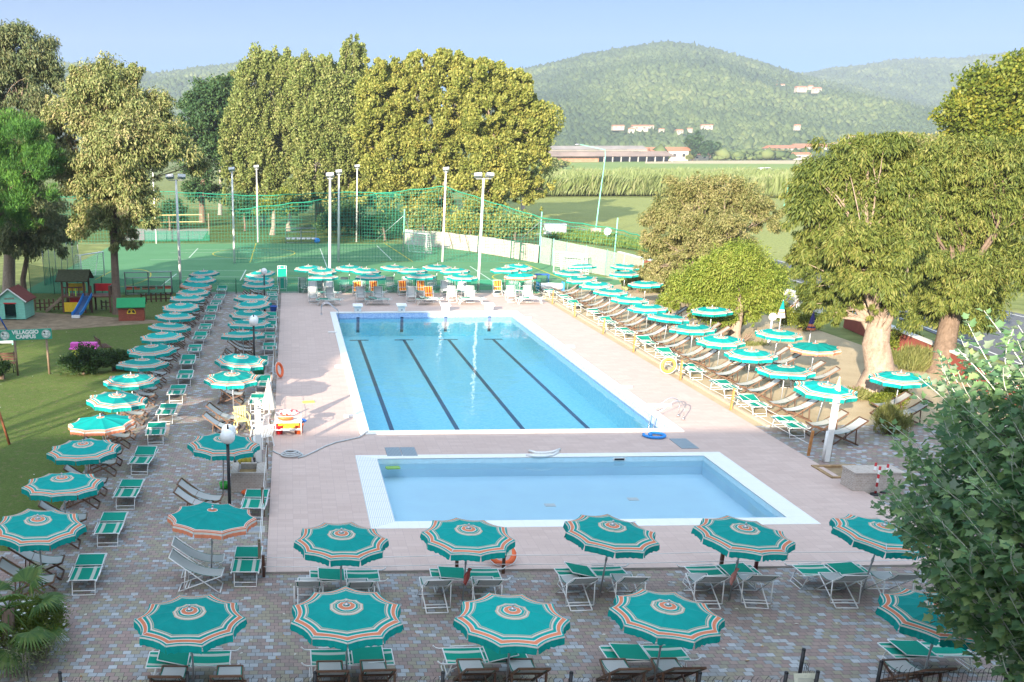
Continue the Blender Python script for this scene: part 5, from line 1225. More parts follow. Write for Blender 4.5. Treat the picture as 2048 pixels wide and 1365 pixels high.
# ================================================================ trees and shrubs
def leaf_mat(name, cols, tr=.35, rough=.55, big=.5, spec=.25):
    """cols: 4 leaf colours picked leaf by leaf, shifted over the crown by a slow noise"""
    t=NT(name); p=t.pos('Object'); n=t.noise(p,big,4,.6); i=t.island()
    f=t.math('ADD',t.math('MULTIPLY',i,.5),t.math('MULTIPLY',t.math('SUBTRACT',n,.22),.9))
    c=t.ramp(f,[(.12,cols[0]),(.38,cols[1]),(.62,cols[2]),(.88,cols[3])])
    b=t.bsdf(c,rough,spec); tl=t.n('ShaderNodeBsdfTranslucent'); t.l(t.mix(.25,c,(.35,.42,.03)),tl.inputs[0])
    m=t.n('ShaderNodeMixShader'); m.inputs[0].default_value=tr; t.l(b.outputs[0],m.inputs[1]); t.l(tl.outputs[0],m.inputs[2]); return t.done(m)
def bark(name,a,b,sc_=1.0):
    t=NT(name); p=t.pos('Object'); m=t.n('ShaderNodeMapping'); t.l(p,m.inputs[0]); m.inputs['Scale'].default_value=(3.5*sc_,3.5*sc_,.7*sc_)
    n=t.noise(m.outputs[0],1.6,6,.7,.6); n2=t.noise(p,9*sc_,5,.65)
    c=t.ramp(n,[(.32,a),(.68,b)]); c=t.mix(.3,c,t.ramp(n2,[(.3,tuple(x*.5 for x in a)),(.7,tuple(min(1,x*1.2) for x in b))])); return t.done(t.bsdf(c,.85,.1,bump=n,bstr=.6,bdist=.05))
B_PALE=bark('pale_peeling_bark',(.20,.145,.105),(.38,.30,.24)); B_BRN=bark('brown_bark',(.10,.07,.05),(.22,.16,.12)); B_GREY=bark('grey_bark',(.17,.15,.13),(.34,.31,.27))
L_EUC=leaf_mat('eucalyptus_leaves',[(.08,.12,.045),(.17,.215,.07),(.28,.285,.11),(.41,.33,.18)],.25)
L_EUCD=leaf_mat('dark_eucalyptus_leaves',[(.05,.085,.045),(.105,.14,.06),(.17,.19,.085),(.25,.23,.11)],.25)
L_POP=leaf_mat('poplar_leaves',[(.095,.14,.04),(.175,.225,.06),(.25,.28,.09),(.34,.32,.13)],.3)
L_PLANE=leaf_mat('plane_tree_leaves',[(.11,.15,.03),(.22,.255,.055),(.32,.325,.085),(.44,.38,.09)],.35)
L_DARK=leaf_mat('dark_green_leaves',[(.020,.058,.023),(.036,.087,.032),(.058,.116,.041),(.102,.160,.051)],.25)
L_PINE=leaf_mat('pine_needles',[(.022,.087,.023),(.043,.131,.029),(.080,.203,.032),(.174,.334,.043)],.2)
L_PEP=leaf_mat('feathery_leaves',[(.13,.165,.06),(.235,.245,.085),(.34,.315,.13),(.43,.36,.20)],.4)
L_PEPG=leaf_mat('feathery_green_leaves',[(.11,.18,.025),(.20,.27,.04),(.28,.33,.06),(.35,.34,.09)],.4)
L_RIGHT=leaf_mat('olive_drooping_leaves',[(.05,.08,.022),(.11,.15,.03),(.18,.205,.045),(.28,.26,.08)],.3)
L_YEL=leaf_mat('yellow_green_leaves',[(.06,.095,.014),(.12,.165,.024),(.20,.225,.034),(.32,.285,.045)],.35)
L_BUSH=leaf_mat('shrub_leaves',[(.012,.035,.012),(.024,.06,.018),(.04,.085,.024),(.065,.115,.03)],.25,.45)
L_SAGE=leaf_mat('sage_leaves',[(.09,.12,.04),(.15,.17,.05),(.20,.21,.07),(.26,.24,.10)],.3)
def rand_unit(n): v=RS.normal(size=(n,3)); return v/np.linalg.norm(v,axis=1,keepdims=True)
def norm(v): return v/np.maximum(np.linalg.norm(v,axis=1,keepdims=True),1e-9)
def leaves_geo(C, out, L, Wd, droop, up, jit=.35, fold=0.0):
    """C centres, out outward dirs -> rhombic leaves; droop pulls the axis down, up lifts it"""
    n=len(C); d=norm(out*.6+rand_unit(n)*(.7)+np.array([0,0,-droop+up]))
    nr=norm(out*.7+rand_unit(n)*.8+np.array([0,0,.5])); w=norm(np.cross(d,nr)); nn=np.cross(w,d)
    l=(L*(1+jit*RS.uniform(-1,1,size=(n,1)))); ww=(Wd*(1+jit*RS.uniform(-1,1,size=(n,1))))
    V=np.empty((n,4,3)); V[:,0]=C-d*l*.5; V[:,1]=C+w*ww*.5+nn*ww*.12+d*l*.05; V[:,2]=C+d*l*.5-np.array([0,0,1.])*l*.10*(1 if droop>0 else 0); V[:,3]=C-w*ww*.5+nn*ww*.12+d*l*.05
    return V.reshape(-1,3), np.arange(n*4,dtype=np.int32).reshape(n,4)
def crown_pts(lobes, nleaf, clump=.30, per=70, flat=.8, inner=.45, seed=0, low=None):
    """lobes: (centre, (rx,ry,rz)) -> leaf centres and outward dirs: tight tufts of uneven size with gaps between"""
    vol=np.array([ (a[0]*a[1]*a[2])**(2/3) for _,a in lobes]); vol=vol/vol.sum()
    Cs=[];Os=[];clumps=[]
    for (c,r),f in zip(lobes,vol):
        nl=int(nleaf*f); nc=max(6,nl//per); r=np.array(r); c=np.array(c)
        u=rand_unit(nc); u[:,2]=np.where(u[:,2]<-.55,-u[:,2]*.6,u[:,2]); u=norm(u)
        k=inner+(1.0-inner)*RS.uniform(size=(nc,1))**.5
        k*=1+.16*np.sin(u[:,:1]*5+seed)*np.cos(u[:,1:2]*6+seed*2)+.09*RS.normal(size=(nc,1))
        k=np.where(RS.uniform(size=(nc,1))<.18,k*RS.uniform(1.08,1.38,size=(nc,1)),k)
        cc=c+u*r*k; clumps.append((cc,c))
        rad=clump*r.mean()*np.exp(RS.normal(size=(nc,1))*.42); rad=np.where(k>1.05,rad*.6,rad)
        wt=(rad[:,0]**2)*np.exp(RS.normal(size=nc)*.35); cnt=RS.multinomial(nl,wt/wt.sum()); idx=np.repeat(np.arange(nc),cnt)
        v=rand_unit(nl)*(RS.uniform(size=(nl,1))**.62); P=cc[idx]+v*rad[idx]*np.array([1,1,flat])
        Cs.append(P); Os.append(norm(v*.9+u[idx]*.6+np.array([0,0,.15])))
    return np.concatenate(Cs),np.concatenate(Os),clumps
def limb(b,p,q,r0,r1,bend=.12,n=5,k=7):
    p=Vector(p);q=Vector(q);L=(q-p).length; o=Vector((random.gauss(0,1),random.gauss(0,1),random.gauss(0,.5)))*L*bend
    pts=[p.lerp(q,t/n)+o*math.sin(math.pi*t/n)*.5+Vector((0,0,L*.08*math.sin(math.pi*t/n))) for t in range(n+1)]
    b.tube(pts,[r0+(r1-r0)*t/n for t in range(n+1)],k,cap=False); return pts
def tree(name,label,cat,base,lobes,nleaf,lmat,bmat,tr,leaf=(.4,.3,0,0),clump=.24,per=130,fork=.45,stems=1,inner=.45,group=None,flat=.8,lean=(0,0),twigs=3,seed=1,trunkto=None,flare=1.5):
    base=Vector(base); rt=T(name,label,cat,base,group=group)
    lb=[(Vector(c)-base,r) for c,r in lobes]; top=max(c.z+r[2] for c,r in lb); lo=min(c.z-r[2] for c,r in lb)
    cen=sum((c*(r[0]*r[2]) for c,r in lb),Vector())/sum(r[0]*r[2] for c,r in lb)
    b=MB(); hf=max(top*fork,.6)
    C,O,cl=crown_pts([(tuple(c),r) for c,r in lb],nleaf,clump,per,flat,inner,seed)
    for s in range(stems):
        a=6.28*s/stems+seed; o=Vector((math.cos(a),math.sin(a),0))*(0 if stems==1 else tr*1.3)
        f=Vector((cen.x*.5,cen.y*.5,hf))+o*2.5 if trunkto is None else Vector(trunkto)
        pts=[o+Vector((0,0,-.15)),o+Vector((0,0,.25)),o.lerp(f,.35)+Vector((random.gauss(0,tr*.4),random.gauss(0,tr*.4),0)),o.lerp(f,.7)+Vector((random.gauss(0,tr*.4),random.gauss(0,tr*.4),0)),f]
        b.tube(pts,[tr*flare,tr*1.15,tr*.98,tr*.88,tr*.74],12,cap=False)
        for i,(c,r) in enumerate(lb):
            if stems>1 and i%stems!=s: continue
            e=limb(b,pts[3].lerp(f,random.random()),c+Vector((0,0,r[2]*.2)),tr*.26,tr*.06)
            cc=cl[i][0]
            for k in range(min(len(cc),3+twigs*2)):
                q=cc[RS.randint(len(cc))]; limb(b,e[2+k%4],q,tr*.06,tr*.015,.15,4,5)
    V,F=leaves_geo(C,O,*leaf)
    b.build('trunk',bmat,rt,True); npmesh('crown',V,F,lmat,rt)
    return rt
def lobpx(Y, L, depthr=.85):
    out=[]
    for l in L:
        px,py,rx,ry=l[:4]; dy=l[4] if len(l)>4 else 0
        P=AD(px,py,Y+dy); dep=(P-CAMP).dot(_F); k=dep/FPX; out.append((P,(rx*k,(rx*.55+ry*.45)*k*depthr,ry*k)))
    return out
gb=lambda x,y:(G(x,y).x,G(x,y).y,0)
# left eucalypts and pine
b1=gb(235,628); tree('eucalyptus_tree','big tan-leaved eucalyptus standing behind the brick-red toy house','tree',b1,lobpx(b1[1]+1,[(215,205,70,72),(150,235,52,55),(285,240,62,58),(335,300,52,50,-1),(120,300,40,45),(240,300,80,70,-1.5),(180,360,60,55,-1),(250,390,60,60,-1.5),(200,440,52,46,-1),(285,440,36,36,-2),(400,340,24,26,1),(205,165,30,32),(260,150,24,26),(165,165,28,30),(250,485,30,26,-1)]),120000,L_EUC,B_BRN,.26,(.23,.08,.7,0),.25,120,.42,lean=(0,0),inner=.35,seed=2,flare=1.6)
b2=gb(18,592); tree('eucalyptus_tree','tall dark eucalyptus at the left edge with a pale trunk','tree',b2,lobpx(b2[1]+1,[(50,110,70,55),(-30,120,70,65),(20,190,80,60),(95,180,38,55),(60,260,60,45),(-40,280,80,70),(70,330,50,50),(10,400,80,60),(80,420,50,50),(115,470,40,40,-1)]),95000,L_EUCD,B_PALE,.42,(.26,.09,.75,0),.25,120,.4,inner=.35,seed=5,flare=1.5)
b2=gb(50,600); tree('eucalyptus_tree','slim dark-leaved tree left of the playground tower','tree',b2,lobpx(b2[1],[(60,440,60,50),(25,490,45,45),(95,490,42,42),(50,400,50,40)]),28000,L_EUCD,B_BRN,.2,(.25,.085,.75,0),.25,120,.5,inner=.3,seed=8)
b3=gb(-60,640); tree('pine_tree','bushy bright green pine at the left edge','pine tree',b3,lobpx(b3[1],[(20,290,75,55),(75,330,48,45),(-40,330,80,75),(40,370,75,50),(95,300,25,22),(10,430,70,50)]),75000,L_PINE,B_BRN,.3,(.26,.03,0,.8),.22,170,.5,inner=.55,seed=9,flat=.7)
# dark tree behind the eucalypts and the back group
def back(name,label,base,Y,lobs,n,mat,leaf,bm=B_GREY,tr=.3,**k): 
    return tree(name,label,'tree',base,lobpx(Y,lobs),n,mat,bm,tr,leaf,**k)
p=gb(405,445); back('dark_tree','dark green tree between the big eucalyptus and the poplars',p,p[1],[(415,230,48,60),(445,210,40,55),(395,300,50,60),(430,330,55,60),(385,235,30,45,4),(410,390,50,35)],28000,L_DARK,(.42,.27,.2,.1),B_BRN,.45,inner=.4,clump=.3)
p=gb(440,430); back('poplar_tree','light green poplar top rising behind the dark tree',p,p[1]+6,[(440,200,45,40),(400,225,30,30),(470,185,30,32),(450,270,55,60)],14000,L_POP,(.5,.3,0,.3),inner=.45,clump=.28)
FL=(.33,.23,0,.35)
p=gb(520,452); back('poplar_tree','olive poplar at the left of the tall group behind the courts',p,p[1],[(510,175,38,55),(545,160,34,48),(575,165,36,52),(500,250,48,60),(560,255,52,62),(520,330,58,60),(580,330,40,55),(530,385,48,35),(468,260,26,58),(480,330,34,60),(590,215,26,58),(600,320,34,62),(545,260,40,60),(475,390,32,30)],105000,L_POP,FL,B_GREY,.34,clump=.165,per=150,inner=.58,flat=2.0,stems=2,seed=3,twigs=4)
p=gb(640,455); back('poplar_tree','olive poplar second from the left in the tall group',p,p[1]-2,[(605,165,26,50),(640,180,34,55),(665,170,30,50),(625,250,42,62),(668,260,40,60),(640,335,50,60),(640,395,46,32),(645,225,40,60),(685,330,36,56),(600,390,36,34)],90000,L_POP,FL,B_GREY,.34,clump=.165,per=150,inner=.58,flat=2.0,stems=2,seed=4,twigs=4)
p=gb(705,455); back('poplar_tree','tallest olive poplar in the middle of the group behind the courts',p,p[1],[(702,125,24,42),(700,180,34,50),(720,230,38,58),(690,290,38,60),(715,345,40,55),(705,400,38,30),(735,200,26,50),(735,300,30,56)],78000,L_POP,FL,B_PALE,.36,clump=.165,per=150,inner=.55,flat=2.0,stems=3,seed=6,twigs=5)
p=gb(775,458); back('plane_tree','yellow-green plane tree right of the tallest poplar',p,p[1]-4,[(775,165,44,45),(750,185,38,42),(800,185,40,45),(765,250,56,60),(815,255,40,55),(780,325,58,60),(795,395,56,48),(735,395,36,36),(825,320,36,50),(740,270,30,50)],105000,L_PLANE,FL,B_PALE,.4,clump=.185,per=170,inner=.58,flat=.95,stems=2,seed=7,twigs=4)
p=gb(870,462); back('plane_tree','big yellow-green plane tree behind the drooping net',p,p[1]-2,[(850,140,40,36),(890,135,38,36),(830,200,45,50),(890,210,55,60),(930,160,40,42),(870,290,62,65),(925,270,50,60),(880,370,62,60),(850,430,48,36)],98000,L_PLANE,FL,B_PALE,.45,clump=.185,per=170,inner=.58,flat=.95,stems=2,seed=10,twigs=4)
p=gb(985,470); back('plane_tree','rounded yellow-green tree at the right end of the tall group',p,p[1]-4,[(960,160,44,40),(1010,175,46,44),(1040,200,42,45),(985,225,55,58),(1050,260,50,55),(1000,300,60,60),(1060,330,38,48),(1010,385,62,52),(960,350,42,50),(1075,385,30,28),(960,430,42,34)],104000,L_PLANE,FL,B_PALE,.45,clump=.185,per=170,inner=.58,flat=.95,stems=2,seed=11,twigs=4)
p=gb(1045,440); back('plane_tree','green tree half hidden behind the rounded yellow-green tree',p,p[1]+6,[(1055,250,40,50),(1060,320,42,60),(1040,370,45,40)],14000,L_POP,FL,inner=.5)
# small trees and hedge bushes under and behind the net
for k,(px,py,l,n,mt,lab) in enumerate([(545,478,[(545,418,34,24),(560,400,30,18)],7000,L_YEL,'small bright tree with a thick pale trunk behind the back net'),(577,470,[(580,415,26,22)],4500,L_YEL,'small bright tree right of the thick pale trunk'),(490,470,[(488,420,26,28)],4500,L_DARK,'small dark tree behind the volleyball court'),(340,470,[(345,430,30,26),(325,440,20,20)],5000,L_DARK,'small dark tree behind the yellow volleyball net'),(770,490,[(772,455,34,26),(745,465,26,20)],6500,L_BUSH,'shrubs behind the net left of the white wall'),(845,492,[(850,455,28,34),(830,470,20,20)],6500,L_POP,'climbing shrub over the left end of the white wall'),(935,500,[(925,460,42,30),(970,462,34,26)],9000,L_PLANE,'leafy shrub over the middle of the white wall'),(1030,510,[(1030,455,36,24)],5500,L_POP,'leafy shrub behind the right end of the white wall'),(680,482,[(690,440,40,30),(660,450,30,24)],7500,L_DARK,'dark shrub behind the mast with the black band')]):
    q=gb(px,py-8); tree('small_tree',lab,'small tree',q,lobpx(q[1]+3,l),n,mt,B_PALE if 'pale' in lab else B_BRN,.3 if 'thick' in lab else .14,(.34,.22,0,.2),.34,50,.5,inner=.2,seed=20+k)
# right side trees
p=gb(1412,625); tree('feathery_tree','tan and green feathery tree among the right-hand umbrellas','tree',p,lobpx(p[1]+4,[(1390,395,50,38),(1450,385,58,36),(1340,430,46,48),(1420,450,70,52),(1490,420,48,42),(1320,500,36,48),(1385,510,55,44),(1455,490,55,45),(1345,560,48,40,-2),(1300,545,26,30,-2),(1530,440,34,40),(1405,575,36,26),(1410,500,50,40,-3),(1440,460,44,34,-3),(1380,455,44,34,-2)]),120000,L_PEP,B_PALE,.30,(.21,.06,.5,0),.25,120,.34,inner=.25,seed=31,stems=1,flare=1.7)
p=gb(1468,674); tree('feathery_tree','green feathery tree with a leaning pale trunk in front of the tan one','tree',p,lobpx(p[1]+1,[(1470,545,62,42),(1415,560,42,38),(1520,570,42,42),(1480,600,58,36),(1430,595,38,30),(1535,610,26,28),(1475,520,50,30),(1500,640,20,18),(1370,585,36,34,1),(1335,610,22,20,1),(1400,630,26,20),(1545,560,30,30,1),(1450,640,30,20,-1)]),92000,L_PEPG,B_PALE,.28,(.18,.055,.5,0),.32,55,.5,inner=.35,seed=32,flare=1.7)
p=gb(1345,600); tree('tree_stump','pale tree trunk behind the umbrellas at the feathery tree','tree',p,lobpx(p[1]+1,[(1335,545,36,26),(1360,540,30,26)]),6000,L_PEP,B_PALE,.42,(.27,.075,.6,0),.25,120,.5,inner=.3,seed=33)
p=gb(1742,792); tree('forked_tree','big olive weeping tree with a forked pale trunk at the right','tree',p,lobpx(p[1]+2,[(1740,320,90,50),(1650,370,70,50),(1740,400,95,60),(1620,430,55,45),(1690,470,80,55),(1790,460,70,60),(1660,540,60,48),(1740,545,60,45),(1640,600,42,38,-.5),(1700,610,40,36,-1),(1620,530,40,40),(1790,370,60,55),(1780,590,36,44,1),(1665,640,28,26,-1),(1745,560,60,50,-3),(1700,500,60,50,-3),(1790,510,50,50,-3),(1775,620,30,32,-2.5),(1690,575,40,36,-2.5)]),150000,L_RIGHT,B_PALE,.60,(.24,.055,.9,0),.25,120,.44,inner=.3,seed=35,trunkto=(-.05,.25,3.3),flare=1.3,twigs=4)
p=gb(1880,745); tree('weeping_tree','wide olive-yellow weeping tree right of the forked trunk','tree',p,lobpx(p[1]+3,[(1900,330,80,55),(1990,340,80,60),(1850,400,70,55),(1940,430,90,62),(2040,430,70,70),(1860,480,70,55),(1960,520,90,60),(1850,560,60,50),(1930,600,75,50),(2030,560,70,60),(1860,630,45,40,-1),(1940,650,50,36,-1),(1830,620,30,36),(1900,610,46,46,-3),(1950,560,60,50,-3),(1860,540,46,44,-3)]),150000,L_RIGHT,B_BRN,.46,(.24,.055,.9,0),.25,120,.44,inner=.3,seed=36,twigs=4)
p=gb(1985,575); tree('poplar_tree','yellow-green tree towering at the right edge behind the weeping trees','tree',p,lobpx(p[1]+2,[(1990,190,70,48),(2050,165,55,55),(1930,240,46,40),(2000,255,80,50),(2060,240,60,60),(1960,300,70,40),(2040,320,70,50)]),70000,L_YEL,B_BRN,.4,(.26,.19,0,.25),.3,55,.5,inner=.45,seed=37)
p=gb(1850,470); tree('hazy_tree','grey-tan shrubby tree behind the weeping tree','tree',p,lobpx(p[1]+6,[(1830,285,30,18),(1850,300,50,22),(1790,305,34,20)]),9000,L_PEP,B_BRN,.2,(.4,.25,0,.2),.34,50,.5,inner=.3,seed=38)
# off to the left of the frame: the tall trees whose shade falls over the left half of the pool
proto=None
def shade_tree(x,y,h,w,label):
    L=[(Vector((x+dx*w,y+dy*w,h*z)),(w*r,w*r,h*rz)) for dx,dy,z,r,rz in ((0,0,.82,.55,.18),(.45,.2,.70,.55,.17),(-.45,-.1,.68,.55,.17),(.1,-.5,.66,.6,.17),(-.1,.5,.64,.6,.17),(.2,0,.58,.6,.12))]
    return tree('shade_tree',label,'tree',(x,y,0),L,9000,L_POP,B_BRN,.4,(.75,.55,0,.2),.34,55,.3,inner=.35,seed=int(x*7+y))
for k,(x,y,h,w) in enumerate(SHADE): shade_tree(x,y,h,w,'tall tree left of the lawn, '+ORD[k]+' counted from the hotel')
# ---- shrubs
def shrub(px,py,l,n,mat,label,leaf=(.12,.06,0,.3),name='shrub',seed=0,Yo=0,bm=B_BRN):
    q=gb(px,py); return tree(name,label,'shrub',q,lobpx(q[1]+Yo,l),n,mat,bm,.05,leaf,.42,60,.3,inner=.15,seed=seed,stems=3)
shrub(168,748,[(150,728,28,20),(180,715,26,24),(165,735,34,16),(200,730,20,18)],9000,L_BUSH,'dark oleander bush in front of the pink-roofed toy house',seed=41)
shrub(228,742,[(232,722,22,24),(245,735,18,12)],5000,L_BUSH,'dark bush between the lawn and the umbrella row',seed=42)
shrub(5,758,[(0,738,18,18),(-15,745,18,14)],3500,L_BUSH,'dark bush at the left edge under the village sign',seed=43)
shrub(1275,585,[(1268,566,16,12),(1292,570,20,14),(1320,578,20,12)],7000,L_SAGE,'pale spiky shrub at the foot of the prickly pear',(.26,.035,0,.9),seed=44)
shrub(1420,635,[(1400,625,22,10),(1425,632,20,9),(1452,640,12,8)],6000,L_SAGE,'low yellow-green shrub round the feathery tree trunk',(.2,.05,0,.6),seed=45)
shrub(1600,660,[(1588,640,26,18),(1615,648,24,18),(1560,625,20,14)],9000,L_YEL,'yellow-green bush behind the rear right umbrellas',seed=46)
shrub(1480,690,[(1520,700,24,10),(1495,695,14,8)],4500,L_SAGE,'low dry shrub behind the right umbrella row',(.18,.04,0,.7),seed=47)
shrub(1808,700,[(1800,680,28,22),(1825,690,22,18)],9000,L_YEL,'olive bush right of the big forked trunk',seed=48)
shrub(1830,740,[(1820,722,34,20),(1850,730,30,18)],8000,L_SAGE,'tall pale spiky grass clump beside the olive bush',(.42,.03,0,1.4),seed=49)
shrub(1790,812,[(1790,792,22,18),(1770,800,18,14)],7000,L_YEL,'rounded olive bush at the foot of the forked trunk',seed=50)
shrub(1705,800,[(1705,790,30,9),(1740,796,20,8)],5500,L_SAGE,'low flower bed at the base of the forked trunk',(.12,.05,0,.6),seed=51)
shrub(1775,868,[(1775,840,20,30),(1790,850,22,24)],7000,L_SAGE,'grassy shrub right of the nearest wood deck chair',(.24,.03,0,1.0),seed=52)
shrub(1790,650,[(1560,590,16,16),(1600,604,20,12)],5000,L_BUSH,'dark hedge behind the low white wall',seed=53,Yo=20) if False else None
q=G(1540,596); shrub(1548,600,[(1545,585,30,20),(1530,600,24,16)],7000,L_DARK,'dark bush beside the feathery green tree crown',seed=54)
# prickly pear
q=G(1258,580); r=T('prickly_pear','prickly pear cactus among the far right umbrellas','cactus',(q.x,q.y,0)); M_CAC=simple('cactus_green',(.22,.27,.10),.6,.25,var=.2)
b=MB()
def pad(p,d,s,k):
    d=Vector(d).normalized(); c=Vector(p)+d*s; M_=Vector((0,0,1)).rotation_difference(d).to_matrix()@Matrix.Rotation(random.uniform(0,3),3,'Z'); b0=len(b.v); b.sphere((0,0,0),s,10,sc_=(.75,.2,1))
    for i in range(b0,len(b.v)): b.v[i]=tuple(M_@Vector(b.v[i])+c)
    if k>0:
        for _ in range(random.choice((2,2,3))): pad(c+d*s*.85,(d+Vector((random.gauss(0,.6),random.gauss(0,.5),.35))),s*.9,k-1)
for _ in range(5): pad((random.gauss(0,.5),random.gauss(0,.3),0),(random.gauss(0,.35),random.gauss(0,.3),1),.26,3)
b.build('pads',M_CAC,r,True)
# ---- fan palm, flowering shrub and planter at the lower left
q=G(30,1330); q=G(12,1222,1.2); r=T('fan_palm','fan palm in the stone planter at the lower left','palm',(q.x,q.y,.3))
b=MB(); b.tube([(0,0,0),(0,0,.5),(.05,.02,.95)],[.16,.14,.12],10); b.build('trunk',B_BRN,r,True)
M_PALM=leaf_mat('palm_fronds',[(.03,.08,.02),(.05,.115,.025),(.08,.15,.03),(.16,.20,.05)],.3,.4,1.5)
for k in range(17):
    a=k*2.4+.3; el=.85-.095*k; ln=.75+.1*random.random(); d=Vector((math.cos(a)*math.cos(el),math.sin(a)*math.cos(el),math.sin(el))); c0=Vector((.05,.02,.95)); c1=c0+d*ln+Vector((0,0,-.14*(1-el)))
    b=MB(); b.tube([c0,c0.lerp(c1,.5)+Vector((0,0,.05)),c1],[.016,.012,.009],5); side=d.cross(Vector((0,0,1))).normalized(); upv=side.cross(d)
    for j in range(25):
        th=(j-12)/12*1.75; dd=(d*math.cos(th)+side*math.sin(th)+upv*.10*math.cos(th)).normalized(); L_=.62*(1-.18*abs(th)/1.75); w_=dd.cross(upv).normalized()*.030
        m1=c1+dd*L_*.5; tip=c1+dd*L_+Vector((0,0,-.14-.08*random.random())); b.add([c1,m1+w_+upv*.012,tip,m1-w_+upv*.012],[(0,1,2,3)])
    b.build('frond',M_PALM,r)
q=G(52,1305); L=[(Vector((q.x+dx,q.y+dy,z)),(a,a,c_)) for dx,dy,z,a,c_ in ((0,0,.75,.55,.35),(.45,-.25,.6,.45,.32),(-.5,-.15,.65,.5,.35),(.35,.45,.7,.45,.3),(.1,-.45,.5,.5,.25))]
fs=tree('flowering_shrub','white-flowering shrub spilling over the stone planter at the lower left','shrub',(q.x,q.y,.2),L,15000,leaf_mat('flower_shrub_leaves',[(.05,.085,.015),(.09,.135,.022),(.13,.17,.03),(.20,.18,.04)],.35,.5),B_BRN,.03,(.065,.03,0,.3),.45,60,.3,inner=.2,seed=61,stems=4)
b=MB()
for _ in range(75):
    c,rr=random.choice(L); u=Vector((random.gauss(0,1),random.gauss(0,1),abs(random.gauss(0,1)))).normalized(); p_=c-Vector((q.x,q.y,.2))+Vector((u.x*rr[0],u.y*rr[1],u.z*rr[2]))*1.08; s=random.uniform(.018,.034)
    for j in range(5):
        a=j*1.2566; e=Vector((math.cos(a),math.sin(a),.3))*s; f=Vector((math.cos(a+.9),math.sin(a+.9),.3))*s; b.add([p_,p_+e,p_+(e+f)*.75,p_+f],[(0,1,2,3)])
b.build('blossom',M_PLAST,fs)
q0=G(-40,1320); r=T('stone_planter','mossy stone planter box under the fan palm','planter',(q0.x,q0.y,0)); b=MB(); w_=G(92,1320).x-q0.x
b.box((w_/2-1,.08,.25),(w_+2,.16,.5)); b.box((w_-.08,.95,.25),(.16,1.6,.5)); b.build('walls',simple('mossy_stone',(.17,.145,.11),.9,.1,var=.35,scale=4),r); b=MB(); b.box((w_/2-1,.95,.21),(w_+1.6,1.55,.4)); b.build('soil',simple('soil',(.06,.045,.03),.95,.05),r)
q=G(55,1362); L=[(Vector((q.x+dx,q.y+dy,z)),(a,a,c_)) for dx,dy,z,a,c_ in ((0,0,.5,.5,.4),(.5,.15,.55,.35,.35),(-.35,.1,.6,.4,.4))]
tree('sapling','thin grey-leaved sapling in front of the stone planter','shrub',(q.x,q.y,0),L,900,leaf_mat('grey_olive_leaves',[(.10,.13,.07),(.15,.18,.10),(.2,.22,.12),(.26,.25,.12)],.3),B_GREY,.02,(.075,.026,0,.2),.6,20,.3,inner=.1,seed=63,stems=4,twigs=8)
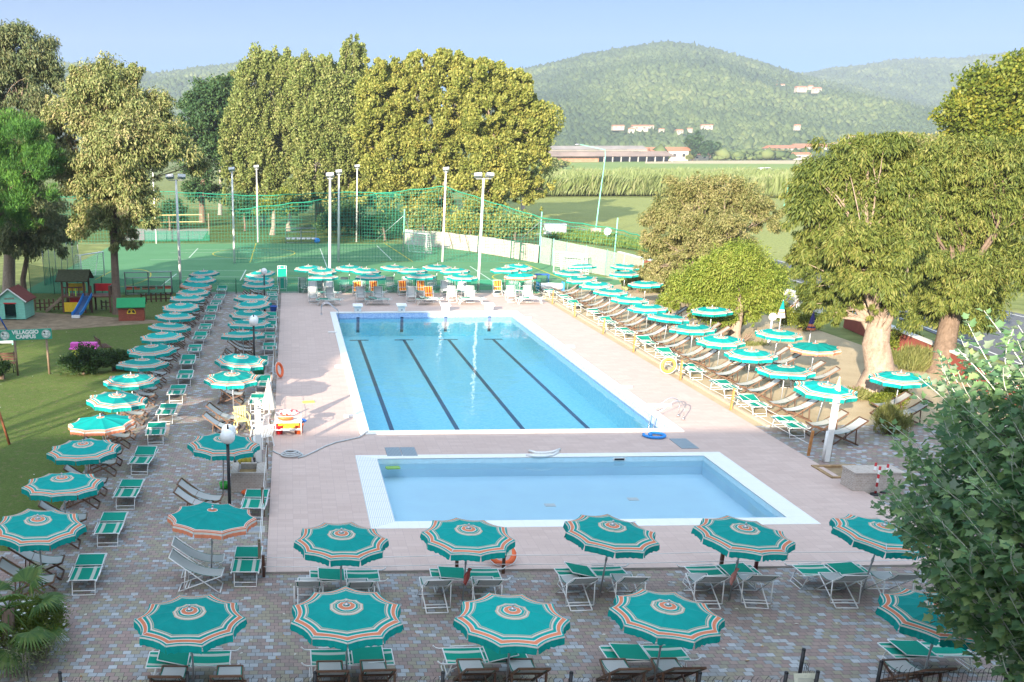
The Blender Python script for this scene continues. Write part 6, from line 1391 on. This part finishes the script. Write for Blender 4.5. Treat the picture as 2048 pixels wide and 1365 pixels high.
# ---- near leafy tree at the lower right: lobed leaves with pale undersides on upright twigs
def near_poplar():
    cc=AD(2182,1030,14.8); P0=Vector((cc.x,cc.y,0)); rt=T('white_poplar','leafy tree with lobed green leaves and silvery shoots at the lower right','tree',P0)
    RX,RZ=2.2,3.1; zc=cc.z
    b=MB(); b.tube([(0,0,-.2),(.05,0,1.5),(-.05,.1,3.5),(.1,.05,5.0),(.05,0,zc+1.6)],[.20,.16,.12,.08,.03],10,cap=False)
    tw=MB(); shoots=[]
    for k in range(860):
        u=Vector((random.gauss(0,1),random.gauss(0,1),random.gauss(0,1))).normalized(); f=(.35+.67*random.random()**.45)*(1+.10*math.sin(u.x*5+u.z*7)+.06*math.cos(u.y*9-u.z*4))
        s=Vector((u.x*RX*f,u.y*RX*f,zc+u.z*RZ*f-.35)); d=(Vector((u.x*.55,u.y*.55,.8+.35*random.random()))+Vector((-.62,.05,.1))).normalized()
        shoots.append((s,d,random.uniform(.5,1.25)))
    for k in range(45):
        a=random.uniform(0,6.283); z=random.uniform(.6,zc+1); u=Vector((math.cos(a),math.sin(a),0))*RX*.8; limb(b,(0,0,z),(u.x,u.y,z+1.1),.045,.01,.1,5,5)
    Cs=[];Ds=[];Ss=[];
    for s,d,L in shoots:
        bend=Vector((random.gauss(0,.2),random.gauss(0,.2),.12)); pts=[s+d*L*t+bend*L*t*t for t in (0,.25,.5,.75,1.0)]; tw.tube(pts,[.010,.009,.0075,.006,.004],4,cap=False)
        n=int(L*23)
        for j in range(n):
            t=(j+.5)/n; p=s+d*L*t+bend*L*t*t; a=j*2.4+random.random(); o=d.orthogonal().normalized(); o=(o*math.cos(a)+d.cross(o)*math.sin(a)); 
            size=(.135*(1-.5*t**2.2)+.025)*random.uniform(.8,1.25); ax=(o*.9+d*(.15+.9*t*t)+Vector((0,0,-.12 if t<.6 else .2))).normalized()
            Cs.append(p+ax*size*.35); Ds.append(ax); Ss.append(size)
    C=np.array(Cs);D=np.array(Ds);S=np.array(Ss)[:,None]; n=len(C)
    nr=norm(np.array([0,0,1.])+rand_unit(n)*.55); w=norm(np.cross(D,nr)); nn=np.cross(w,D)
    # maple-like outline in (along, across, lift)
    O_=[(0,0,0),(.14,.36,.05),(.32,.30,.02),(.50,.54,.12),(.62,.26,.03),(1.0,0,-.16),(.62,-.26,.03),(.50,-.54,.12),(.32,-.30,.02),(.14,-.36,.05)]
    V=np.empty((n,10,3))
    for i,(u,v,l) in enumerate(O_): V[:,i]=C+D*S*u*1.15+w*S*v*1.1+nn*S*l
    F=np.arange(n*10,dtype=np.int32).reshape(n,10)
    # split in two halves along the midrib so each leaf folds a little
    F=np.concatenate([F[:,[0,1,2,3,4,5]],F[:,[5,6,7,8,9,0]]])
    t=NT('white_poplar_leaves'); i=t.island(); p=t.pos('Object'); nz=t.noise(p,.9,3,.5)
    c=t.ramp(t.math('ADD',t.math('MULTIPLY',i,.6),t.math('MULTIPLY',nz,.5)),[(.2,(.075,.17,.10)),(.42,(.12,.245,.125)),(.62,(.19,.33,.15)),(.82,(.33,.46,.19))])
    bf=t.n('ShaderNodeNewGeometry').outputs['Backfacing']; cc=t.mix(bf,c,(.30,.37,.29)); s_=t.bsdf(cc,.42,.45); tl=t.n('ShaderNodeBsdfTranslucent'); t.l(t.mix(.4,c,(.25,.42,.03)),tl.inputs[0]); m=t.n('ShaderNodeMixShader'); m.inputs[0].default_value=.42; t.l(s_.outputs[0],m.inputs[1]); t.l(tl.outputs[0],m.inputs[2])
    b.build('trunk',B_GREY,rt,True); tw.build('twigs',simple('silvery_twig',(.60,.61,.55),.6,.2),rt,True); npmesh('crown',V.reshape(-1,3),F,t.done(m),rt)
near_poplar()
# ================================================================ fields, village, hills
def fsheet(name,px,z,mat): return sheet(name,[(G(a,b).x,G(a,b).y) for a,b in px],z,mat)
fsheet('field',[(900,478),(1085,470),(1090,470),(1340,500),(1600,545),(1720,480),(1600,400),(1560,396),(1090,396),(900,430)],-.010,M_FIELD)
fsheet('far_field',[(1000,352),(1560,360),(2100,372),(2100,326),(1000,321)],-.006,lawn_mat('far_field_grass',(.17,.25,.07),(.21,.29,.08),(.26,.33,.10),(.33,.34,.15),.06,.72))
fsheet('straw_field',[(1290,327.5),(2100,329),(2100,320),(1290,322)],.0,simple('straw',(.50,.42,.26),.95,.05,var=.1,scale=.05))
fsheet('back_lawn',[(-200,484),(760,486),(820,470),(760,430),(300,415),(-200,415)],-.016,M_LAWN)
# reeds: one dense uncountable belt
def reeds(name,pxl,n,h,mat,w=.10):
    A=[G(*p) for p in pxl[0]]; B=[G(*p) for p in pxl[1]]; ca=np.array([[p.x,p.y] for p in A]); cb=np.array([[p.x,p.y] for p in B]); m=len(ca)-1
    u=RS.uniform(0,m,n); i=np.minimum(u.astype(int),m-1); f=(u-i)[:,None]; t=(RS.uniform(size=(n,1))**1.6)
    P=(ca[i]*(1-f)+ca[i+1]*f)*(1-t)+(cb[i]*(1-f)+cb[i+1]*f)*t
    hh=h*RS.uniform(.6,1.12,(n,1))*(1+.12*np.sin(P[:,:1]*.5)); an=RS.uniform(0,6.28,n); d=np.stack([np.cos(an),np.sin(an)],-1)*w*RS.uniform(.6,1.6,(n,1)); ln=RS.normal(size=(n,2))*.22*hh+np.array([.18,0])*hh
    V=np.zeros((n,4,3)); z0=RS.uniform(0,.55,(n,1))*hh
    V[:,0,:2]=P-d*.5; V[:,0,2:]=z0; V[:,1,:2]=P+d*.5+ln*.5; V[:,1,2:]=z0+(hh-z0)*.55; V[:,2,:2]=P+ln; V[:,2,2:]=hh; V[:,3,:2]=P-d*.5+ln*.5; V[:,3,2:]=z0+(hh-z0)*.5
    return tag(npmesh(name,V.reshape(-1,3),np.arange(n*4).reshape(n,4),mat),kind='stuff')
L_REED=leaf_mat('reed_blades',[(.15,.19,.07),(.21,.27,.10),(.27,.32,.14),(.36,.35,.2)],.35,.6,.05)
reeds('reeds',([(1060,394),(1250,393),(1420,394),(1540,396),(1640,398)],[(1060,372),(1250,371),(1420,372),(1540,378),(1640,384)]),60000,4.3,L_REED,.42)
reeds('weeds',([(1090,478),(1190,490),(1290,505),(1345,515)],[(1100,462),(1190,474),(1290,490),(1345,500)]),7000,.9,leaf_mat('roadside_weeds',[(.09,.14,.03),(.13,.2,.04),(.17,.24,.05),(.22,.26,.09)],.35,.6,.3),.16)
g=G(1114,338); tree('field_bush','small round bush alone in the far field','shrub',(g.x,g.y,0),[(Vector((g.x,g.y,1.5)),(6,4,2.2))],1500,L_POP,B_BRN,.1,(1.3,.8,0,.2),.4,40,.3,inner=.2,seed=71)
# village
M_PLASTER=simple('cream_plaster',(.52,.46,.37),.85,.1,var=.06,scale=.4); M_PLAST2=simple('white_plaster',(.54,.50,.44),.85,.1,var=.05,scale=.4)
M_TERR=simple('terracotta_roof',(.46,.20,.11),.85,.1,var=.18,scale=.8); M_RUST=simple('rusty_sheet_roof',(.30,.26,.23),.7,.2,var=.25,scale=.12); M_WIN=simple('dark_window',(.03,.035,.045),.25,.5)
def house(px,py,w,h,label,d=None,roof=M_TERR,wall=M_PLASTER,dist=None,wins=3,rise=.28,z=0.0):
    g=G(px,py) if dist is None else AD(px,py,dist)
    zb=0 if dist is None else g.z+2.5
    r=T('village_house',label,'house',(g.x,g.y,zb),random.uniform(-.25,.25)); dep=(g-CAMP).dot(_F); W_=w*dep/FPX; H_=(h+(0 if dist is None else 1.2))*dep/FPX; D_=d or W_*.6; hw=H_*(1-rise)
    b=MB(); b.box((0,0,hw/2-1),(W_,D_,hw+2)); b.build('wall',wall,r)
    b=MB(); e=W_*.04; 
    vs=[(-W_/2-e,-D_/2-e,hw),(W_/2+e,-D_/2-e,hw),(W_/2+e,D_/2+e,hw),(-W_/2-e,D_/2+e,hw),(-W_/2-e,0,H_),(W_/2+e,0,H_)]
    b.add(vs,[(0,1,5,4),(2,3,4,5),(1,2,5),(3,0,4),(3,2,1,0)]); b.build('roof',roof,r)
    for k in range(wins):
        b=MB(); xx=-W_/2+W_*(k+.5)/wins; b.box((xx,-D_/2-.03,hw*.55),(W_/wins*.32,.06,hw*.3)); b.build('window',M_WIN,r)
    return r
# barn with long rusty roofs
g=G(1085,325); g2=G(1300,322); dep=(g-CAMP).dot(_F); L=(g2.x-g.x); k=dep/FPX
r=T('long_barn','long low barn with two rusty roofs at the far side of the field','barn',(g.x,g.y,0))
b=MB(); b.box((L*.22,6,2.1),(L*.42,12,4.2)); b.build('wall',simple('brick_wall',(.44,.24,.15),.9,.1,var=.2,scale=.5),r)
b=MB(); b.quad((-1,-4,3.9),(L*1.0,-4,3.6),(L*.98,10,6.9),(-1,10,7.1)); b.quad((-1,-4,3.7),(L,-4,3.4),(L*.98,10,6.7),(-1,10,6.9)); b.build('roof',simple('mixed_sheet_roof',(.30,.22,.17),.7,.2,var=.3,scale=.06),r)
b=MB(); b.quad((-4,12,8.3),(L*.84,12,8.1),(L*.84,22,10.6),(-4,22,10.8)); b.quad((-4,12,8.1),(L*.84,12,7.9),(L*.84,12,7.2),(-4,12,7.3)); b.build('upper_roof',M_RUST,r)
for kk in range(9): b=MB(); b.box((L*(.46+.065*kk),-3,1.8),(.7,.7,3.7)); b.build('pillar',M_CONC,r)
b=MB(); b.box((L*.72,9,2.6),(L*.56,.5,5)); b.build('rear_wall',M_WIN,r)
hs=[(1290,318,62,22,'orange-roofed house right of the long barn',3),(1335,322,70,26,'wide house with an orange roof and white gable beside the barn',4),(1398,321,30,14,'small orange-roofed house behind the dark round tree',2),(1205,302,44,13,'low house with orange roof beyond the barn roof',3),(1161,303,20,14,'boxy pale house beyond the barn roof',1),(1565,312,64,20,'long white house with orange roof at the right of the fields',5),(1615,311,58,22,'white house with orange roof nearest the weeping trees',4),(1600,320,34,14,'small white house in front of the long white house',2),(1480,312,40,9,'low grey shed in the middle of the plain',2),(1508,312,24,9,'low pale barn beside the grey shed',1),(1110,300,26,10,'small pale house left beyond the barn',2)]
for a in hs: house(a[0],a[1],a[2],a[3],a[4],wins=a[5],wall=M_PLAST2 if 'white' in a[4] else M_PLASTER,roof=M_RUST if 'shed' in a[4] else M_TERR)
for k,(px,py,rx,ry,lab,mt) in enumerate([(1385,322,24,26,'tall round dark tree behind the orange-roofed house',L_DARK),(1419,320,20,17,'dark round tree right of the tall one in the village',L_DARK),(1300,318,15,9,'dark bushy tree between barn and house',L_DARK),(1370,322,16,9,'olive bushes below the tall round tree',L_POP),(1126,304,22,12,'umbrella pine beyond the barn',L_PINE),(1550,318,30,8,'grey-green bushes in front of the white houses',L_PEP),(1060,308,20,14,'dark tree behind the left end of the barn',L_DARK)]):
    g=G(px,py); dep=(g-CAMP).dot(_F); q=dep/FPX; tree('village_tree',lab,'tree',(g.x,g.y,0),[(Vector((g.x,g.y,ry*q*1.15)),(rx*q*.8,rx*q*.6,ry*q*.85)),(Vector((g.x+rx*q*.3,g.y-2,ry*q*.8)),(rx*q*.7,rx*q*.5,ry*q*.6))],2600,mt,B_BRN,.5,(2.2,1.6,0,.2),.3,40,.4,inner=.4,seed=80+k)
# cars and poles on the far road
M_CARW=simple('white_car_paint',(.72,.73,.74),.2,.5); M_CARD=simple('dark_car_paint',(.03,.035,.045),.2,.6)
def car(px,py,mat,label,s=1.0):
    g=G(px,py); r=T('parked_car',label,'car',(g.x,g.y,0),.1); r.scale=(s,s,s)
    b=MB(); pr=[(-2.1,.35),(-2.1,.8),(-1.5,.9),(-.9,1.4),(.7,1.42),(1.35,.95),(2.05,.8),(2.1,.35)]
    n=len(pr); vs=[(x,-.82,z) for x,z in pr]+[(x,.82,z) for x,z in pr]; b.add(vs,[tuple(range(n)),tuple(range(2*n-1,n-1,-1))]+[(i,n+i,n+(i+1)%n,(i+1)%n) for i in range(n)]); b.build('body',mat,r,bevel=.06)
    b=MB(); b.add([(-1.3,-.83,.93),(-.85,-.83,1.34),(.65,-.83,1.35),(1.2,-.83,.95)],[(0,1,2,3)]); b.build('window',M_WIN,r)
    for x in(-1.3,1.3):
        for s_ in(-1,1): b=MB(); b.lathe([(0,-.1),(.33,-.1),(.33,.1),(0,.1)],14); b.v=[(v[0]+x,v[2]+s_*.78,v[1]+.33) for v in b.v]; b.build('wheel',M_BLACK,r,True)
car(1527,351,M_CARW,'white car on the far road above the reeds',1.9); car(1556,361,M_CARD,'dark car on the far road behind the weeping tree',1.7)
for px,py,t,lab in [(1552,366,340,'short pale pole beside the dark car'),(1568,412,372,'thin green pole left of the weeping tree')]:
    g=G(px,py); dep=(g-CAMP).dot(_F); b=MB(); b.tube([(0,0,0),(.3,0,(py-t)*dep/FPX)],.12,6); one(b,'field_pole',M_TURQ,lab,'pole',(g.x,g.y,0),smooth=True)
for k,(px,py,h_) in enumerate([(1122,300,12),(1145,299,11),(1170,300,13),(1258,300,12),(1330,298,12),(1440,302,13),(1523,309,14),(1480,318,10)]):
    g=G(px,py); dep=(g-CAMP).dot(_F); b=MB(); b.tube([(0,0,0),(0,0,h_*dep/FPX)],.28,5); b.box((0,0,h_*dep/FPX),(3,.3,.3)); one(b,'utility_pole',M_CONC,'thin utility pole, '+ORD[k]+' from the left beyond the fields' if k<7 else 'thin utility pole in front of the grey shed','utility pole',(g.x,g.y,0),group='utility poles beyond the fields')
# ---- hills
def hill_mat():
    t=NT('wooded_hillside'); p=t.wpos(); n=t.noise(p,.004,5,.6); n2=t.noise(p,.06,4,.65)
    c=t.ramp(n,[(.3,(.045,.075,.03)),(.5,(.075,.105,.04)),(.68,(.12,.145,.06))]); c=t.mix(.4,c,t.ramp(n2,[(.3,(.03,.05,.02)),(.7,(.13,.16,.06))])); return t.done(t.bsdf(c,.95,.05))
M_HILL=hill_mat()
def vnoise(x,y,s,seed):
    v=np.zeros_like(x); a=1.0; f=1.0/s
    for o in range(5):
        ph=seed*1.7+o*2.3
        v+=a*(np.sin(x*f*1.3+ph+1.7*np.sin(y*f*.9+ph))*np.cos(y*f*1.1-ph+1.3*np.sin(x*f*.7-ph))); a*=.5; f*=2.03
    return v/1.9
def hill(name,sil,d0,d1,back,bump,ntree,seed,tsize,yb=None):
    """sil: silhouette (px,py); the slope climbs from forward distance d0 to the ridge at d1"""
    xs=np.linspace(sil[0][0],sil[-1][0],170); ys=np.interp(xs,[s[0] for s in sil],[s[1] for s in sil])
    ts=np.concatenate([np.linspace(0,1,60),1+np.linspace(.04,1,14)*back])
    dirs=np.array([list(ray(a,CY-FPX*math.tan(TH)+0)) for a in xs]); dirs=dirs[:,:2]/dirs[:,1:2]
    rid=np.array([list(ray(a,b)) for a,b in zip(xs,ys)]); slope=rid[:,2]/rid[:,1]
    dd=d0+(d1-d0)*ts; X=dirs[:,0][:,None]*dd[None,:]; Y=np.broadcast_to(dd[None,:],X.shape).copy()
    zr=CAMH+slope[:,None]*d1-8
    prof=np.where(ts<=1,(ts**1.15)*(1.6-.6*ts),1-((ts-1)/back)**1.5*1.0)
    edge=np.minimum(1,np.minimum((xs-xs[0])/60+.0,(xs[-1]-xs)/60+.0))[:,None]
    Z=zr*prof[None,:]*np.clip(edge,0,1)
    w=np.where(ts<=1,np.sin(np.pi*np.clip(ts,0,1))**.8,.15)[None,:]
    Z=Z+w*bump*vnoise(X,Y,260,seed)+w*bump*.35*vnoise(X,Y,70,seed+3); Z=np.maximum(Z,-3); Z[:,0]=-4; Z[:,-1]=-4
    nx,nt=X.shape; V=np.stack([X,Y,Z],-1).reshape(-1,3); i,j=np.meshgrid(np.arange(nx-1),np.arange(nt-1),indexing='ij'); a=(i*nt+j).ravel(); F=np.stack([a,a+nt,a+nt+1,a+1],-1)
    S_(npmesh(name,V,F,M_HILL,smooth=True))
    # woods on the slope: rough crowns with trunks' shade between them
    n=ntree; u=RS.uniform(0,nx-1.001,n); t=RS.uniform(0,60,n); iu=u.astype(int); it=np.minimum(t.astype(int),nt-2); fu=u-iu; ft=t-it
    Q=lambda A:(A[iu,it]*(1-fu)+A[iu+1,it]*fu)*(1-ft)+(A[iu,it+1]*(1-fu)+A[iu+1,it+1]*fu)*ft
    px_,py_,pz_=Q(X),Q(Y),Q(Z); keep=(vnoise(px_,py_,180,seed+9)>-.75)&(pz_>-1); px_,py_,pz_=px_[keep],py_[keep],pz_[keep]; n=len(px_)
    sz=tsize*RS.uniform(.55,1.35,n)
    base=np.array([(math.cos(k*1.2566)*r_,math.sin(k*1.2566)*r_,z_) for z_,r_ in ((.1,.45),(.75,.85)) for k in range(5)]+[(0,0,1.2)])
    fc=[];
    for k in range(5): m=(k+1)%5; fc+=[(k,m,5+m),(k,5+m,5+k),(5+k,5+m,10)]
    Vv=base[None]*sz[:,None,None]*(1+.22*RS.normal(size=(n,11,1)))*np.array([.62,.62,.95]); Vv+=np.stack([px_,py_,pz_],-1)[:,None,:]
    Ff=(np.array(fc)[None]+(np.arange(n)*11)[:,None,None]).reshape(-1,3)
    return tag(npmesh(name+'_woods',Vv.reshape(-1,3),Ff,M_WOODS,smooth=True),kind='stuff')
def woods_mat():
    t=NT('hill_tree_crowns'); p=t.wpos(); n=t.noise(p,.0045,5,.62,.6); n2=t.noise(p,.02,4,.6); i=t.island()
    f=t.math('ADD',t.math('ADD',t.math('MULTIPLY',n,1.5),t.math('MULTIPLY',n2,.35)),t.math('SUBTRACT',t.math('MULTIPLY',i,.28),.62))
    return t.done(t.bsdf(t.ramp(f,[(.1,(.045,.075,.036)),(.38,(.07,.105,.042)),(.6,(.115,.155,.055)),(.85,(.19,.215,.085))]),.9,.05))
M_WOODS=woods_mat()
hill('hill',[(860,175),(940,160),(1040,144),(1110,128),(1150,117),(1200,109),(1250,99),(1300,92),(1345,94),(1400,103),(1460,119),(1520,135),(1580,152),(1640,167),(1720,184),(1800,204),(1880,224),(1980,245),(2100,262)],1250,2500,.8,26,85000,1,8.6)
hill('far_hill',[(1440,178),(1520,163),(1580,153),(1640,141),(1700,134),(1760,124),(1830,121),(1900,119),(1970,110),(2048,104),(2150,112),(2300,140)],2300,3600,.6,24,46000,4,11)
hill('left_hill',[(-260,170),(-120,145),(0,140),(130,131),(200,134),(260,143),(320,151),(345,148),(400,138),(450,134),(500,130),(560,136),(620,140),(700,150),(800,170),(900,200)],1500,2700,.6,26,50000,7,9.5)
# villas on the hillside
for k,(px,py,w,h,d,lab) in enumerate([(1518,174,9,5,1880,'tiny villa right of the highest pale villa'),(1545,172,14,5,1900,'cream villa between the two hillside house groups'),(1620,181,9,5,1780,'tiny house behind the largest pale hillside building'),(1262,268,12,6,1320,'small house with orange roof left of the cluster house'),(1300,261,12,5,1345,'little villa above the cluster house at the hill foot'),(1700,283,14,6,1250,'small white house low on the plain before the far right hill'),(1498,172,18,6,1900,'pale villa highest on the hillside'),(1475,166,20,5,1950,'orange-roofed villas left of the highest pale villa'),(1600,186,20,8,1750,'largest pale building on the hill shoulder'),(1632,188,16,8,1750,'pale villa right of the largest hillside building'),(1560,178,14,5,1850,'small villa between the hillside houses'),(1235,262,22,6,1330,'orange-roofed house at the foot of the hill, leftmost'),(1278,265,30,9,1330,'cluster house with orange roof at the foot of the hill'),(1322,268,10,5,1320,'tiny house at the foot of the hill'),(1412,261,22,6,1340,'long low house at the foot of the hill'),(1378,268,10,6,1320,'small house left of the long low house'),(1593,262,11,7,1330,'white house with red roof alone below the woods'),(1357,272,14,7,1300,'house with orange roof low on the plain')]): house(px,py,w,h,lab,dist=d,wins=2)
# belt of pines and hedges on the far plain
n=11000; d=RS.uniform(760,1300,n); pxs=RS.uniform(-400,2300,n); dirs=np.array([list(ray(a,281)) for a in pxs]); X=dirs[:,0]/dirs[:,1]*d; kp=(vnoise(X,d,120,3)>-.15)&~((pxs>1060)&(pxs<1700)&(d<760)); X=X[kp]; d=d[kp]; n=len(d); sz=RS.uniform(3,7.5,n)
base=np.array([(math.cos(k*1.2566)*r_,math.sin(k*1.2566)*r_,z_) for z_,r_ in ((.25,.75),(.62,.9)) for k in range(5)]+[(0,0,.92),(0,0,.05)]); fc=[]
for k in range(5): m=(k+1)%5; fc+=[(k,m,5+m),(k,5+m,5+k),(5+k,5+m,10),(m,k,11)]
Vv=base[None]*sz[:,None,None]*(1+.3*RS.normal(size=(n,12,1)))*np.array([.8,.8,1.0])+np.stack([X,d,np.zeros(n)],-1)[:,None,:]
tag(npmesh('tree_belt',Vv.reshape(-1,3),(np.array(fc)[None]+(np.arange(n)*12)[:,None,None]).reshape(-1,3),M_WOODS,smooth=True),kind='stuff')
# ---- the hotel the photograph is taken from: its roof line shades the near paving
r=T('hotel_building','cream hotel block behind the camera whose shade covers the near paving','hotel',(6,-7.4,0))
HH=11.55; b=MB(); b.box((0,0,HH/2),(74,12.4,HH)); b.build('wall',M_PLASTER,r)
b=MB(); b.box((0,0,HH+.003),(74.5,12.44,.12)); b.build('roof',M_CONC,r)
for fl in range(3):
    for k in range(16):
        xx=-34.5+4.6*k
        b=MB(); b.box((xx,6.235,1.5+3.6*fl),(1.5,.06,2.1)); b.build('window',M_WIN,r)
# ================================================================ light, air, render
SUN_EL, SUN_DIR = 15.0, (-.488,-.873)
sd=bpy.data.lights.new('sun','SUN'); sd.energy=3.9; sd.angle=R(.55); sd.color=(1.0,.87,.70)
so=bpy.data.objects.new('sun',sd); COL.objects.link(so); c_=math.cos(R(SUN_EL)); to=Vector((SUN_DIR[0]*c_,SUN_DIR[1]*c_,math.sin(R(SUN_EL))))
so.rotation_euler=(-to).to_track_quat('-Z','Y').to_euler()
w=bpy.data.worlds.new('World'); sc.world=w; w.use_nodes=True; nt=w.node_tree; nt.nodes.clear()
def skytex(air,dust,oz):
    k=nt.nodes.new('ShaderNodeTexSky'); k.sky_type='NISHITA'; k.sun_disc=False; k.sun_elevation=R(SUN_EL); k.sun_rotation=math.atan2(SUN_DIR[0],SUN_DIR[1])
    k.air_density=air; k.dust_density=dust; k.ozone_density=oz; return k.outputs[0]
def skmix(a,c,blend,fac=None):
    m=nt.nodes.new('ShaderNodeMix'); m.data_type='RGBA'; m.blend_type=blend
    if fac is None: m.inputs[0].default_value=1
    else: nt.links.new(fac,m.inputs[0])
    nt.links.new(a,m.inputs[6])
    if isinstance(c,tuple): m.inputs[7].default_value=c+(1,)
    else: nt.links.new(c,m.inputs[7])
    return m.outputs[2]
# low sky dimmed; unseen sky overhead brightened and warmed as added fill light
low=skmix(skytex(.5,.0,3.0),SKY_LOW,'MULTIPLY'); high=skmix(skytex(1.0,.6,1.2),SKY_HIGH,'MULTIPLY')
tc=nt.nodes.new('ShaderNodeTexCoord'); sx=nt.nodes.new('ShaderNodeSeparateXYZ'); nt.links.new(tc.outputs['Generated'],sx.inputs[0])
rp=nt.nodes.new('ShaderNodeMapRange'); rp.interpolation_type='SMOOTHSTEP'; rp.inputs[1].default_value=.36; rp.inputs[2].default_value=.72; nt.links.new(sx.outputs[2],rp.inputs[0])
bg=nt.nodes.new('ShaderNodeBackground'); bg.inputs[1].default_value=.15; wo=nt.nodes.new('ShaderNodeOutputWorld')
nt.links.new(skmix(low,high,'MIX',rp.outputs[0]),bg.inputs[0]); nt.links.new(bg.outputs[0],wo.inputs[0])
# haze: one closed box of even air round the camera and everything on the plain
hm=bpy.data.materials.new('thin_air'); hm.use_nodes=True; nt=hm.node_tree; nt.nodes.clear(); o=nt.nodes.new('ShaderNodeOutputMaterial'); v=nt.nodes.new('ShaderNodeVolumePrincipled')
v.inputs['Color'].default_value=(.80,.88,1.0,1); v.inputs['Density'].default_value=HAZE; v.inputs['Anisotropy'].default_value=.25; nt.links.new(v.outputs[0],o.inputs['Volume'])
if HAZE>0:
    b=MB(); b.box((400,1900,195),(7000,4400,400)); tag(b.build('haze',hm),kind='stuff')
sc.render.engine='CYCLES'; cy=sc.cycles
cy.max_bounces=6; cy.diffuse_bounces=3; cy.glossy_bounces=3; cy.transmission_bounces=4; cy.transparent_max_bounces=24; cy.volume_bounces=0; cy.caustics_reflective=False; cy.caustics_refractive=False
cy.use_denoising=True; cy.denoiser='OPENIMAGEDENOISE'; cy.sample_clamp_indirect=6
sc.view_settings.view_transform='Standard'; sc.view_settings.look='None'; sc.view_settings.gamma=1; sc.view_settings.exposure=EXPO
